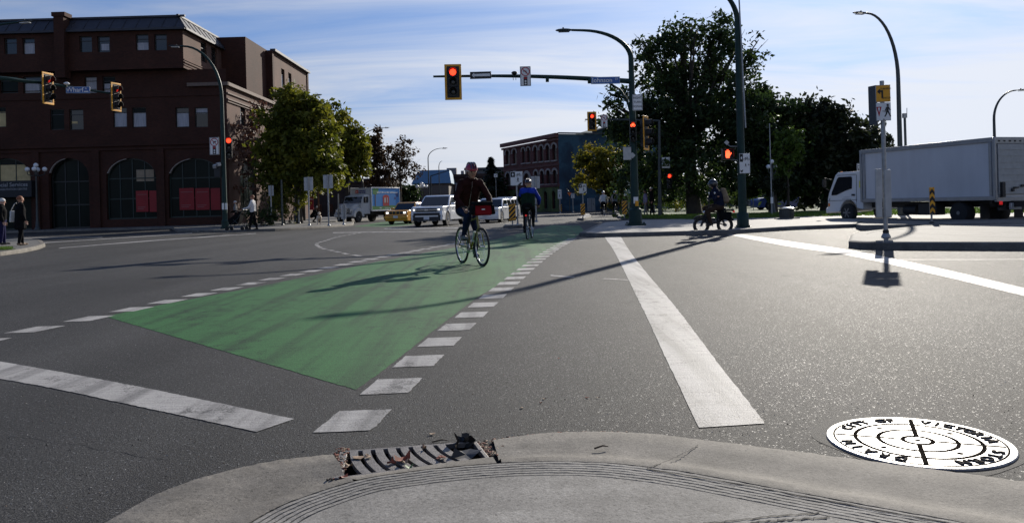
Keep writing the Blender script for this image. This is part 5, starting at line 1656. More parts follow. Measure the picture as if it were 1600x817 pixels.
kx = Yc / F
q = arm_at(751); q = P(751, 118, q.y - .14)
sign('black framed white left arrow sign hanging on the centre mast arm', q, 0, 32 * kx, 10.5 * kx, SIGN_K, [('poly', [(-.34, 0), (-.24, .10), (-.24, .045), (.36, .055), (.36, -.05), (-.24, -.045), (-.24, -.10)], 0, 0, SIGN_W)], depth=.09)
q = P(821, 119.5, arm_at(821).y - .16)
sign('white no left turn sign with a signal symbol, on the centre mast arm', q, 0, 16.4 * kx, 30 * kx, SIGN_W, no_turn(16.4 * kx, 30 * kx), border=(SIGN_K, .012))
q = P(946, 126, arm_at(940).y - .16)
sign('blue street name sign reading Johnson at the pole end of the mast arm', q, R(3), 45 * kx, 11 * kx, SIGN_B, [('text', 'Johnson', 9.6 * kx, -5.2 * kx, .1 * kx, 1.02, SIGN_W), ('text', 'ST', 4.4 * kx, 17.4 * kx, 1.6 * kx, 1, SIGN_W)], name='street_name_sign', border=(M('pale_blue_edge', (.25, .4, .65), .5, var=0), .012))
q = P(996, 160.5, Yc - .24)
sign('white right turn signal sign on the centre pole', q, 0, 15.5 * kx, 25 * kx, SIGN_W, rts(15.5 * kx, 25 * kx), border=(SIGN_K, .01))
q = P(980, 240, Yc - .2)
sign('blank grey sign back fixed left of the centre pole', q, R(180), 12.5 * kx, 20 * kx, SIGN_W)
cam_t = thing('detector_camera', 'small black detector camera standing on the centre mast arm', 'camera', arm_at(801))
mb = MB(); mb.tube([(-.05, -.1, -.08), (-.05, -.1, .16)], .012, 6); mb.tube([(.05, -.1, -.08), (.05, -.1, .16)], .012, 6); mb.build('bracket', POLE_DK, cam_t)
mb = MB(); mb.ball((0, -.1, .20), (.12, .10, .07), 12, 8); mb.build('housing', BLACK, cam_t)

# tall lamp pole right of it: bends over the road out of the picture
TB = G(1161, 355.5, .13); Yt = TB.y
shadow_tip = G(590, 478, 0)
tl = davit('tall green street lamp pole at the kerb right of the electric bike rider', TB, 7.45, P(1112, -16, Yt - .4), r=.145, straight=.90)
mb = MB(); d1 = P(1136, 224, Yt - .02) - TB
mb.tube([P(1156, 229, Yt) - TB, P(1141, 229, Yt) - TB, P(1137, 226, Yt) - TB], .02, 6); mb.tube([P(1156, 250, Yt) - TB, P(1142, 250, Yt) - TB], .02, 6); mb.tube([P(1163, 0, Yt - .12) - TB + Vector((-.17, 0, 0)), P(1165, 200, Yt - .12) - TB], .025, 6)
mb.build('bracket', GALV, tl)
mb = MB(); mb.box(P(1135.5, 223, Yt - .05) - TB, (.12, .02, .12), (0, R(45), 0)); mb.build('diamond_plate', ALU_BACK, tl)
ph = thing('pedestrian_signal', 'black pedestrian signal with lit red hand, left of the tall lamp pole', 'pedestrian signal', P(1137, 241, Yt - .1), R(-4))
mb = MB(); mb.box((0, .08, 0), (.36, .2, .36)); mb.build('housing', BLACK, ph, bevel=.02)
mb = MB(); mb.box((0, -.10, .17), (.36, .20, .015)); mb.box((-.175, -.08, .03), (.012, .16, .28)); mb.box((.175, -.08, .03), (.012, .16, .28)); mb.build('visor', BLACK, ph)
mb = MB(); y0, y1 = -.03, -.012
mb.prism([(-.055, -.13), (.04, -.13), (.075, -.02), (.07, .03), (-.07, .03), (-.075, -.05)], 'y', y0, y1)
for k, (x, l) in enumerate(((-.054, .075), (-.018, .105), (.018, .10), (.052, .07))): mb.prism([(x - .015, .028), (x + .015, .028), (x + .013, .028 + l), (x, .036 + l), (x - .013, .028 + l)], 'y', y0, y1)
mb.prism([(.06, -.06), (.10, -.01), (.125, .04), (.105, .05), (.07, .0)], 'y', y0, y1)
mb.build('hand_symbol', HAND_RED, ph, smooth=0)
kt = Yt / F
q = P(1163.5, 255.5, Yt - .2); w_, h_ = 16.5 * kt, 31 * kt
it = [('poly', [(-w_ * .46, h_ * .08), (-w_ * .16, h_ * .08), (-w_ * .16, h_ * .47), (-w_ * .46, h_ * .47)], 0, 0, SIGN_K), ('over', [(0, -.05), (.03, 0), (0, .05), (-.03, 0)], -w_ * .31, h_ * .27, SIGN_W)]
it += bike_items(w_ * .16, h_ * .20, w_ * 1.5, SIGN_K) + ped_items(w_ * .08, -h_ * .1, w_ * 1.5 * .3 + .12, SIGN_K) + [('poly', [(-.03, -.05), (.02, -.05), (.05, .02), (.02, .03), (.0, 0), (-.05, .03)], -w_ * .30, -h_ * .36, SIGN_K), ('text', '+', .12, w_ * .36, -h_ * .08, 1, SIGN_K)]
sign('white bicycle and pedestrian lane sign on the tall lamp pole', q, 0, w_, h_, SIGN_W, it)

# second mast arm behind, half hidden by the tree
Yb = 47.0; kb = Yb / F
bb = at_ground(1031, Yb, .13)
m2 = thing('signal_mast', 'slimmer second mast arm pole in the shade behind the centre pole', 'signal pole', bb)
mb = MB(); mb.tube([(0, 0, 0), P(1030, 188, Yb) - bb], [.12, .08], 10); mb.build('pole', POLE_DK, m2, smooth=60)
mb = MB(); mb.tube([P(1030, 189, Yb) - bb, P(975, 187.5, Yb) - bb, P(914, 187, Yb) - bb], [.07, .06, .035], 8); mb.build('mast_arm', POLE_DK, m2, smooth=60)
signal('smaller yellow backed red signal on the second mast arm behind the centre pole', P(925, 190, Yb - .15), R(8), 0, .34, .92)
sign('white no turn sign on the second mast arm beside the smaller red signal', P(944, 189.5, Yb - .15), 0, 10.5 * kb, 20 * kb, SIGN_W, no_turn(10.5 * kb, 20 * kb), border=(SIGN_K, .015))
sign('white right turn signal sign in the dark under the big tree', P(1040.5, 254.5, Yb - .2), 0, 12.5 * kb, 17 * kb, SIGN_W, rts(12.5 * kb, 17 * kb), border=(SIGN_K, .01))
signal('dark signal with a round red light under the second right turn sign', P(1046, 283, Yb - .2), R(0), 0, .30, .9, False)

LENS_DIM = M('dim_red_lens', (.8, .03, .02), .4, var=0, emit=.35)
# mast arm reaching in from the left
Yl = 31.0
lb = at_ground(-75, 27.5, 0)
lm = thing('signal_mast', 'dark green signal mast arm reaching in from the left edge', 'signal pole', lb)
a_pts = [P(-75, 120, 27.5), P(0, 122.5, 28.5), P(38, 127, 29.2), P(70, 130, 29.8), P(100, 135, 30.4), P(140, 141.5, 31.0), P(176, 146.5, 31.6)]
mb = MB(); mb.tube([p - lb for p in spline(a_pts, 6)], [.085 - .05 * k / 36 for k in range(37)], 10); mb.build('mast_arm', POLE_G, lm, smooth=60)
mb = MB(); mb.tube([(0, 0, 0), (0, 0, a_pts[0].z - lb.z + 1.0)], [.17, .11], 12); mb.build('pole', POLE_G, lm, smooth=60)
signal('larger yellow backed signal on the arm at the left edge, left of the Wharf sign', P(75.5, 138.5, 29.7), R(80), 0, .44, 1.16, scale=.86, lens=LENS_DIM)
signal('yellow backed signal at the right tip of the left arm, right of the Wharf sign', P(182, 152, 31.6), R(76), 0, .44, 1.16, scale=.82, lens=LENS_DIM)
kl = 30.6 / F
sign('blue street name sign reading Wharf between the two signals on the left arm', P(122, 141, 30.5), R(10), 35 * kl, 10.5 * kl, SIGN_B, [('text', 'Wharf', 10 * kl, -4.6 * kl, 0, .95, SIGN_W), ('text', 'St', 4 * kl, 11.5 * kl, 2.2 * kl, 1, SIGN_W), ('bar', 8.5 * kl, -2.4 * kl, 15 * kl, -2.4 * kl, 1.6 * kl, SIGN_W)], name='street_name_sign', border=(M('pale_blue_edge', (.25, .4, .65), .5, var=0), .012))
dc_ = thing('detector_camera', 'small white detector camera on the left mast arm beside the Wharf sign', 'camera', P(104, 131, 30.4))
mb = MB(); mb.ball((0, 0, 0), (.11, .09, .06), 12, 8); mb.build('housing', SIGN_W, dc_)
mb = MB(); mb.tube([(0, 0, 0), (0, 0, -.16)], .02, 6); mb.build('bracket', POLE_DK, dc_)

# left corner pole with lamp, signal, signs
LB = G(352, 357.5, .15); Ylp = LB.y
lp = davit('dark green street lamp pole on the far left corner beside the red signal', LB, 9.2, P(282, 72.5, Ylp - .3), r=.15, straight=.80)
mb = MB()
for px in (348.5, 353.5): mb.box(P(px, 322.5, Ylp - .19) - LB, (.12, .02, .36))
mb.build('push_button_plate', SIGN_W, lp)
klp = Ylp / F
sign('white no right turn sign on the far left corner lamp pole', P(335, 228.5, Ylp - .1), 0, 15 * klp, 27 * klp, SIGN_W, no_turn(15 * klp, 27 * klp, False), border=(SIGN_K, .014))
signal('black signal with round red light right of the far left corner pole', P(357.5, 231, Ylp - .15), R(18), 0, .40, 1.18, False)
p2 = thing('pedestrian_signal', 'unlit pedestrian signal pair low on the far left corner pole', 'pedestrian signal', P(340, 263, Ylp - .05), R(-30))
mb = MB(); mb.box((0, .06, -.12), (.48, .24, .75)); mb.build('housing', BLACK, p2, bevel=.02)
mb = MB(); mb.box((-.05, -.12, .10), (.22, .20, .20), (.3, 0, .2)); mb.box((.2, -.1, .20), (.22, .2, .2), (.3, 0, -.2)); mb.build('visor', ALU_BACK, p2, bevel=.02)

# other lamps
davit('street lamp whose head and arm tip cross the top left corner', at_ground(-90, 31, 0), 9.0, P(30, 35, 30), r=.12, straight=.86)
davit('tall curved street lamp against the sky behind the white box truck', at_ground(1409, 35, .1), 9.3, P(1352, 21, 34.6), r=.13, straight=.66, mat=POLE_DK)
davit('smaller curved street lamp at the right edge behind the box truck', at_ground(1557, 46, .1), 7.2, P(1588, 141.5, 45.5), r=.11, straight=.72, mat=POLE_DK)
davit('slim distant street lamp rising above the white pickup', at_ground(671, 82, .15), 6.6, P(690, 232, 81.8), r=.075, straight=.90, mat=POLE_DK)
davit('shorter distant street lamp just right of the slim one above the cars', at_ground(687.5, 100, .15), 6.4, P(691, 252, 100), r=.07, straight=.92, mat=POLE_DK, head=False)
davit('street lamp arm poking out of the top of the olive street tree', at_ground(462, 63, .15), 10.2, P(493, 149, 62), r=.10, straight=.86, mat=POLE_DK)
davit('street lamp arm poking out beside the narrow dark brown tree', at_ground(568, 88, .15), 10.2, P(600, 200, 87.5), r=.10, straight=.84, mat=POLE_DK)
# slim antenna post beside the curved lamp
ap_ = at_ground(1418, 34.6, .1)
an = thing('antenna_post', 'thin grey antenna post right beside the tall curved street lamp', 'post', ap_)
mb = MB(); mb.tube([(0, 0, 0), P(1413.5, 180, 34.6) - ap_], [.06, .055], 8); mb.build('post', POLE_DK, an)
mb = MB(); mb.box(P(1413.5, 181, 34.6) - ap_, (.17, .12, .2)); mb.tube([P(1414, 178, 34.6) - ap_, P(1417, 178, 34.6) - ap_, P(1417, 169, 34.6) - ap_], .014, 6); mb.build('antenna', GALV, an)
# distant mast arm over the far crossing
fm = at_ground(673, 96, .15)
fmt = thing('signal_mast', 'distant bent signal mast arm over the queue of cars', 'signal pole', fm)
mb = MB(); mb.tube([(0, 0, 0), P(673, 275, 96) - fm], [.1, .08], 8); mb.build('pole', POLE_DK, fmt)
mb = MB(); mb.tube([P(673, 275, 96) - fm, P(690, 270, 96) - fm, P(703, 266, 95) - fm, P(709, 266, 95) - fm, P(709.5, 271, 95) - fm], [.07, .06, .05, .04, .03], 6); mb.build('mast_arm', POLE_DK, fmt)

# ---- sign posts on the right island: yellow school style plate, give way to pedestrians
IB = G(1382, 371.5, .16); Yi = IB.y; ki = Yi / F
ctr = P(1379, 159, Yi)
t = sign('yellow and white turning vehicles yield to pedestrians sign pair, right island post', P(1379.5, 146.5, Yi - .0), R(-10), .30, .37, SIGN_Y,
     [('poly', [(-.12, .02), (-.06, .09), (-.06, .05), (.0, .05), (.0, -.12), (-.035, -.12), (-.035, .01), (-.06, .01), (-.06, -.04)], 0.0, .02, SIGN_K), ('text', 'TURNING', .055, .055, .10, .9, SIGN_K), ('text', 'VEHICLES', .055, .06, -.10, .8, SIGN_K),
      ('poly', [(-.075, .10), (.03, .10), (-.0225, -.11)], -.07, -.385, SIGN_R), ('over', [(-.045, .075), (.0, .075), (-.0225, -.03)], -.07, -.38, SIGN_W), ('text', 'TO', .05, .01, -.39, 1, SIGN_K)] + ped_items(.085, -.39, .68, SIGN_K) + [('poly', [(-.02, -.012), (.02, -.012), (0, .014)], 0, -.555, SIGN_K)],
     post=(IB.z, .045, .28), extra=((0, -.39, .30, .39, SIGN_W),), name='sign_post')
mb = MB(); dz_ = ctr.z - IB.z
# the plate for the other direction, seen edge on, and its box section rail
mb.box((-.185, .10, dz_ - .06), (.014, .24, .84), (0, 0, R(26))); mb.box((-.13, .07, dz_ - .12), (.05, .05, .78)); mb.build('side_plate', M('shaded_sign_back', (.07, .075, .08), .6, .2), t)
mb = MB(); q = P(1378, 302, Yi - .02) - IB
bx = Matrix.Rotation(-R(-10), 4, 'Z') @ q
mb.box((bx.x - .10, .02, bx.z), (.13, .05, 1.05)); mb.box((bx.x + .09, .03, bx.z - .01), (.13, .05, 1.03)); mb.build('back_plate', ALU_BACK, t, bevel=.01)
mb = MB(); mb.tube([(0, .055, .0), (0, .055, .17)], .062, 10); mb.build('post_collar', BLACK, t)

# ---- striped object markers
def marker(label, base, w, h, z0, yaw=0.0, style='diag', post_r=.03, left=True):
    t = thing('striped_marker', label, 'hazard marker', base, yaw, 'yellow and black hazard markers')
    mb = MB(); mb.box((0, .015, z0 + h / 2), (w, .02, h)); p = mb.build('panel', ALU_BACK, t, bevel=.005)
    mb = MB(); mb.box((0, 0, z0 + h / 2), (w - .01, .008, h - .01)); mb.build('sheet', SIGN_Y, p, smooth=0)
    mb = MB(); x = w / 2 - .006
    n = 4
    if style == 'diag':
        s = w * (1 if left else -1); st = h / 3.6
        for k in range(-1, 5):
            zb = k * st
            poly = [(-x, zb - s * .5), (x, zb + s * .5), (x, zb + s * .5 + st * .5), (-x, zb - s * .5 + st * .5)]
            poly = [(a, min(max(b, .006), h - .006) + z0) for a, b in poly]
            if abs(poly[0][1] - poly[3][1]) + abs(poly[1][1] - poly[2][1]) > .03: mb.prism(poly, 'y', -.0075, -.0055)
    else:
        st = h / 3.7
        for k in range(5):
            zb = k * st - st * .45
            for sg in (-1, 1):
                poly = [(0, zb + w * .55), (sg * x, zb), (sg * x, zb + st * .5), (0, zb + w * .55 + st * .5)]
                poly = [(a, min(max(b, .006), h - .006) + z0) for a, b in poly]
                if abs(poly[0][1] - poly[3][1]) + abs(poly[1][1] - poly[2][1]) > .03: mb.prism(poly, 'y', -.0075, -.0055)
    mb.build('stripe', SIGN_K, p, smooth=0)
    mb = MB(); mb.tube([(0, .03 + post_r, -.02), (0, .03 + post_r, z0 + h)], post_r, 8); mb.build('post', GALV, t)
    mb = MB(); mb.lathe([(post_r * 2.6, 0), (post_r * 2.6, .02), (post_r, .05)], (0, .03 + post_r, 0), n=10); mb.build('base', BLACK, t)
    return t
b = G(801, 354, .12); k = b.y / F; marker('striped marker standing between the two nearest cyclists', b, 11 * k, 27 * k, 9 * k)
b = G(911, 341, .14); k = b.y / F; marker('striped marker on the small refuge left of the far pair of cyclists', b, 7 * k, 18 * k, 5 * k)
b = G(976, 341.5, .14); k = b.y / F; marker('striped marker at the lawn tip just left of the centre pole', b, 7.5 * k, 21 * k, 7 * k)
b = G(876, 331.5, .12); k = b.y / F; marker('tiny distant striped marker before the blue painted wall', b, 4.5 * k, 11 * k, 1 * k)
b = G(1457.5, 348.5, .17); k = b.y / F; marker('tall chevron marker in front of the white box truck', b, 8.5 * k, 42 * k, 14 * k, style='chev')

# ---- lane signs and small signs up the street
def lane_sign(label, px, py, w, h, base_py, Y=None, z=.12, post=True):
    b_ = G(px, base_py, z) if Y is None else at_ground(px, Y, z)
    k = b_.y / F; q = P(px, py, b_.y - .02); w, h = w * k, h * k
    it = [('poly', [(-w * .47, h * .1), (-w * .12, h * .1), (-w * .12, h * .46), (-w * .47, h * .46)], 0, 0, SIGN_K), ('over', [(0, -h * .12), (w * .08, 0), (0, h * .12), (-w * .08, 0)], -w * .295, h * .28, SIGN_W)]
    it += bike_items(w * .18, h * .22, w * 1.25, SIGN_K) + ped_items(w * .12, -h * .12, h * .9, SIGN_K) + [('poly', [(-.10, -.06), (.02, -.08), (.10, .03), (.06, .06), (-.02, 0)], w * .26, -h * .37, SIGN_K)]
    return sign(label, q, 0, w, h, SIGN_W, it, post=(z, .035), name='lane_sign')
lane_sign('large white diamond lane sign right beside the first cyclist', 807, 279, 19, 22, 350, Y=36)
lane_sign('white diamond lane sign above the marker on the small refuge', 910.5, 295, 12, 15, 341, Y=54)
def back_sign(label, px, py, w, h, base_py, z=.15, Y=None, second=None, yaw=0.0, name='sign_post'):
    b_ = G(px, base_py, z) if Y is None else at_ground(px, Y, z)
    k = b_.y / F
    q = P(px, py, b_.y)
    t = sign(label, q, R(180) + yaw, w * k, h * k, SIGN_W, post=(z, .045, h * k * .52), name=name)
    # the post runs in front of the plate as seen from here
    return t
back_sign('wide grey sign back right of the large diamond lane sign', 836.5, 285, 14, 19, 352, Y=40)
back_sign('leftmost grey sign back on the pavement under the street trees', 423.5, 298, 8, 16, 352)
back_sign('grey sign back left of the red banner', 482, 287.5, 14, 21, 352.5)
back_sign('tallest grey sign back on the pavement, right of the red banner', 512.5, 284, 15, 21, 353)
back_sign('low grey sign back at the pavement tip before the delivery truck', 537, 331, 8, 23, 351.5)
def ped_sign(label, px, py, w, h, Y, z=.12, top=True):
    q = P(px, py, Y); k = Y / F; w, h = w * k, h * k
    return sign(label, q, 0, w, h, SIGN_W, ped_items(0, -h * .22, h * .95, SIGN_K) + [('bar', -w * .35, h * .04, w * .35, h * .04, h * .02, SIGN_K)] + bike_items(0, h * .22, w * 1.6, SIGN_K), post=(z, .04), name='crossing_sign', border=(SIGN_K, .015))
ped_sign('tall white walking person sign before the green painted shopfront', 874.5, 303.5, 6.5, 15, 72)
ped_sign('small white walking person sign on the blue painted wall side', 895, 306, 6, 8, 76)
ped_sign('white narrow sign above the far pair of cyclists', 946, 301, 5, 13, 78)
ped_sign('white narrow sign just left of the centre pole', 981, 285.5, 6, 12, 60)
ped_sign('white sign in the dark beside the white box truck cab', 1341.5, 263, 6, 15, 42)
q = P(983, 299.5, 58)
sign('green and white direction sign left of the centre pole', q, 0, .75, .62, SIGN_W, [('poly', [(-.15, -.28), (.35, -.28), (.35, .28), (-.15, .28)], 0, 0, SIGN_G), ('over', [(-.05, -.1), (.25, -.1), (.25, -.04), (.02, -.04), (.02, .15), (-.05, .15)], 0, 0, SIGN_W)], post=(.12, .04), name='direction_sign')
q = P(765, 283, 92); sign('small white square sign beside the conifer far up the street', P(774.5, 274.5, 92), 0, .42, .42, SIGN_W, [('bar', -.1, -.1, .1, .1, .05, SIGN_K)], post=(.1, .03), name='street_sign')
sign('small pale square sign above the white pickup roof', P(719, 305.5, 80), 0, .55, .5, M('grey_sign_sheet', (.35, .35, .35), .6), [('bar', -.12, .0, .12, .0, .06, SIGN_K)], post=(.1, .03), name='street_sign')
# warning flag of orange beside the walking sign
of = thing('warning_sign', 'small orange triangular warning sign near the blue painted wall', 'sign', at_ground(890.5, 77, .12))
mb = MB(); qz = P(890.5, 303.5, 77).z - .12
mb.prism([(-.22, qz + .16), (.22, qz + .16), (0, qz - .2)], 'y', -.02, .0); mb.build('panel', M('orange_sign_sheet', (.75, .16, .02), .5, var=0), of, smooth=0)
mb = MB(); mb.tube([(0, .04, 0), (0, .04, qz + .9)], .035, 6); mb.build('post', POLE_DK, of)

# ---- five globe lamps
def globe_lamp(label, base, h, spread, r, arms=4, baskets=False):
    t = thing('globe_lamp', label, 'street lamp', base, .35, 'cluster globe street lamps')
    mb = MB(); mb.lathe([(.20, 0), (.20, .12), (.13, .2), (.11, .6), (.085, .7), (.06, h * .6), (.05, h)], n=12)
    for k in range(arms):
        a = 2 * math.pi * k / arms
        e = Vector((math.cos(a) * spread, math.sin(a) * spread, h - .28))
        mb.tube([(0, 0, h - .55), (e.x * .5, e.y * .5, h - .6), (e.x, e.y, h - .48), e], [.035, .03, .028, .03], 7)
    mb.build('post', POLE_DK, t, smooth=50)
    for c in [(0, 0, h + r)] + [(math.cos(2 * math.pi * k / arms) * spread, math.sin(2 * math.pi * k / arms) * spread, h - .28 + r * .9) for k in range(arms)]:
        mb = MB(); mb.ball(c, r, 14, 10); mb.build('globe', GLOBE, t)
    if baskets:
        for s in (-1, 1):
            mb = MB(); mb.tube([(0, 0, h * .72), (s * .5, 0, h * .74), (s * .5, 0, h * .68)], .02, 6); ar = mb.build('basket_arm', POLE_DK, t)
            cl = leaf_cloud([((s * .55, 0, h * .58), (.5, .45, .45))], 380, .10, 3 + s, .25, hollow=.2); cl.build('flower_basket', LV_BLACKISH, t, smooth=0)
    return t
b = at_ground(58, 57, .15); globe_lamp('five globe lamp before the brick building at the left edge', b, P(58, 262, 57).z - .15, .55, .17)
b = at_ground(1021, 60, .13); globe_lamp('globe lamp with white globes in the park behind the strolling group', b, P(1021, 283, 60).z - .13, .42, .15)
b = at_ground(660, 88, .13); globe_lamp('distant globe lamp in front of the shop with the blue roof', b, P(660, 290, 88).z - .13, .55, .20)
b = at_ground(1208, 46, .13); globe_lamp('dark globe lamp hung with flower baskets beside the litter bin', b, P(1211, 256, 46).z - .13, .25, .13, arms=2, baskets=True)
# litter bin
b = at_ground(1229, 34.5, .13)
lbn = thing('litter_bin', 'dark round litter bin with shiny lid under the flower basket lamp', 'litter bin', b)
hb = P(1229, 324, 34.5).z - .13; mb = MB(); mb.lathe([(.26, 0), (.29, .04), (.30, hb * .85), (.28, hb * .88)], n=20)
for k in range(20): a = k * math.pi / 10; mb.bar((math.cos(a) * .30, math.sin(a) * .30, .06), (math.cos(a) * .305, math.sin(a) * .305, hb * .85), .03, .02)
mb.build('body', POLE_DK, lbn)
mb = MB(); mb.lathe([(.33, hb * .90), (.34, hb * .93), (.26, hb * 1.0), (.10, hb * 1.03)], n=20); mb.build('lid', CHROME, lbn)
mb = MB(); mb.box((0, 0, .02), (.9, .7, .05)); mb.build('base', CONC3, lbn)
# slim posts on the lawn
pk = at_ground(1206, 43, .13); mb = MB(); mb.box((0, 0, .02), (.5, .5, .05)); mb.tube([(0, 0, 0), (0, 0, 5.0)], [.035, .025], 6)
pt = thing('flag_pole', 'thin pale pole rising in the shade beside the flower basket lamp', 'pole', pk); mb.build('pole', GALV, pt)
mb = MB(); mb.box((0, -.06, P(1207, 313, 43).z - .13), (.14, .02, .34)); mb.build('notice_plate', SIGN_W, pt)
# red banner with white lettering under the street trees
rb_ = at_ground(486.5, 56, .15)
rbt = thing('red_banner', 'upright red banner with white lettering behind the grey sign backs', 'banner', rb_)
kz = P(486.5, 318, 56).z - .15; mb = MB(); mb.box((0, 0, kz), (.34, .06, .92)); mb.build('panel', POST_R, rbt)
mb = MB(); mb.text('THE', .15, TXT(0, -.04, kz + .30)); mb.build('lettering', SIGN_W, rbt, smooth=0)
mb = MB(); mb.tube([(-.19, .02, 0), (-.19, .02, kz + .5)], .03, 6); mb.build('post', POLE_DK, rbt)
# thin timber posts under the trees
for px, hgt, Y, lab in ((441, 2.9, 50, 'dark slim lamp post beside the leftmost grey sign'), (498, 3.3, 58, 'rusty slim post right of the red banner'), (467, 1.9, 54, 'pale slim post left of the grey sign backs'), (529, 2.1, 60, 'pale slim post left of the painted delivery truck')):
    b = at_ground(px, Y, .15); t = thing('slim_post', lab, 'post', b); mb = MB(); mb.tube([(0, 0, 0), (0, 0, hgt)], [.07, .055], 8); mb.build('post', M('rusty_post', (.16, .07, .035), .8) if 'rusty' in lab else (POLE_DK if 'dark' in lab else M('pale_post', (.3, .29, .27), .7)), t)
    mb = MB(); mb.lathe([(.11, 0), (.11, .04), (.07, .10)], n=10); mb.build('base', POLE_DK, t)
# park railing and picnic furniture glimpsed behind the scooter
fr = at_ground(1150, 58, .13)
ft = thing('park_railing', 'low metal railing on the lawn behind the scooter rider', 'railing', fr)
mb = MB()
for z in (.35, .95): mb.tube([(-1.3, 0, z), (1.3, 0, z)], .03, 6)
mb.build('rail', GALV, ft)
for k in range(6):
    mb = MB(); mb.tube([(-1.3 + k * .52, 0, 0), (-1.3 + k * .52, 0, .98)], .025, 6); mb.build('upright', GALV, ft)
for k, px in enumerate((1020, 1200, 1560)):
    pass
# utility box by the blue wall
ub_b = at_ground(924, 84, .1); ut = thing('utility_box', 'pale grey utility box at the foot of the blue painted wall', 'utility box', ub_b)
mb = MB(); mb.box((0, 0, .7), (.8, .5, 1.4)); mb.build('body', M('pale_grey_cabinet', (.3, .32, .34), .6), ut, bevel=.03)
mb = MB(); mb.box((.0, -.26, .7), (.02, .02, 1.25)); mb.box((.22, -.27, .75), (.05, .03, .12)); mb.build('door_seam', BLACK, ut)

# ------------------------------------------------------------------ vehicles
CAR_GLASS = M('car_glass', (.012, .016, .020), .05, var=0, spec=.9)
HEADL = M('headlamp_glass', (.55, .55, .55), .12, .3, var=0, spec=.9)
LIT_HEAD = M('lit_headlamp', (1.0, .96, .85), .3, var=0, emit=2.2)
AMBER = M('amber_lamp', (.7, .22, .02), .25, var=0)
TAIL = M('red_tail_lamp', (.45, .012, .012), .25, var=0, emit=.5)
PLATE = M('number_plate', (.6, .62, .65), .5, var=.05)
TRIM = M('black_plastic_trim', (.016, .016, .017), .55, var=.15)

def wheel(parent, c, r, w, side, hub=None, name='wheel'):
    """axle along local x; side = -1 / +1 outer face"""
    mb = MB(); o = side * w / 2
    mb.lathe([(r * .62, -w / 2), (r * .93, -w / 2), (r, -w * .36), (r, w * .36), (r * .93, w / 2), (r * .62, w / 2)], c, 'x', 28)
    wh = mb.build(name, RUBBER, parent, smooth=40)
    mb = MB()
    mb.lathe([(r * .63, -.02), (r * .63, .02), (r * .56, .0), (r * .50, -.02), (.001, -.012)], (c[0] + side * w * .38, c[1], c[2]), 'x', 24)
    for k in range(6):
        a = k * math.pi / 3; mb.bar((c[0] + side * w * .44, c[1] + math.cos(a) * r * .14, c[2] + math.sin(a) * r * .14), (c[0] + side * w * .44, c[1] + math.cos(a) * r * .56, c[2] + math.sin(a) * r * .56), r * .14, .03, upv=(1, 0, 0))
    mb.lathe([(r * .18, -.03), (r * .18, .03)], (c[0] + side * w * .45, c[1], c[2]), 'x', 14)
    mb.build('rim', hub or CHROME, wh, smooth=40)
    return wh

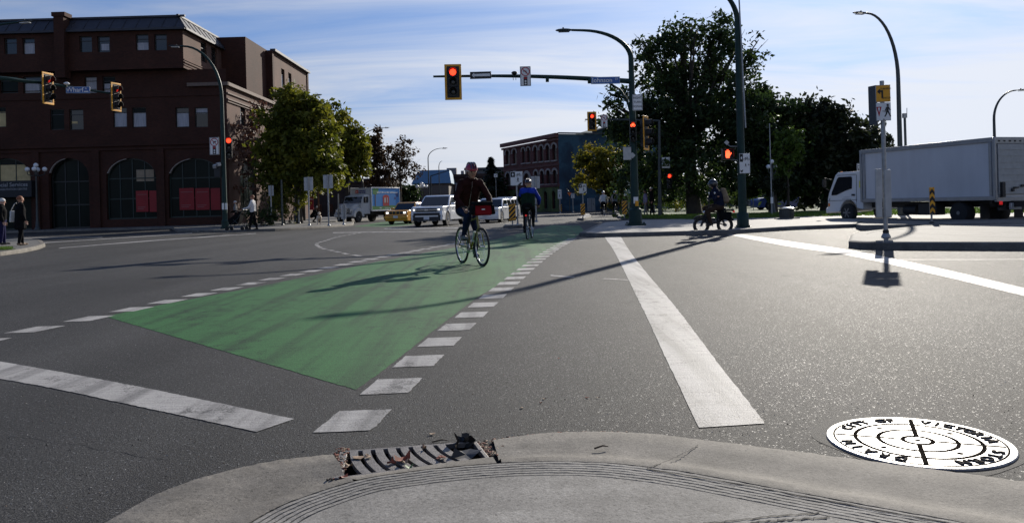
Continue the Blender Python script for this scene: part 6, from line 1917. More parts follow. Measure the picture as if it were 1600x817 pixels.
def car(label, base, heading, L, W, H, paint, belt, hood, wb, wr, roof_f, roof_r, ws_f, rear_f, cat='car', name='car', group=None, taper=.82, boxy=.0, lamp='rect', roof_box=None, lights=False, bumper_col=None, ground=.19):
    """nose along local +Y; y runs from -L/2 (tail) to L/2 (nose)"""
    t = thing(name, label, cat, base, heading, group)
    y0, y1 = -L / 2, L / 2
    fa, ra = y1 - (L - wb) * .46, y1 - (L - wb) * .46 - wb
    def archpts(yc):
        rr = wr * 1.16
        return [(yc + rr * math.cos(a), max(ground, wr + rr * math.sin(a))) for a in [math.pi * k / 10 for k in range(11)]]
    prof = [(y1 - .02, ground + .02), (y1, ground + .2), (y1 - .03, hood - .16), (y1 - .12, hood - .03), (y1 - .40, hood), (ws_f, belt), (rear_f, belt + .02), (y0 + .05, belt - .02), (y0, belt - .25), (y0 + .02, ground + .1), (y0 + .12, ground)]
    prof += [(ra - wr * 1.16, ground)] + archpts(ra)[::-1][1:-1] + [(ra + wr * 1.16, ground), (fa - wr * 1.16, ground)] + archpts(fa)[::-1][1:-1] + [(fa + wr * 1.16, ground)]
    n = len(prof); mb = MB()
    secs = [(-W / 2, 0.0), (W / 2, 0.0)]
    def ring_(x, ins): return [(x * (1 - (.06 * max(0, (abs(p[0]) / (L / 2)) ** 6))) * (1 - (.035 if p[1] > belt - .08 else 0)), p[0], p[1]) for p in prof]
    v = ring_(-W / 2, 0) + ring_(W / 2, 0)
    mb.add(v, [list(range(n))[::-1], list(range(n, 2 * n))] + [(i, (i + 1) % n, n + (i + 1) % n, n + i) for i in range(n)])
    body = mb.build('body', paint, t, smooth=40, bevel=.03)
    mb = MB(); mb.box((0, (fa + ra) / 2, ground + .18), (W * .8, L * .86, .3)); mb.build('underbody', TRIM, body, smooth=0)
    # greenhouse: roof, pillars and glass
    wb_, wt = W * .93 / 2, W * taper / 2
    zb, zt = belt - .02, H
    Bf, Br, Tf, Tr = ws_f, rear_f, roof_f, roof_r
    mb = MB()
    v = [(-wb_, Br, zb), (wb_, Br, zb), (wb_, Bf, zb), (-wb_, Bf, zb), (-wt, Tr, zt - .06), (wt, Tr, zt - .06), (wt, Tf, zt - .06), (-wt, Tf, zt - .06), (-wt * .86, Tr + .08, zt), (wt * .86, Tr + .08, zt), (wt * .86, Tf - .12, zt), (-wt * .86, Tf - .12, zt)]
    mb.add(v, [(0, 1, 5, 4), (1, 2, 6, 5), (2, 3, 7, 6), (3, 0, 4, 7), (4, 5, 9, 8), (5, 6, 10, 9), (6, 7, 11, 10), (7, 4, 8, 11), (8, 9, 10, 11)])
    mb.build('roof', paint, t, smooth=40, bevel=.03)
    def glass(q, nm, gap=.07, out=.012):
        q = [Vector(p) for p in q]; c = sum(q, Vector()) / 4
        nn = (q[1] - q[0]).cross(q[3] - q[0]).normalized()
        if nn.dot(c - Vector((0, (Tf + Tr) / 2, (zb + zt) / 2))) < 0: nn = -nn
        qq = [p + (c - p).normalized() * gap * 1.3 + nn * out for p in q]
        m_ = MB(); m_.add(qq + [p - nn * .01 for p in qq], [(0, 1, 2, 3), (7, 6, 5, 4), (0, 4, 5, 1), (1, 5, 6, 2), (2, 6, 7, 3), (3, 7, 4, 0)])
        return m_.build(nm, CAR_GLASS, t, smooth=0)
    glass([v[3], v[2], v[6], v[7]], 'windscreen'); glass([v[1], v[0], v[4], v[5]], 'rear_window')
    for s in (-1, 1):
        def sp(y, z):
            k = (z - zb) / (zt - .06 - zb); return (s * (wb_ + (wt - wb_) * k), y, z)
        ym = (Bf + Br) / 2 * .4 + (Tf + Tr) / 2 * .6
        zl = zb + .03; zh = zt - .12
        fl = lambda z: Bf + (Tf - Bf) * (z - zb) / (zt - .06 - zb); rl = lambda z: Br + (Tr - Br) * (z - zb) / (zt - .06 - zb)
        glass([sp(ym + .05, zl), sp(fl(zl) - .05, zl), sp(fl(zh) - .05, zh), sp(ym + .05, zh)], 'side_window', .035)
        glass([sp(rl(zl) + .12, zl), sp(ym - .05, zl), sp(ym - .05, zh), sp(rl(zh) + .12, zh)], 'side_window', .035)
        mb = MB(); mb.box((s * (W / 2 + .09), Bf - .22, belt + .09), (.20, .10, .15)); mb.build('mirror', paint, t, bevel=.03)
        for ya in (Bf - .12, ym, Br + .2):
            if ya < y0 + .3: continue
        dmb = MB()
        for ya in (fa - wr * 1.25 if fa - wr * 1.25 < Bf - .02 else Bf - .05, ym, max(ra + wr * .6, Br + .15)): dmb.box((s * (W / 2 + .001), ya, (belt + ground) / 2 + .1), (.006, .012, belt - ground - .3))
        dmb.box((s * (W / 2 + .012), ym - .15, belt - .12), (.025, .18, .03)); dmb.box((s * (W / 2 + .012), ym + 1.0 - .2, belt - .12), (.025, .18, .03))
        dmb.build('door_trim', TRIM, t, smooth=0)
    for s in (-1, 1):
        wheel(t, (s * (W / 2 - .13), fa, wr), wr, .23, s); wheel(t, (s * (W / 2 - .13), ra, wr), wr, .23, s)
    return t, dict(y1=y1, y0=y0, W=W, hood=hood, belt=belt, ground=ground, H=H, fa=fa, ra=ra, ws=ws_f)

def face_box(t, nm, mat, boxes, bevel=.015):
    mb = MB()
    for b in boxes: mb.box(*b)
    return mb.build(nm, mat, t, bevel=bevel)

HD = R(180)
WHITE_CAR = M('white_car_paint', (.72, .73, .74), .28, var=.02, coat=.6)
# white pickup at the head of the queue
b = G(689, 351.8, 0)
t, d = car('white pickup facing us at the stop line, at the head of the queue', b, R(180 - 12), 5.2, 1.90, 1.72, WHITE_CAR, 1.12, 1.10, 3.2, .38, .55, -1.0, 1.25, -1.35, cat='pickup truck', name='pickup_truck', ground=.32)
y = d['y1']
face_box(t, 'grille', TRIM, [((0, y - .015, .90), (1.25, .06, .20)), ((0, y - .0, .68), (1.5, .06, .14)), ((0, y - .02, .42), (1.55, .07, .22))])
face_box(t, 'grille_bar', CHROME, [((0, y + .025, .905), (1.22, .02, .035)), ((0, y + .03, .905), (.20, .02, .07))], .005)
for s in (-1, 1):
    face_box(t, 'headlight', HEADL, [((s * .74, y - .05, .93), (.34, .10, .17), (0, 0, s * -.25))])
    face_box(t, 'headlight_bulb', LIT_HEAD, [((s * .70, y + .012, .92), (.10, .02, .07))], .01)
    face_box(t, 'fog_lamp', TRIM, [((s * .78, y - .03, .56), (.26, .06, .12), (0, 0, s * -.2))])
face_box(t, 'number_plate', PLATE, [((0, y + .03, .46), (.32, .01, .16))], .003)
face_box(t, 'skid_plate', ALU_BACK, [((0, y - .03, .34), (1.1, .06, .10))])
# old yellow taxi-coloured saloon
YEL = M('yellow_car_paint', (.66, .30, .012), .32, var=.04, coat=.5)
b = G(639, 349.0, 0)
t, d = car('old boxy yellow saloon left of the white pickup with its headlights on', b, R(180 - 15), 4.2, 1.64, 1.42, YEL, .92, .90, 2.45, .30, .35, -.95, .80, -1.35, name='saloon_car')
y = d['y1']
face_box(t, 'grille', TRIM, [((0, y - .01, .74), (1.0, .06, .17))]); face_box(t, 'grille_bar', YEL, [((0, y + .025, .74), (.05, .02, .17)), ((-.25, y + .025, .74), (.03, .02, .17)), ((.25, y + .025, .74), (.03, .02, .17))], .004)
for s in (-1, 1):
    face_box(t, 'headlight', HEADL, [((s * .60, y - .0, .74), (.26, .06, .15))]); face_box(t, 'headlight_bulb', LIT_HEAD, [((s * .60, y + .035, .74), (.15, .02, .09))], .01)
    face_box(t, 'indicator', AMBER, [((s * .76, y - .02, .74), (.07, .06, .14))])
face_box(t, 'bumper', YEL, [((0, y + .04, .47), (1.58, .14, .16))]); face_box(t, 'number_plate', PLATE, [((0, y + .12, .48), (.32, .01, .15))], .003)
face_box(t, 'bumper_strip', TRIM, [((0, y + .115, .55), (1.5, .01, .025))], .003)
# cars behind
BLU = M('dark_blue_car_paint', (.02, .04, .07), .3, var=.03, coat=.6)
SIL = M('silver_car_paint', (.38, .40, .42), .3, .4, var=.03, coat=.5)
t, d = car('dark car half hidden behind the yellow saloon and the white pickup', G(672, 343, 0), R(180 - 13), 4.4, 1.75, 1.5, BLU, .95, .92, 2.6, .32, .4, -1.2, .9, -1.7, name='saloon_car')
face_box(t, 'headlight', HEADL, [((s * .66, d['y1'] - .05, .74), (.3, .1, .14)) for s in (-1,)])
face_box(t, 'headlight', HEADL, [((.66, d['y1'] - .05, .74), (.3, .1, .14))])
q0, q1 = G(776, 347.5, 0), G(799, 340.5, 0)
labs = ['white hatchback right behind the first cyclist, partly hidden by his bag', 'second white car of the queue, right of the first cyclist', 'dark grey estate car at the back of the queue by the large lane sign']
for k, (px, py, pm, lab, hh) in enumerate(((772, 347, WHITE_CAR, labs[0], 1.5), (786, 343.2, WHITE_CAR, labs[1], 1.55), (791, 338.6, SIL, labs[2], 1.75))):
    t, d = car(lab, G(px, py, 0), R(180 - 13), 4.3, 1.76, hh, pm, .95 if hh < 1.7 else 1.05, .92 if hh < 1.7 else 1.02, 2.6, .33, .45, -1.4, 1.0, -1.85, name='hatchback' if hh < 1.7 else 'estate_car', group=None)
    y = d['y1']
    face_box(t, 'grille', TRIM, [((0, y - .01, .62), (1.0, .06, .22))])
    for s in (-1, 1): face_box(t, 'headlight', HEADL, [((s * .66, y - .06, .75), (.32, .12, .14), (0, 0, s * -.25))])
    face_box(t, 'number_plate', PLATE, [((0, y + .02, .48), (.32, .012, .15))], .003)
t, d = car('white car between the white pickup and the first cyclist', G(731, 343, 0), R(180 - 13), 4.4, 1.76, 1.5, WHITE_CAR, .95, .92, 2.6, .33, .45, -1.3, 1.0, -1.75, name='saloon_car')
face_box(t, 'headlight', HEADL, [((.66, d['y1'] - .06, .75), (.32, .12, .14))])
# blue car parked in the shade of the park
BLUE = M('bright_blue_car_paint', (.012, .055, .30), .3, var=.03, coat=.5)
t, d = car('bright blue car parked in the shade behind the litter bin', at_ground(1222, 62, .1), R(97), 4.5, 1.8, 1.55, BLUE, .98, .95, 2.65, .33, .4, -1.3, .95, -1.8, name='parked_car')
face_box(t, 'headlight', HEADL, [((-.68, d['y1'] - .06, .78), (.3, .1, .14))])

# ---- white box truck on the right
WT = M('white_truck_paint', (.62, .64, .66), .38, var=.05, scale=1.5)
BOXW = NT('white_box_panel')
BOXW.set(Base_Color=BOXW.mix(1.0, BOXW.ramp(BOXW.noise(.5, 5), (.3, (.54, .55, .57)), (.7, (.62, .63, .65))), BOXW.ramp(BOXW.noise(3, 5, .6, stretch=(1, 1, .15)), (.3, .93), (.7, 1.03)), 'MULTIPLY'), Roughness=.45)
BOXW = BOXW.m
F0, R0 = P(1345, 235.5, 31.6), P(1553, 214.5, 26.0)
axis = Vector((F0.x - R0.x, F0.y - R0.y, 0)); LB_ = axis.length; axis.normalize()
yaw = math.atan2(-axis.x, axis.y)
rightv = Vector((axis.y, -axis.x, 0))
htop = (F0.z + R0.z) / 2
BW = 2.05
orig = Vector((R0.x, R0.y, 0)) + rightv * (BW / 2)
bt = thing('box_truck', 'white cabover box truck crossing on the right, seen from behind its left side', 'truck', orig, yaw)
zb = .80
mb = MB(); mb.box((0, LB_ / 2, (zb + htop) / 2), (BW - .04, LB_ - .04, htop - zb - .04)); box_ = mb.build('box', BOXW, bt, smooth=0)
mb = MB(); e = .07
for s in (-1, 1):
    mb.box((s * BW / 2, LB_ / 2, htop - e), (.05, LB_ + .02, .16)); mb.box((s * BW / 2, LB_ / 2, zb + .06), (.05, LB_ + .02, .14))
    for yy in (0.0, LB_): mb.box((s * (BW / 2), yy, (zb + htop) / 2), (.09, .10, htop - zb))
    mb.box((s * (BW / 2 + .006), .16, (zb + htop) / 2), (.03, .1, htop - zb - .3)); mb.box((s * (BW / 2 + .006), LB_ - .16, (zb + htop) / 2), (.03, .08, htop - zb - .3))
mb.box((0, -.0, htop - .10), (BW, .08, .22)); mb.box((0, LB_, htop - .06), (BW, .08, .14)); mb.box((0, -.0, zb + .02), (BW, .10, .16))
mb.build('edge_rail', M('grey_box_rail', (.30, .31, .32), .4, .5, var=.1), box_, bevel=.012)
mb = MB(); mb.box((0, -.03, (zb + htop) / 2 - .02), (BW - .22, .03, htop - zb - .4))
for k in range(8): mb.box((0, -.05, zb + .2 + k * (htop - zb - .4) / 8), (BW - .24, .015, .012))
mb.build('roller_door', M('grey_roller_door', (.36, .37, .37), .5, var=.1), box_, smooth=0)
mb = MB(); g = random.Random(4)
for k in range(8): mb.box((-.85 + k * .24, -.045, htop - .12), (.10 * g.uniform(.6, 1.3), .02, .05))
for k in range(10): mb.box((-BW / 2 - .02, .02, zb + .2 + k * .2), (.02, .03, .05))
mb.build('rivet_plate', TRIM, box_, smooth=0)
face_box(bt, 'door_latch', TRIM, [((-.35, -.09, zb + .32), (.10, .06, .10)), ((-.2, -.09, zb + .40), (.22, .05, .05)), ((.1, -.09, zb + .46), (.14, .05, .08)), ((-.80, -.09, zb + .34), (.14, .10, .50))], .01)
face_box(bt, 'rear_step', M('pale_step_plate', (.38, .39, .4), .5, .4), [((-.30, -.12, zb - .22), (.46, .10, .22))])
mb = MB()
mb.box((-.35, LB_ / 2 - .1, .66), (.14, LB_ + 1.7, .2)); mb.box((.35, LB_ / 2 - .1, .66), (.14, LB_ + 1.7, .2))
for yy in (.3, 1.5, 2.7, LB_ - .5): mb.box((0, yy, .74), (BW - .3, .1, .12))
mb.box((-.72, 2.85, .50), (.42, .8, .42)); mb.tube([(-.62, 3.5, .48), (-.62, 4.1, .48)], .2, 14); mb.box((0, .05, .50), (1.7, .08, .1)); mb.box((-.5, .07, .62), (.07, .08, .3)); mb.box((.5, .07, .62), (.07, .08, .3))
mb.build('chassis', TRIM, bt, smooth=30)
for s in (-1, 1):
    face_box(bt, 'mud_flap', RUBBER, [((s * .78, .62, .42), (.42, .02, .52))], .004); face_box(bt, 'tail_lamp', TAIL, [((s * .90, -.09, zb - .10), (.10, .06, .12))])
FT_R = .37
rear_ax, front_ax = 1.45, LB_ + .92
HUBG = M('grey_truck_hub', (.22, .22, .22), .5, .5, var=.15)
for s in (-1, 1):
    wheel(bt, (s * (BW / 2 - .20), rear_ax, FT_R), FT_R, .40, s, HUBG); wheel(bt, (s * (BW / 2 - .16), front_ax, FT_R), FT_R, .24, s, HUBG)
# cab: forward control, flat face with a raked screen
cw = 1.76; c0, c1 = LB_ + .12, LB_ + 2.12; ct = 2.06
fr_ = FT_R + .13
arch = [(front_ax + fr_ * math.cos(a), FT_R + .02 + fr_ * math.sin(a)) for a in [math.pi * k / 10 for k in range(11)]]
prof = [(c1 - .04, .36), (c1 + .02, .50), (c1 + .01, .95), (c1 - .05, 1.18), (c1 - .42, ct - .10), (c1 - .56, ct), (c0 + .10, ct), (c0, ct - .12), (c0, .50)] + [(a, b) for a, b in arch[::-1] if b > .5] + [(front_ax + fr_ + .02, .40)]
mb = MB(); n = len(prof)
v = [(-cw / 2 * (1 - .07 * max(0, (p[1] - 1.1))), p[0], p[1]) for p in prof] + [(cw / 2 * (1 - .07 * max(0, (p[1] - 1.1))), p[0], p[1]) for p in prof]
mb.add(v, [list(range(n))[::-1], list(range(n, 2 * n))] + [(i, (i + 1) % n, n + (i + 1) % n, n + i) for i in range(n)])
cab = mb.build('cab', WT, bt, smooth=40, bevel=.03)
for s in (-1, 1):
    m_ = MB(); xx = lambda z: s * (cw / 2 * (1 - .07 * max(0, z - 1.1)) + .004)
    pts = [(c1 - .22, 1.10), (c1 - .24, 1.24), (c1 - .54, ct - .26), (c1 - .62, ct - .20), (c0 + .66, ct - .20), (c0 + .61, ct - .26), (c0 + .61, 1.36), (c0 + .90, 1.30), (c1 - .52, 1.11)]
    k_ = len(pts); m_.add([(xx(b), a, b) for a, b in pts] + [(xx(b) - s * .02, a, b) for a, b in pts], [list(range(k_)), list(range(k_, 2 * k_))[::-1]] + [(i, (i + 1) % k_, k_ + (i + 1) % k_, k_ + i) for i in range(k_)])
    m_.build('side_window', CAR_GLASS, bt, smooth=0)
    m_ = MB(); x_ = xx(1.0)
    for a, b in (((c0 + .36, ct - .15), (c0 + .36, .60)), ((c0 + .36, .60), (front_ax - .1, .92)), ((c1 - .12, .98), (c1 - .10, .88)), ((c0 + .30, .90), (c1 - .02, .86)), ((c0 + .36, ct - .13), (c1 - .52, ct - .13))):
        m_.bar((xx(a[1]), a[0], a[1]), (xx(b[1]), b[0], b[1]), .008, .014)
    m_.box((x_, c0 + .52, 1.10), (.03, .16, .07)); m_.build('door_seam', TRIM, bt, smooth=0)
    m_ = MB(); m_.tube([(s * cw / 2, c1 - .25, 1.75), (s * (cw / 2 + .16), c1 - .02, 1.86), (s * (cw / 2 + .17), c1 + .02, 1.45), (s * cw / 2, c1 - .12, 1.30)], .014, 6); m_.box((s * (cw / 2 + .17), c1 + .0, 1.62), (.17, .06, .32)); m_.build('mirror', TRIM, bt, bevel=.01)
    face_box(bt, 'headlight', HEADL, [((s * .66, c1 + .01, .66), (.34, .06, .22))]); face_box(bt, 'indicator', AMBER, [((s * (cw / 2 - .01), c1 - .06, .70), (.03, .10, .14))])
face_box(bt, 'windscreen', CAR_GLASS, [((0, c1 - .225, 1.58), (cw * .82, .02, .74), (R(24), 0, 0))], .0)
face_box(bt, 'bumper', WT, [((0, c1 + .05, .46), (cw + .04, .14, .22))], .03)
face_box(bt, 'grille', TRIM, [((0, c1 + .025, .86), (.9, .02, .12))])
face_box(bt, 'marker_lamp', AMBER, [((x, c1 - .54, ct + .02), (.09, .05, .04)) for x in (-.6, 0, .6)], .008)
face_box(bt, 'warning_sticker', M('yellow_sticker', (.62, .60, .03), .5, var=0), [((-cw / 2 + .03, c0 + .12, 1.52), (.016, .16, .28))], 0)
mb = MB(); ly = Matrix.Translation((-cw / 2 - .008, c0 + .95, .98)) @ Matrix.Rotation(R(-90), 4, 'Z') @ Matrix.Rotation(R(90), 4, 'X')
for k, (w_, z_) in enumerate(((.34, .02), (.5, -.05), (.42, -.11), (.3, -.16))): mb.box((-cw / 2 - .004, c0 + .90, .99 + z_), (.006, w_, .014))
mb.build('lettering', M('faint_grey_ink', (.25, .26, .28), .6), bt, smooth=0)

# ---- painted delivery truck in the queue on the left
Y0 = 66.0
b = G(556, 346, 0); b = Vector((P(560, 340, 62).x, 62, 0))
gt = thing('delivery_truck', 'white delivery truck with a bright blue painted side, parked under the street trees', 'truck', b, R(180 - 23))
gt.scale = (.84,) * 3
tb, tw, tl0, tl1, tzb, tzt = 0, 2.3, -5.6, -.55, 1.05, 3.22
GREYW = M('pale_truck_body', (.50, .51, .53), .45, var=.06)
mb = MB(); mb.box((0, (tl0 + tl1) / 2, (tzb + tzt) / 2), (tw, tl1 - tl0, tzt - tzb)); bx_ = mb.build('box', GREYW, gt, bevel=.02)
mb = MB()
for s in (-1, 1):
    mb.box((s * tw / 2, (tl0 + tl1) / 2, tzt), (.07, tl1 - tl0 + .06, .09)); mb.box((s * tw / 2, (tl0 + tl1) / 2, tzb), (.07, tl1 - tl0 + .06, .12))
    for yy in (tl0, tl1): mb.box((s * tw / 2, yy, (tzb + tzt) / 2), (.08, .08, tzt - tzb))
mb.build('edge_rail', M('white_box_rail', (.68, .68, .69), .4, var=.05), bx_, bevel=.01)
xs_ = -(tw / 2 + .006)       # painted side: local -X (its own left, our right as it faces us)
ym = lambda u: tl1 - .06 - u * (tl1 - tl0 - .12)      # u: 0 at the cab end, 1 at the tail
zm = lambda w: tzb + .08 + w * (tzt - tzb - .16)
def side_poly(nm, pts, mat, layer, par):
    m_ = MB(); m_.prism([(ym(u), zm(w)) for u, w in pts], 'x', xs_ - layer * .004 + .003, xs_ - layer * .004); return m_.build(nm, mat, par, smooth=0)
pn = side_poly('painted_side', [(0, 0), (1, 0), (1, 1), (0, 1)], M('sky_blue_livery', (.06, .27, .62), .45, var=.03), 1, gt)
LG_ = M('grass_green_livery', (.10, .27, .07), .5, var=.08, scale=3)
side_poly('grass_panel', [(0, 0), (1, 0), (1, .16), (.7, .20), (.35, .15), (0, .18)], LG_, 2, pn)
side_poly('tree_panel', [(.02, 1), (.24, 1), (.22, .78), (.15, .70), (.03, .74)], LG_, 2, pn); side_poly('tree_stem', [(.10, .74), (.13, .74), (.13, .15), (.10, .15)], M('livery_brown', (.10, .07, .05), .5, var=0), 3, pn)
side_poly('booth_panel', [(.38, .17), (.61, .17), (.61, .60), (.58, .68), (.50, .71), (.41, .68), (.38, .60)], M('livery_red', (.50, .03, .03), .5, var=0), 3, pn)
side_poly('booth_window', [(.43, .32), (.49, .32), (.49, .56), (.43, .56)], M('livery_cream', (.6, .5, .45), .5, var=0), 4, pn); side_poly('booth_window', [(.53, .32), (.56, .32), (.56, .56), (.53, .56)], MATS['livery_cream'], 4, pn)
side_poly('dark_tree_panel', [(.84, .72), (.90, .86), (.97, .80), (.97, .62), (.9, .58)], M('livery_navy', (.02, .07, .25), .5, var=0), 2, pn); side_poly('small_window', [(.80, .47), (.88, .47), (.88, .60), (.80, .60)], MATS['livery_navy'], 2, pn)
mb = MB(); g = random.Random(9); u = .17
while u < .92:
    w_ = g.uniform(.022, .05); hgt = g.choice((.05, .06, .075)); mb.prism([(ym(u), zm(.78)), (ym(u + w_), zm(.78)), (ym(u + w_), zm(.78 + hgt)), (ym(u), zm(.78 + hgt))], 'x', xs_ - .008, xs_ - .012); u += w_ + g.choice((.008, .008, .02))
mb.prism([(ym(.26), zm(.05)), (ym(.33), zm(.05)), (ym(.33), zm(.09)), (ym(.26), zm(.09))], 'x', xs_ - .008, xs_ - .012); mb.prism([(ym(.45), zm(.06)), (ym(.8), zm(.06)), (ym(.8), zm(.08)), (ym(.45), zm(.08))], 'x', xs_ - .008, xs_ - .012)
mb.build('lettering', SIGN_W, pn, smooth=0)
# emblem on the box front
mb = MB(); yf = tl1 + .006
mb.prism([(.62, 2.72), (.30, 2.72), (.30, 3.02), (.62, 3.02)], 'y', yf, yf + .005); em = mb.build('emblem', M('emblem_red', (.55, .06, .04), .5, var=0), gt, smooth=0)
mb = MB(); mb.prism([(.58, 2.80), (.34, 2.84), (.52, 2.92)], 'y', yf + .004, yf + .008); mb.build('emblem_mark', SIGN_W, em, smooth=0)
mb = MB()
for x, w_ in ((.10, .12), (.25, .10), (-.06, .14), (-.23, .12), (-.39, .12)): mb.prism([(x - w_ / 2 - .05, 2.90), (x + w_ / 2 - .05, 2.90), (x + w_ / 2 - .05, 3.02), (x - w_ / 2 - .05, 3.02)], 'y', yf, yf + .004)
for x, w_ in ((.08, .2), (-.16, .16), (-.36, .18), (.26, .1)): mb.prism([(x - w_ / 2 - .05, 2.72), (x + w_ / 2 - .05, 2.72), (x + w_ / 2 - .05, 2.85), (x - w_ / 2 - .05, 2.85)], 'y', yf, yf + .004)
mb.build('lettering', M('livery_dark_blue', (.03, .04, .20), .5, var=0), gt, smooth=0)
# conventional cab with long bonnet
mb = MB()
cabp = [(-.5, .75), (-.5, 2.45), (-.35, 2.55), (.35, 2.55), (.62, 2.42), (.95, 1.72), (.95, .75)]
mb.prism(cabp, 'x', -1.02, 1.02); mb.build('cab', GREYW, gt, smooth=40, bevel=.05)
mb = MB(); hp = [(.9, .85), (.9, 1.74), (1.6, 1.64), (2.15, 1.45), (2.25, 1.30), (2.25, .85)]
mb.prism(hp, 'x', -.80, .80); hd = mb.build('bonnet', GREYW, gt, smooth=40, bevel=.07)
for s in (-1, 1):
    mb = MB(); fr2 = .56; a_ = [(1.45 + fr2 * math.cos(a), .48 + fr2 * math.sin(a)) for a in [math.pi * k / 10 for k in range(11)]]; o_ = [(1.45 + .86 * math.cos(a), .55 + .80 * math.sin(a)) for a in [math.pi * k / 10 for k in range(11)]]
    mb.prism(a_ + o_[::-1], 'x', s * .78, s * 1.08); mb.build('wheel_arch', GREYW, gt, smooth=40, bevel=.03)
    wheel(gt, (s * .93, 1.45, .48), .48, .28, s, CHROME); wheel(gt, (s * .92, -3.7, .48), .48, .46, s, HUBG)
    face_box(gt, 'headlight', HEADL, [((s * .78, 2.24, 1.12), (.26, .10, .20))])
    face_box(gt, 'mirror', TRIM, [((s * 1.25, .75, 2.0), (.2, .1, .42))])
    face_box(gt, 'side_window', CAR_GLASS, [((s * 1.022, .2, 2.08), (.012, .80, .56))], .0)
face_box(gt, 'windscreen', CAR_GLASS, [((0, .795, 2.08), (1.84, .02, .64), (R(25), 0, 0))], 0)
face_box(gt, 'grille', CHROME, [((0, 2.26, z), (1.05, .03, .035)) for z in (.98, 1.08, 1.18, 1.28)], .005)
face_box(gt, 'grille_surround', TRIM, [((0, 2.25, 1.12), (1.15, .02, .42))])
face_box(gt, 'bumper', M('dull_chrome_bumper', (.4, .4, .41), .35, .7), [((0, 2.32, .68), (2.1, .14, .28))], .03)
mb = MB(); mb.box((-.4, -1.8, .80), (.16, 7.0, .24)); mb.box((.4, -1.8, .80), (.16, 7.0, .24)); mb.box((.85, -1.3, .62), (.5, 1.1, .5)); mb.box((0, .9, .55), (1.6, 2.2, .3)); mb.build('chassis', TRIM, gt, smooth=0)

# ------------------------------------------------------------------ people: one continuous skin each, grown from joints
JEANS = M('blue_jeans', (.014, .022, .050), .85, spec=.06, var=.3, scale=14)
NAVY = M('navy_cloth', (.012, .016, .035), .85, spec=.06, var=.25, scale=12)
BLACKC = M('black_cloth', (.009, .009, .010), .9, spec=.06, var=.3, scale=12)
MAROON = M('maroon_jacket', (.030, .010, .009), .75, spec=.06, var=.3, scale=10)
ROYAL = M('royal_blue_jacket', (.018, .045, .34), .6, spec=.06, var=.2, scale=10)
WHITEC = M('white_shirt', (.62, .61, .60), .85, spec=.06, var=.12, scale=12)
GREYC = M('grey_cloth', (.20, .20, .21), .9, spec=.06, var=.2, scale=12)
TANC = M('tan_cloth', (.24, .18, .12), .9, spec=.06, var=.2, scale=12)
BROWNC = M('brown_cloth', (.045, .030, .022), .9, spec=.06, var=.25, scale=12)
SHOE = M('dark_shoe', (.015, .014, .013), .6, var=.3, scale=20)
SHOE_T = M('tan_shoe', (.20, .13, .08), .7, var=.3, scale=20)
SHOE_G = M('grey_trainer', (.14, .14, .14), .7, var=.3, scale=20)
REDC = M('red_bag_cloth', (.20, .010, .014), .7, spec=.06, var=.2, scale=12)
HELM_R = M('red_helmet_shell', (.30, .012, .035), .35, var=.1, coat=.4)
HELM_N = M('navy_helmet_shell', (.015, .02, .05), .35, var=.1, coat=.4)
HELM_W = M('pale_helmet_shell', (.55, .56, .58), .3, var=.05, coat=.4)
HELM_K = M('black_helmet_shell', (.012, .013, .018), .25, var=.1, coat=.6)

def V(*a): return Vector(a)

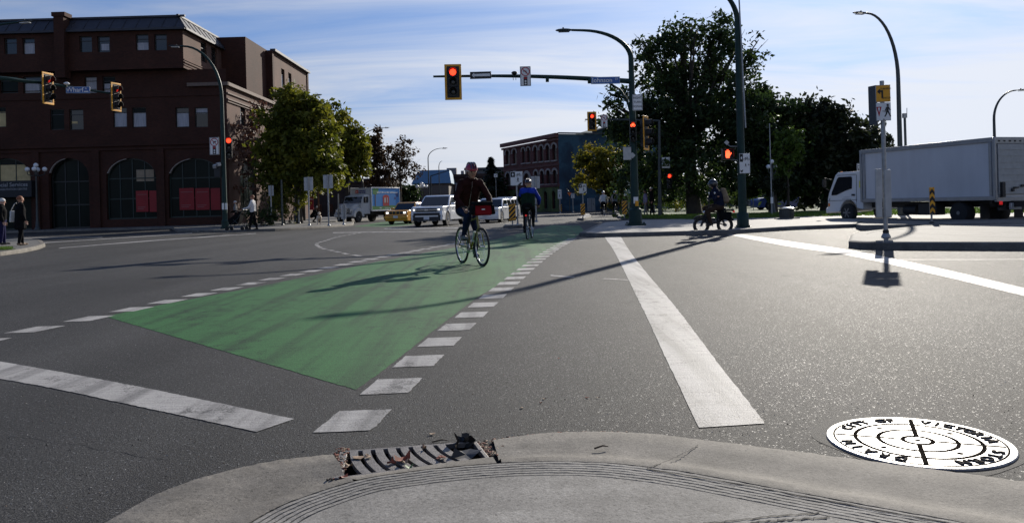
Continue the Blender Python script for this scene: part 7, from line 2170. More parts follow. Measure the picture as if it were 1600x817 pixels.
def grow(prims, voxel, mats, name, parent, fold=.0, extra=None):
    """prims: (p0, p1, r0, r1, material index[, flatten]) capsules fused into one surface"""
    mb = MB()
    for pr in prims:
        p0, p1, r0, r1 = V(*pr[0]), V(*pr[1]), pr[2], pr[3]
        k = max(2, int((p1 - p0).length / (min(r0, r1) * .6)) + 1)
        if (p1 - p0).length > 1e-4: mb.tube([p0.lerp(p1, i / k) for i in range(k + 1)], [r0 + (r1 - r0) * i / k for i in range(k + 1)], 12)
        mb.ball(p0, r0, 12, 8); mb.ball(p1, r1, 12, 8)
    me = bpy.data.meshes.new('grow'); me.from_pydata([tuple(v) for v in mb.v], [], mb.f)
    ob = bpy.data.objects.new('grow', me)
    bm = bmesh.new(); bm.from_mesh(me); bmesh.ops.recalc_face_normals(bm, faces=bm.faces[:]); bm.to_mesh(me); bm.free()
    r = ob.modifiers.new('r', 'REMESH'); r.mode = 'VOXEL'; r.voxel_size = voxel
    s = ob.modifiers.new('s', 'SMOOTH'); s.iterations, s.factor = 4, .5
    out = baked(ob)
    bpy.data.objects.remove(ob); bpy.data.meshes.remove(me)
    seg = [(V(*p[0]), V(*p[1]), p[2], p[3], p[4]) for p in prims]
    if fold:
        nv = len(out.vertices)
        co, nr = np.empty(nv * 3), np.empty(nv * 3)
        out.vertices.foreach_get('co', co); out.vertices.foreach_get('normal', nr)
        co, nr = co.reshape(-1, 3), nr.reshape(-1, 3)
        k = np.array([noise.noise(Vector(c) * 9) + .5 * noise.noise(Vector(c) * 21) for c in co])
        out.vertices.foreach_set('co', (co + nr * (k * fold)[:, None]).ravel()); out.update()
    nf = len(out.polygons)
    cen = np.empty(nf * 3); out.polygons.foreach_get('center', cen); cen = cen.reshape(-1, 3)
    best, bi = np.full(nf, 1e9), np.zeros(nf, dtype=np.int32)
    for p in prims:
        a, d = np.array(p[0], float), np.array(p[1], float) - np.array(p[0], float)
        L = float(d @ d)
        t = np.clip((cen - a) @ d / L, 0, 1) if L > 1e-9 else np.zeros(nf)
        q = np.linalg.norm(cen - a - t[:, None] * d, axis=1) - (p[2] + (p[3] - p[2]) * t)
        k = q < best; best[k] = q[k]; bi[k] = p[4]
    out.polygons.foreach_set('material_index', bi)
    for m in mats: out.materials.append(m)
    out.polygons.foreach_set('use_smooth', [True] * len(out.polygons))
    out.name = name
    if extra:      # fingers, ears, nose and eyes joined on to the same mesh
        bm = bmesh.new(); bm.from_mesh(out)
        vs_ = [bm.verts.new(v) for v in extra.v]
        for f_, m_ in zip(extra.f, extra.m):
            try:
                q = bm.faces.new([vs_[i] for i in f_]); q.material_index = m_; q.smooth = True
            except ValueError: pass
        bm.to_mesh(out); bm.free()
    o = bpy.data.objects.new(name, out); COL.objects.link(o); o.parent = parent
    return o

def hand(mb, w, d, side, mi, palm_n=(0, 0, -1), curl=.9, s=1.0):
    """palm with five unequal bent fingers; w wrist, d direction, thumb towards side"""
    w, d, sd, pn = V(*w), V(*d).normalized(), V(*side).normalized(), V(*palm_n).normalized()
    m = Matrix((sd, d, pn)).transposed().to_4x4(); m.translation = w + d * .045 * s
    p = MB(); p.ball((0, 0, 0), (.040 * s, .052 * s, .016 * s), 10, 6); mb.add([m @ v for v in p.v], p.f, mi)
    for k, (x, L) in enumerate(((.028, .068), (.010, .076), (-.009, .071), (-.027, .055))):
        a = w + d * .088 * s + sd * x * s; b_ = a + (d * math.cos(curl * .5) + pn * math.sin(curl * .5)) * L * .5 * s; c = b_ + (d * math.cos(curl * 1.6) + pn * math.sin(curl * 1.6)) * L * .5 * s
        mb.tube([a - d * .02 * s, a, b_, c], [.0095 * s, .0095 * s, .0085 * s, .006 * s], 6, mi)
    a = w + d * .03 * s + sd * .034 * s; b_ = a + (d * .7 + sd * .6 + pn * .2).normalized() * .035 * s; c = b_ + (d * .9 + sd * .1 + pn * .5).normalized() * .03 * s
    mb.tube([w + d * .015 * s + sd * .015 * s, a, b_, c], [.011 * s, .0115 * s, .010 * s, .007 * s], 6, mi)

def person(label, loc, yaw, J, mats, zones, voxel=.018, fold=.006, bulk=1.0, head_dir=(0, 1, 0), group=None, hair=None, hat=None, beard=False, skirt=None, curl=.7, sc=1.0, hands=True):
    """J: joint positions facing local +Y. zones: material index of torso, sleeve, hand/skin, leg, shoe"""
    t = thing('person', label, 'person', loc, yaw, group)
    if sc != 1: t.scale = (sc,) * 3
    zt, zs, zh, zl, zf = zones
    h, c, n, hd = V(*J['hip']), V(*J['chest']), V(*J['neck']), V(*J['head'])
    sl, sr_ = V(*J['sl']), V(*J['sr'])
    ax = (sr_ - sl).normalized(); b = bulk
    pr = []
    for s in (-1, 1):
        pr.append((h + ax * s * .075, c + ax * s * .085, .115 * b, .125 * b, zt)); pr.append((h + ax * s * .07 - V(0, 0, .05), h + ax * s * .07, .115 * b, .118 * b, zl))
        pr.append((c + ax * s * .08, n - (n - c) * .12 + ax * s * .06, .118 * b, .080 * b, zt))
    pr.append((sl, sr_, .070 * b, .070 * b, zt)); pr.append((c.lerp(n, .6), n, .085, .062, zt))
    hx = V(*head_dir).normalized()
    nk = n.lerp(hd, .5)
    pr.append((n - (n - c).normalized() * .02, nk, .056, .052, zh)); 
    upv = (hd - n).normalized()
    pr += [(hd - upv * .015, hd + upv * .035, .088, .088, zh), (hd - hx * .025 + upv * .02, hd + hx * .012 + upv * .02, .088, .085, zh), (hd + hx * .03 - upv * .075, hd + hx * .045 - upv * .085, .052, .042, zh)]
    for S, E, W_ in ((J['sl'], J['el'], J['wl']), (J['sr'], J['er'], J['wr'])):
        pr.append((V(*S), V(*E), .062 * b, .050 * b, zs)); E_, W1 = V(*E), V(*W_)
        pr.append((E_, E_.lerp(W1, .92), .050 * b, .038 * b, zs)); pr.append((E_.lerp(W1, .92), W1, .029, .028, zh))
    for H_, K, A_, T in ((J['hl'], J['kl'], J['al'], J['tl']), (J['hr'], J['kr'], J['ar'], J['tr'])):
        H_, K, A_, T = V(*H_), V(*K), V(*A_), V(*T)
        pr.append((H_, K, .092 * b, .066 * b, zl)); pr.append((K, K.lerp(A_, .35), .064 * b, .062 * b, zl)); pr.append((K.lerp(A_, .35), A_, .062 * b, .046, zl))
        f = (T - A_); pr.append((A_ - V(0, 0, .02), A_ + f * .25 - V(0, 0, .03), .045, .045, zf)); pr.append((A_ - f * .22 - V(0, 0, .035), T, .040, .034, zf))
    if skirt:
        for k in range(6):
            a = math.pi * k / 3; o = V(math.cos(a) * .10, math.sin(a) * .07, 0); pr.append((c + o * .8, V(h.x, h.y, skirt) + o * 1.35, .10, .085, zt))
    ex = MB()
    sd = hx.cross(upv).normalized(); up2 = sd.cross(hx)
    # face: nose, eyes, brow, mouth, ears
    fm = Matrix((sd, hx, up2)).transposed().to_4x4(); fm.translation = hd
    q = MB(); q.add([(-.016, .082, -.030), (.016, .082, -.030), (0, .118, -.026), (0, .086, .022)], [(0, 1, 2), (0, 2, 3), (2, 1, 3), (0, 3, 1)], zh)
    for s in (-1, 1):
        q.ball((s * .034, .086, .012), (.012, .008, .007), 8, 6, len(mats)); q.ball((s * .034, .090, .026), (.019, .006, .004), 8, 4, len(mats) + 1)
        q.ball((s * .092, -.005, -.005), (.012, .022, .034), 8, 6, zh)
    q.ball((0, .088, -.058), (.024, .007, .006), 8, 4, len(mats) + 2)
    ex.add([fm @ v for v in q.v], q.f); ex.m = q.m[:]
    if hands:
        for S, E, W_, sg in ((J['sl'], J['el'], J['wl'], 1), (J['sr'], J['er'], J['wr'], -1)):
            d = (V(*W_) - V(*E)).normalized() if 'hd' not in J else V(*J['hd'])
            sdv = d.cross(V(0, 0, 1)); sdv = V(0, 1, 0) if abs(d.z) > .8 else (sdv.normalized() * sg)
            hm = MB(); hand(hm, W_, d, sdv, zh, V(-sg * -1, 0, 0) * -1 if abs(d.z) > .8 else (0, 0, -1), curl)
            o0 = len(ex.f); ex.add(hm.v, hm.f, zh)
    EYE, BROW, LIP = M('eye_dark', (.02, .015, .012), .3, var=0), M('brow_hair', (.06, .04, .03), .8, var=0), M('lip', (.25, .08, .065), .5, var=0)
    grow(pr, voxel, list(mats) + [EYE, BROW, LIP], 'body', t, fold, ex)
    def cap(nm, mat, r, z0, off=(0, 0, 0), stretch=(1, 1, 1), peak=None):
        m2 = MB(); m2.ball((0, 0, 0), (r * stretch[0], r * stretch[1], r * stretch[2]), 18, 10, 0, None, z0)
        if peak: m2.prism([(-.07, 0), (.07, 0), (.05, .09), (-.05, .09)], 'z', peak, peak + .012); 
        mm = fm.copy(); mm.translation = hd + up2 * (.02 + off[2]) + hx * (-.012 + off[1])
        if peak:
            for k in range(8): m2.v[-1 - k].y += r * .9
        m2.v = [mm @ v for v in m2.v]
        return m2.build(nm, mat, t, smooth=50)
    if hair: cap('hair', hair, .104, -.15, (0, -.012, .012), (.98, 1.05, 1.05)); 
    if hat: 
        kind, hm_ = hat
        if kind == 'cap': cap('cap', hm_, .106, -.02, (0, .0, .02), (1, 1.05, .95), peak=.0)
        elif kind == 'helmet':
            hl = cap('helmet', hm_[0], .125, -.05, (0, -.005, .025), (.92, 1.12, .98))
            m2 = MB()
            for k in (-1, 0, 1): m2.tube([(k * .045, .135 * math.cos(a) * 1.06, .128 * math.sin(a) + .002) for a in [math.pi * (.08 + .84 * i / 8) for i in range(9)]], .014, 6)
            mm = fm.copy(); mm.translation = hd + up2 * .045 - hx * .017; m2.v = [mm @ v for v in m2.v]; m2.build('helmet_vent', hm_[1], hl, smooth=40)
            m2 = MB()
            for s in (-1, 1): m2.tube([(s * .098, .02, .0), (s * .085, .03, -.06), (0, .06, -.125)], .006, 5)
            mm = fm.copy(); mm.translation = hd; m2.v = [mm @ v for v in m2.v]; m2.build('helmet_strap', BLACKC, hl, smooth=40)
        elif kind == 'full':
            hl = cap('helmet', hm_[0], .140, -.75, (0, .0, -.0), (.9, 1.06, 1.05))
            m2 = MB(); m2.ball((0, .018, .0), (.118, .142, .055), 16, 8); mm = fm.copy(); mm.translation = hd + up2 * .01; m2.v = [mm @ v for v in m2.v]; m2.build('visor', hm_[1], hl)
    return t

def standing(h=1.72, step=.12, lean=0.0, al=(0, 0), wl=None, wr=None, elbow_l=None, elbow_r=None):
    k = h / 1.72
    J = dict(hip=(0, 0, .92), chest=(0, .01 + lean * .5, 1.25), neck=(0, .01 + lean, 1.45), head=(0, .03 + lean * 1.1, 1.60),
             sl=(-.17, lean, 1.39), sr=(.17, lean, 1.39), el=elbow_l or (-.24, -.02 + lean, 1.10), er=elbow_r or (.24, -.02 + lean, 1.10),
             wl=wl or (-.25, .06 + lean, .86), wr=wr or (.25, .06 + lean, .86),
             hl=(-.085, 0, .88), hr=(.085, 0, .88), kl=(-.10, step * .6, .48), kr=(.10, -step * .3, .48), al=(-.10, step, .085), ar=(.10, -step, .085),
             tl=(-.115, step + .17, .035), tr=(.115, -step + .17, .035))
    return {a: tuple(x * k for x in b) for a, b in J.items()}

# ------------------------------------------------------------------ bicycles
def bicycle(label, base, yaw, frame_mat, group=None, tyre=.021, r=.34, wbase=1.04, bars='flat', lean=0.0, crank=.5, fender=False, rack=False, steer=0.0):
    t = thing('bicycle', label, 'bicycle', base, yaw, group)
    if lean: t.rotation_euler = (0, lean, yaw)
    ry, fy = -wbase * .46, wbase * .54
    def whl(y):
        m = MB(); n = 40
        m.tube([(0, y + math.cos(a) * r, r + .004 + math.sin(a) * r) for a in [2 * math.pi * k / n for k in range(n)]], tyre, 8, 0, False, True)
        w = m.build('wheel', RUBBER, t, smooth=60)
        m = MB(); rr = r - tyre - .008
        m.tube([(0, y + math.cos(a) * rr, r + .004 + math.sin(a) * rr) for a in [2 * math.pi * k / n for k in range(n)]], .011, 6, 0, False, True)
        m.build('rim', CHROME, w, smooth=60)
        m = MB()
        for k in range(24):
            a = 2 * math.pi * k / 24; s = (-1) ** k * .025; b2 = a + (.35 if k % 4 < 2 else -.35)
            m.tube([(s, y + math.cos(b2) * .022, r + .004 + math.sin(b2) * .022), (0, y + math.cos(a) * rr, r + .004 + math.sin(a) * rr)], .0016, 4, 0, False)
        m.tube([(-.05, y, r + .004), (.05, y, r + .004)], .022, 10)
        m.build('spokes', CHROME, w, smooth=60)
    whl(ry); whl(fy)
    bb, st, ht, hb = V(0, -.02, .29), V(0, -.16, .80), V(0, fy - .20, .86), V(0, fy - .15, .68)
    m = MB()
    m.tube([bb, V(0, -.20, .92)], .016, 8); m.tube([st, ht], .018, 8); m.tube([bb, hb], .021, 8); m.tube([ht + V(0, -.012, .04), hb], .022, 8)
    for s in (-1, 1):
        m.tube([bb + V(s * .02, 0, 0), V(s * .055, ry, r)], .010, 6); m.tube([st + V(s * .015, -.01, -.03), V(s * .055, ry, r)], .009, 6)
    m.tube([bb - V(.035, 0, 0), bb + V(.035, 0, 0)], .024, 10)
    m.build('frame', frame_mat, t, smooth=60)
    m = MB(); m.tube([hb + V(0, .005, -.02), hb + V(0, .02, -.05)], .02, 8)
    for s in (-1, 1): m.tube([hb + V(s * .02, .015, -.05), hb + V(s * .05, .03, -.09), V(s * .055, fy, r)], .012, 6)
    m.build('fork', BLACK if fender else frame_mat, t, smooth=60)
    m = MB(); stm = ht + V(0, .0, .06); tp = stm + V(0, .06, .12)
    m.tube([ht, stm, tp], .015, 8)
    m.tube([tp + V(-.30, -.05, .03), tp + V(-.18, -.01, .02), tp, tp + V(.18, -.01, .02), tp + V(.30, -.05, .03)], .012, 8)
    hbm = m.build('handlebar', BLACK, t, smooth=60)
    m = MB()
    for s in (-1, 1): m.tube([tp + V(s * .21, -.02, .022), tp + V(s * .315, -.055, .03)], .018, 8)
    m.build('grip', RUBBER, hbm, smooth=60)
    m = MB()
    for s in (-1, 1): m.tube([tp + V(s * .20, .0, .015), tp + V(s * .22, .05, .0), tp + V(s * .28, .045, .0)], .006, 5)
    m.build('brake_lever', BLACK, hbm, smooth=60)
    m = MB(); sz = .97
    m.add([(-.07, -.34, sz), (.07, -.34, sz), (.085, -.30, sz + .03), (-.085, -.30, sz + .03), (.03, -.18, sz + .02), (-.03, -.18, sz + .02), (.018, -.06, sz + .015), (-.018, -.06, sz + .015), (-.06, -.32, sz - .05), (.06, -.32, sz - .05), (.015, -.07, sz - .03), (-.015, -.07, sz - .03)],
          [(0, 1, 2, 3), (3, 2, 4, 5), (5, 4, 6, 7), (8, 9, 1, 0), (9, 10, 6, 4), (9, 4, 2, 1), (11, 8, 0, 3), (11, 3, 5, 7), (10, 11, 7, 6), (8, 11, 10, 9)])
    m.tube([(0, -.20, .92), (0, -.205, .96)], .014, 8); m.build('saddle', BLACK, t, smooth=50, bevel=.008)
    m = MB(); m.lathe([(.085, -.004), (.095, 0), (.085, .004)], (.045, bb.y, bb.z), 'x', 24)
    ca = crank
    for s in (-1, 1):
        e = bb + V(s * .075, s * math.cos(ca) * .165, s * math.sin(ca) * .165); m.bar(bb + V(s * .06, 0, 0), e, .018, .022)
    cr_o = m.build('crank', CHROME, t, smooth=40)
    m = MB()
    for s in (-1, 1): e = bb + V(s * .12, s * math.cos(ca) * .165, s * math.sin(ca) * .165); m.box(e, (.09, .09, .022))
    m.build('pedal', BLACK, cr_o, bevel=.004)
    m = MB(); m.tube([(.046, bb.y, bb.z + .09), (.046, ry, r + .04), (.046, ry - .035, r), (.046, ry, r - .035), (.046, bb.y, bb.z - .09), (.046, bb.y + .09, bb.z)], .005, 4, 0, False, True); m.build('chain', M('oily_chain', (.05, .045, .04), .4, .8), t)
    if fender:
        for y in (ry, fy):
            m = MB(); m.tube([(0, y + math.cos(a) * (r + .035), r + math.sin(a) * (r + .035)) for a in [math.pi * (.1 + .8 * k / 12) for k in range(13)]], .022, 6); m.build('mudguard', BLACK, t, smooth=60)
    if rack:
        m = MB()
        for s in (-1, 1): m.tube([(s * .06, -.24, .72), (s * .07, ry - .18, .72), (s * .06, ry, r)], .007, 5)
        for k in range(4): m.tube([(-.07, ry - .15 + k * .1, .72), (.07, ry - .15 + k * .1, .72)], .006, 5)
        m.build('rack', BLACK, t, smooth=60)
    return t, tp, bb

def rider(dy=0.0, handz=1.02, handy=.42, crank=.5, chest_f=.24, upright=False, spread=.27):
    """joints of a cyclist on the bicycle above (same local frame)"""
    bb = V(0, -.02, .29); ca = crank
    pr_ = bb + V(.12, math.cos(ca) * .165, math.sin(ca) * .165); pl_ = bb + V(-.12, -math.cos(ca) * .165, -math.sin(ca) * .165)
    hip = V(0, -.22, 1.06)
    ch = hip + V(0, chest_f * .62, .31); nk = hip + V(0, chest_f, .50); hd = nk + V(0, .06, .155)
    J = dict(hip=hip, chest=ch, neck=nk, head=hd, sl=nk + V(-.18, -.01, -.05), sr=nk + V(.18, -.01, -.05), wl=V(-spread, handy, handz), wr=V(spread, handy, handz))
    for s, k, w in ((-1, 'el', 'wl'), (1, 'er', 'wr')):
        S = J['s' + k[1]]; m = S.lerp(J[w], .5); J[k] = m + V(s * .10, -.06, -.05)
    for s, pd, q in ((-1, pl_, 'l'), (1, pr_, 'r')):
        H_ = hip + V(s * .085, 0, -.03); A_ = pd + V(0, -.06, .085)
        d = A_ - H_; L = d.length; half = .455
        bend = math.sqrt(max(.0004, half * half - (L / 2) ** 2))
        f = V(0, 1, 0) - d.normalized() * d.normalized().y; f.normalize()
        J['h' + q], J['a' + q], J['t' + q] = H_, A_, pd + V(0, .10, .035)
        J['k' + q] = H_ + d / 2 + f * bend + V(s * .02, 0, 0)
    return {a: tuple(b) for a, b in J.items()}

# nearest cyclist, coming towards us on the green lane
YELF = M('yellow_bike_frame', (.20, .17, .015), .4, var=.2, coat=.3)
mid = (G(752, 415, 0) + G(722, 410, 0)) / 2
cy1 = R(180 + 24)
ca1 = R(82)
bk, tp, bb = bicycle('yellow framed bicycle carrying the rider in the maroon jacket', mid, cy1, YELF, r=.335, crank=ca1, fender=False)
m = MB(); m.box((0, 0, 0), (.33, .20, .20), None, 0, 1.12, .82)
m.v = [tp + V(0, .17, -.03) + v for v in m.v]; bag = m.build('handlebar_bag', REDC, bk, bevel=.03)
m = MB(); m.box(tp + V(0, .17, .085), (.36, .22, .07)); m.box(tp + V(-.19, .19, -.03), (.06, .18, .17), (0, .15, 0)); m.box(tp + V(.19, .19, -.03), (.06, .18, .17), (0, -.15, 0)); m.build('bag_flap', BLACKC, bag, bevel=.02)
m = MB(); m.box(tp + V(.01, .276, -.02), (.06, .012, .018)); m.build('bag_badge', SIGN_W, bag, smooth=0)
m = MB(); m.lathe([(.03, 0), (.035, .05), (.03, .06)], V(0, .36, .60), 'y', 10); m.build('headlamp', CHROME, bk)
m = MB(); m.box((0, .555, .10), (.05, .012, .03)); m.build('spoke_reflector', SIGN_W, bk)
m = MB(); m.tube([bb + V(0, .16, .14), bb + V(0, .24, .32)], .035, 10); m.build('water_bottle', M('pale_bottle', (.45, .5, .42), .4), bk)
J = rider(crank=ca1, chest_f=.30, handz=tp.z + .03, handy=tp.y - .06)
p1 = person('cyclist in maroon jacket, jeans and red helmet riding towards us on the green lane', mid, cy1, J, [MAROON, JEANS, SKIN, SHOE_G], (0, 0, 2, 1, 3), voxel=.013, fold=.009, bulk=1.16, head_dir=(0, 1, -.22), hair=HAIR_W, hat=('helmet', (HELM_R, HELM_N)), curl=1.3, sc=1.0)
m = MB()
for k in range(7): m.box((0, .02, 0), (.001, .001, .001)) if False else None
ch, nk = V(*J['chest']), V(*J['neck'])
m.tube([V(*J['hip']) + V(.0, .16, .02), ch + V(0, .155, .02), nk + V(0, .085, -.02)], .006, 5); m.build('jacket_zip', CHROME, p1, smooth=60)
m = MB(); m.tube([nk + V(-.06, .03, .03), nk + V(-.03, .08, .01), nk + V(.03, .08, .01), nk + V(.06, .03, .03), nk + V(.03, -.05, .05), nk + V(-.03, -.05, .05)], .022, 8, 0, False, True); m.build('collar', MAROON, p1, smooth=60)

# second cyclist riding away
b2 = G(828, 373.5, 0); b2 = b2 + V(0, .35, 0)
ca2 = R(35)
bk2, tp, bb = bicycle('dark bicycle under the rider in the blue jacket', b2, R(-9), BLACK, r=.34, crank=ca2, fender=True, rack=True)
m = MB(); m.box((0, -.70, .74), (.05, .03, .05)); m.build('tail_lamp', TAIL, bk2)
J = rider(crank=ca2, chest_f=.16, handz=tp.z + .03, handy=tp.y - .06)
p2_ = person('cyclist in blue and black jacket riding away from us up the green lane', b2, R(-9), J, [M('dark_green_jacket', (.012, .026, .016), .8, spec=.06, var=.3, scale=10), BLACKC, SKIN2, SHOE], (0, 0, 2, 1, 3), voxel=.016, fold=.009, bulk=1.12, hair=HAIR_G, hat=('helmet', (HELM_K, HELM_N)), curl=1.3)
# blue yoke over the shoulders, follows the back
ch, nk, sl_, sr2 = V(*J['chest']), V(*J['neck']), V(*J['sl']), V(*J['sr'])
grow([(sl_, sr2, .094, .094, 0), (ch + V(-.10, -.0, .08), nk + V(-.06, -.01, -.04), .128, .10, 0), (ch + V(.10, 0, .08), nk + V(.06, -.01, -.04), .128, .10, 0), (sr2, sr2.lerp(V(*J['er']), .95), .084, .068, 0), (V(*J['er']), V(*J['er']).lerp(V(*J['wr']), .8), .066, .052, 0), (sl_, sl_.lerp(V(*J['el']), .45), .084, .076, 0)], .016, [ROYAL], 'jacket_yoke', p2_, .006)
m = MB(); m.ball(V(*J['head']) + V(.02, -.06, -.08), (.07, .05, .09), 10, 8); m.build('blonde_hair', M('blonde_hair', (.42, .27, .12), .8, var=.2, scale=50), p2_)

# far pair of cyclists
for k, (px, py, lab, jm, mate) in enumerate(((943.5, 336, 'left one of the two far cyclists riding away, in a pale top', WHITEC, 'bicycle of the left far cyclist in the pale top'), (961.5, 336.5, 'right one of the two far cyclists riding away, with a dark backpack', GREYC, 'bicycle of the right far cyclist with the backpack'))):
    b = G(px, py, 0); b.y = 58; b.x = P(px, 330, 58).x; b.z = 0
    bicycle(mate, b, R(-13), BLACK, r=.34, crank=R(60 + 90 * k))
    J = rider(crank=R(60 + 90 * k), chest_f=.14, handz=1.04, handy=.40)
    pp = person(lab, b, R(-13), J, [jm, BLACKC, SKIN2, SHOE], (0, 0, 2, 1, 3), voxel=.028, fold=.006, bulk=1.06, hat=('helmet', ((HELM_W if k == 0 else M('teal_helmet_shell', (.12, .35, .38), .4)), HELM_N)), sc=1.0)
    if k:
        grow([(V(*J['chest']) + V(-.05, -.17, .0), V(*J['chest']) + V(-.04, -.15, .2), .09, .08, 0), (V(*J['chest']) + V(.05, -.17, .0), V(*J['chest']) + V(.04, -.15, .2), .09, .08, 0)], .02, [BLACKC], 'backpack', pp)

# ------------------------------------------------------------------ electric scooter bike with rider, seen from the side
fw, rw = G(1096, 365.5, 0), G(1133, 364.5, 0)
mb_ = (fw + rw) / 2
ax_ = (fw - rw); yaw = math.atan2(-ax_.x, ax_.y)
WB_ = ax_.length
ebt = thing('electric_bike', 'black fat tyred electric bike with cargo box, ridden to the left by the pole', 'electric bike', mb_, yaw)
er = .262
for y in (WB_ / 2, -WB_ / 2):
    m = MB(); m.lathe([(er * .70, -.045), (er * .93, -.05), (er, -.03), (er, .03), (er * .93, .05), (er * .70, .045), (er * .62, .0)], (0, y, er), 'x', 30)
    w_ = m.build('wheel', RUBBER, ebt, smooth=50) if False else None
    m = MB(); n = 36; m.tube([(0, y + math.cos(a) * (er - .045), er + math.sin(a) * (er - .045)) for a in [2 * math.pi * k / n for k in range(n)]], .047, 10, 0, False, True); w_ = m.build('wheel', RUBBER, ebt, smooth=60)
    m = MB(); m.tube([(0, y + math.cos(a) * (er - .088), er + math.sin(a) * (er - .088)) for a in [2 * math.pi * k / n for k in range(n)]], .014, 6, 0, False, True); m.build('rim', POLE_DK, w_, smooth=60)
    m = MB()
    for k in range(18):
        a = 2 * math.pi * k / 18; m.tube([((-1) ** k * .03, y, er), (0, y + math.cos(a) * (er - .09), er + math.sin(a) * (er - .09))], .0025, 4, 0, False)
    m.tube([(-.06, y, er), (.06, y, er)], .05 if y < 0 else .03, 12); m.build('spokes', GALV, w_, smooth=60)
hy = WB_ / 2
m = MB()
m.tube([(0, hy - .34, .30), (0, hy - .26, .62), (0, hy - .22, .78)], .03, 8); m.tube([(0, hy - .26, .60), (0, .05, .36), (0, -.12, .34)], .04, 8); m.tube([(0, -.12, .34), (0, -.2, .72)], .025, 8); m.tube([(0, hy - .25, .70), (0, -.18, .66), (0, -hy - .15, .64)], .026, 8)
for s in (-1, 1): m.tube([(s * .03, -.12, .34), (s * .08, -hy, er)], .018, 6); m.tube([(s * .03, -.2, .66), (s * .08, -hy, er)], .016, 6)
m.build('frame', BLACK, ebt, smooth=60)
m = MB()
for s in (-1, 1): m.tube([(s * .03, hy - .24, .70), (s * .07, hy - .16, .58), (s * .075, hy, er)], .02, 7)
m.tube([(0, hy - .24, .72), (0, hy - .27, .98), (0, hy - .30, 1.10)], .02, 8); m.tube([(-.32, hy - .40, 1.12), (-.12, hy - .30, 1.10), (.12, hy - .30, 1.10), (.32, hy - .40, 1.12)], .014, 7)
m.build('fork', BLACK, ebt, smooth=60)
m = MB(); m.tube([(0, hy + math.cos(a) * (er + .04), er + math.sin(a) * (er + .04)) for a in [math.pi * (.22 + .5 * k / 10) for k in range(11)]], .035, 7); m.tube([(0, -hy + math.cos(a) * (er + .04), er + math.sin(a) * (er + .04)) for a in [math.pi * (.15 + .7 * k / 10) for k in range(11)]], .035, 7); m.build('mudguard', BLACK, ebt, smooth=60)
m = MB(); m.ball((0, hy - .12, .68), (.05, .06, .05), 10, 8); m.build('headlamp', CHROME, ebt)
m = MB(); m.box((0, -.22, .76), (.20, .36, .09)); m.build('saddle', BLACK, ebt, bevel=.03)
m = MB(); m.box((0, -hy - .02, .72), (.30, .50, .05)); m.box((-.17, -hy + .02, .56), (.12, .36, .26), (.1, 0, 0)); m.box((.17, -hy + .02, .56), (.12, .36, .26), (.1, 0, 0)); m.build('cargo_box', BLACKC, ebt, bevel=.04)
m = MB(); m.box((0, -hy - .29, .68), (.14, .03, .06)); m.build('tail_lamp', TAIL, ebt)
m = MB(); m.box((0, .08, .40), (.14, .30, .20)); m.build('motor_case', M('dark_grey_casing', (.04, .04, .045), .4, .4), ebt, bevel=.03)
m = MB(); m.tube([(-.14, .04, .22), (.0, .04, .30), (.14, .06, .38)], .014, 6); m.build('crank', CHROME, ebt)
m = MB(); m.tube([(.30, hy - .40, 1.13), (.36, hy - .36, 1.24)], .008, 5); m.tube([(-.30, hy - .40, 1.13), (-.36, hy - .36, 1.24)], .008, 5); m.ball((.36, hy - .36, 1.27), (.06, .02, .04), 8, 6); m.ball((-.36, hy - .36, 1.27), (.06, .02, .04), 8, 6); m.build('mirror', CHROME, ebt)
J = dict(hip=(0, -.22, .90), chest=(0, -.16, 1.20), neck=(0, -.08, 1.40), head=(0, -.02, 1.55), sl=(-.19, -.09, 1.34), sr=(.19, -.09, 1.34), el=(-.30, .02, 1.10), er=(.30, .02, 1.10), wl=(-.27, hy - .42, 1.14), wr=(.27, hy - .42, 1.14),
         hl=(-.10, -.20, .86), hr=(.10, -.20, .86), kl=(-.14, .20, .72), kr=(.14, .22, .80), al=(-.15, .10, .32), ar=(.15, .14, .42), tl=(-.16, .26, .27), tr=(.16, .30, .37))
pe = person('helmeted rider with a pale backpack on the black electric bike by the tall pole', mb_, yaw, J, [NAVY, BROWNC, SKIN, SHOE], (0, 0, 2, 1, 3), voxel=.017, fold=.008, bulk=1.18, hat=('full', (HELM_K, CAR_GLASS)), curl=1.3)
grow([((-.08, -.40, 1.05), (-.06, -.34, 1.34), .12, .09, 0), ((.08, -.40, 1.05), (.06, -.34, 1.34), .12, .09, 0)], .018, [TANC], 'backpack', pe, .006)

# ------------------------------------------------------------------ people on foot
# two waiting at the left corner
b = G(4, 382.5, .13)
pw = person('person in white cap and dark jacket at the left edge, on the corner pavement', b, R(-62), standing(1.66, .05), [BLACKC, M('navy_trousers', (.018, .018, .06), .85, spec=.06, var=.2), SKIN2, SHOE], (0, 0, 2, 1, 3), voxel=.017, fold=.007, bulk=1.2, hair=HAIR_W, hat=('cap', WHITEC))
b = G(32.5, 383.5, .13)
pk_ = person('person in long black coat standing at the left corner kerb with a white bag', b, R(-35), standing(1.70, .10), [BLACKC, BLACKC, SKIN, SHOE_T], (0, 0, 2, 1, 3), voxel=.016, fold=.007, bulk=1.1, hair=HAIR_G, skirt=.62)
qb = Matrix.Rotation(R(-35), 4, 'Z') @ V(-.36, -.02, 0)
bt_ = thing('tote_bag', 'white shoulder bag hanging at the side of the person in black coat', 'bag', b + qb + V(0, 0, .82), R(-35))
m = MB(); m.box((0, 0, .19), (.10, .34, .40), None, 0, .7, .85); m.build('pouch', WHITEC, bt_, bevel=.03)
m = MB(); m.tube([(0, -.12, .38), (.10, -.04, .62), (.14, .0, .66), (.10, .04, .62), (0, .12, .38)], .012, 6); m.build('strap', WHITEC, bt_)
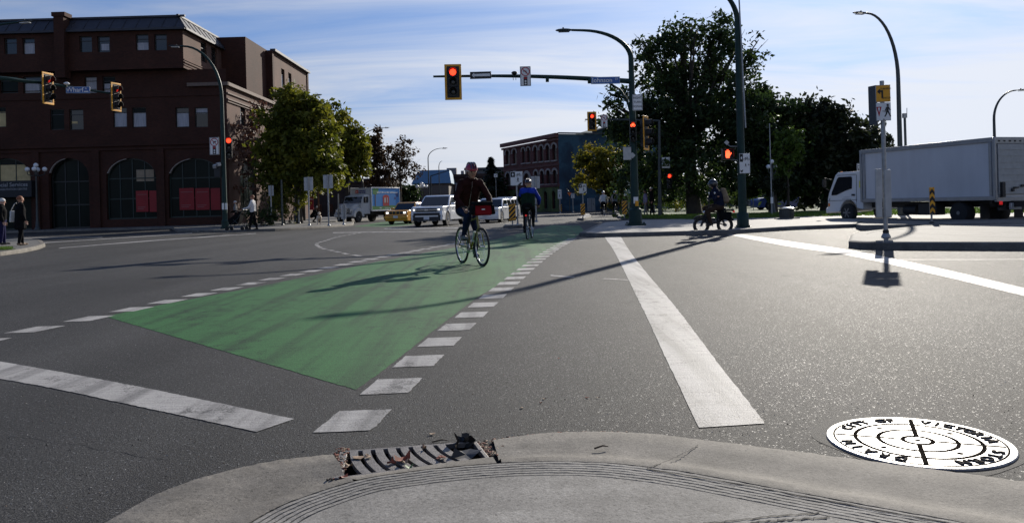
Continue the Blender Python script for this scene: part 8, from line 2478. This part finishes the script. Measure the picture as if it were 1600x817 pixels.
# man pushing a stroller
b = G(396, 359.5, .15)
man = person('man in white shirt pushing a dark stroller on the far left pavement', b, R(85), standing(1.74, .14, 0, wl=(-.22, .42, 1.05), wr=(.22, .42, 1.05), elbow_l=(-.26, .10, 1.12), elbow_r=(.26, .10, 1.12)), [WHITEC, BLACKC, SKIN, SHOE], (0, 0, 2, 1, 3), voxel=.017, fold=.007, bulk=1.05, hair=HAIR_G, head_dir=(0, 1, -.1))
sb = G(371, 360, .15)
stt = thing('stroller', 'dark stroller with a red blanket pushed by the man in the white shirt', 'stroller', sb, R(85))
m = MB()
for s in (-1, 1):
    m.tube([(s * .24, -.42, 1.02), (s * .24, -.15, .62), (s * .22, .38, .14)], .016, 6); m.tube([(s * .24, .10, .55), (s * .26, -.36, .14)], .016, 6)
m.tube([(-.24, -.42, 1.02), (.24, -.42, 1.02)], .018, 7); m.build('frame', POLE_DK, stt, smooth=60)
m = MB(); m.add([(-.22, -.2, .5), (.22, -.2, .5), (.22, .36, .42), (-.22, .36, .42), (-.23, -.3, .98), (.23, -.3, .98), (.22, .40, .55), (-.22, .40, .55), (-.2, -.1, .3), (.2, -.1, .3), (.2, .3, .28), (-.2, .3, .28)], [(8, 9, 10, 11), (0, 1, 9, 8), (1, 2, 10, 9), (2, 3, 11, 10), (3, 0, 8, 11), (0, 1, 5, 4), (2, 3, 7, 6), (0, 3, 7, 4), (1, 2, 6, 5)]); m.build('seat', BLACKC, stt, bevel=.02)
m = MB(); rows = []
for k in range(6): a = R(20 + 26 * k); rows.append([(x, -.10 - math.cos(a) * .30 * 1.0 + .1, .78 + math.sin(a) * .24) for x in (-.25, -.1, .1, .25)])
m.grid(rows); cn = m.build('canopy', BLACKC, stt, smooth=60); so = cn.modifiers.new('thick', 'SOLIDIFY'); so.thickness = .015
m = MB(); m.box((0, .14, .56), (.36, .34, .10)); m.build('blanket', REDC, stt, bevel=.04)
for s in (-1, 1):
    for y in (-.38, .42): m = MB(); m.lathe([(.06, -.02), (.10, -.02), (.10, .02), (.06, .02)], (s * .26, y, .10), 'x', 16); m.build('wheel', RUBBER, stt)
# person bending over by the tree with a light dog
b = G(489, 347.5, .15)
pers = person('person crouching in dark clothes and white cap behind the pale dog', b, R(-80), dict(hip=(0, -.10, .48), chest=(0, .12, .74), neck=(0, .22, .92), head=(0, .30, 1.05), sl=(-.17, .2, .86), sr=(.17, .2, .86), el=(-.22, .34, .62), er=(.22, .34, .62), wl=(-.16, .50, .50), wr=(.16, .50, .50),
     hl=(-.09, -.08, .44), hr=(.09, -.08, .44), kl=(-.15, .32, .46), kr=(.15, .34, .48), al=(-.13, .0, .09), ar=(.13, .02, .09), tl=(-.14, .18, .04), tr=(.14, .2, .04)), [BLACKC, BLACKC, SKIN, SHOE], (0, 0, 2, 1, 3), voxel=.024, fold=.006, hat=('cap', WHITEC), hair=HAIR_D)
b = G(499, 351.0, .15)
dog = thing('dog', 'pale cream dog standing on the pavement between the grey sign posts', 'dog', b, R(-165))
CREAM = M('cream_fur', (.55, .46, .36), .9, var=.2, scale=18)
pr = [((0, -.26, .50), (0, .05, .47), .115, .135, 0), ((0, .05, .47), (0, .26, .46), .135, .15, 0), ((0, .26, .52), (0, .42, .66), .10, .075, 0), ((0, .44, .70), (0, .48, .70), .085, .08, 0), ((0, .50, .67), (0, .62, .64), .05, .035, 0), ((-.06, .43, .74), (-.085, .40, .66), .03, .022, 0), ((.06, .43, .74), (.085, .40, .66), .03, .022, 0), ((0, -.34, .54), (0, -.52, .66), .04, .025, 0), ((0, -.52, .66), (0, -.58, .80), .03, .018, 0)]
for s in (-1, 1):
    pr += [((s * .08, .24, .42), (s * .085, .22, .22), .06, .038, 0), ((s * .085, .22, .22), (s * .085, .25, .04), .034, .03, 0), ((s * .085, .25, .035), (s * .085, .30, .03), .034, .03, 0),
           ((s * .08, -.26, .46), (s * .09, -.18, .28), .09, .05, 0), ((s * .09, -.18, .28), (s * .09, -.34, .17), .045, .032, 0), ((s * .09, -.34, .17), (s * .09, -.31, .04), .03, .028, 0), ((s * .09, -.31, .035), (s * .09, -.25, .03), .034, .03, 0)]
ex = MB(); ex.ball((0, .655, .65), (.02, .016, .016), 8, 6, 1)
for s in (-1, 1): ex.ball((s * .04, .545, .715), (.011, .010, .010), 6, 5, 1)
grow(pr, .018, [CREAM, BLACK], 'body', dog, .010, ex)
m = MB(); m.tube([(math.cos(a) * .085, .38 + math.sin(a) * .05, .63 - math.sin(a) * .06) for a in [2 * math.pi * k / 16 for k in range(16)]], .012, 6, 0, False, True); m.build('collar', REDC, dog, smooth=60)
# group strolling in the park shade
for k, (px, Y, yw, hh, top, leg, lab, hr) in enumerate(((1009, 50, 100, 1.65, M('lilac_top', (.28, .24, .36), .85, spec=.06, var=.1), GREYC, 'person in lilac top strolling in the park shade', HAIR_D), (1019, 49.5, 95, 1.78, BLACKC, BLACKC, 'tall person in black with pale hat strolling beside the lilac top', None), (1032, 52, 90, 1.6, BROWNC, NAVY, 'person in brown walking last of the group in the park shade', HAIR_D))):
    b = at_ground(px, Y, .13)
    person(lab, b, R(yw), standing(hh, .14), [top, leg, SKIN, SHOE], (0, 0, 2, 1, 3), voxel=.026, fold=.006, hair=hr, hat=None if hr else ('cap', WHITEC))
b = at_ground(416, 56, .15)
b = at_ground(374, 54, .15)
person('person in grey coat walking close to the brick building behind the stroller', at_ground(368, 57, .15), R(100), standing(1.72, .12), [GREYC, BLACKC, SKIN, SHOE], (0, 0, 2, 1, 3), voxel=.026, fold=.006, hair=HAIR_W)

bpy.data.scenes.remove(WORK)
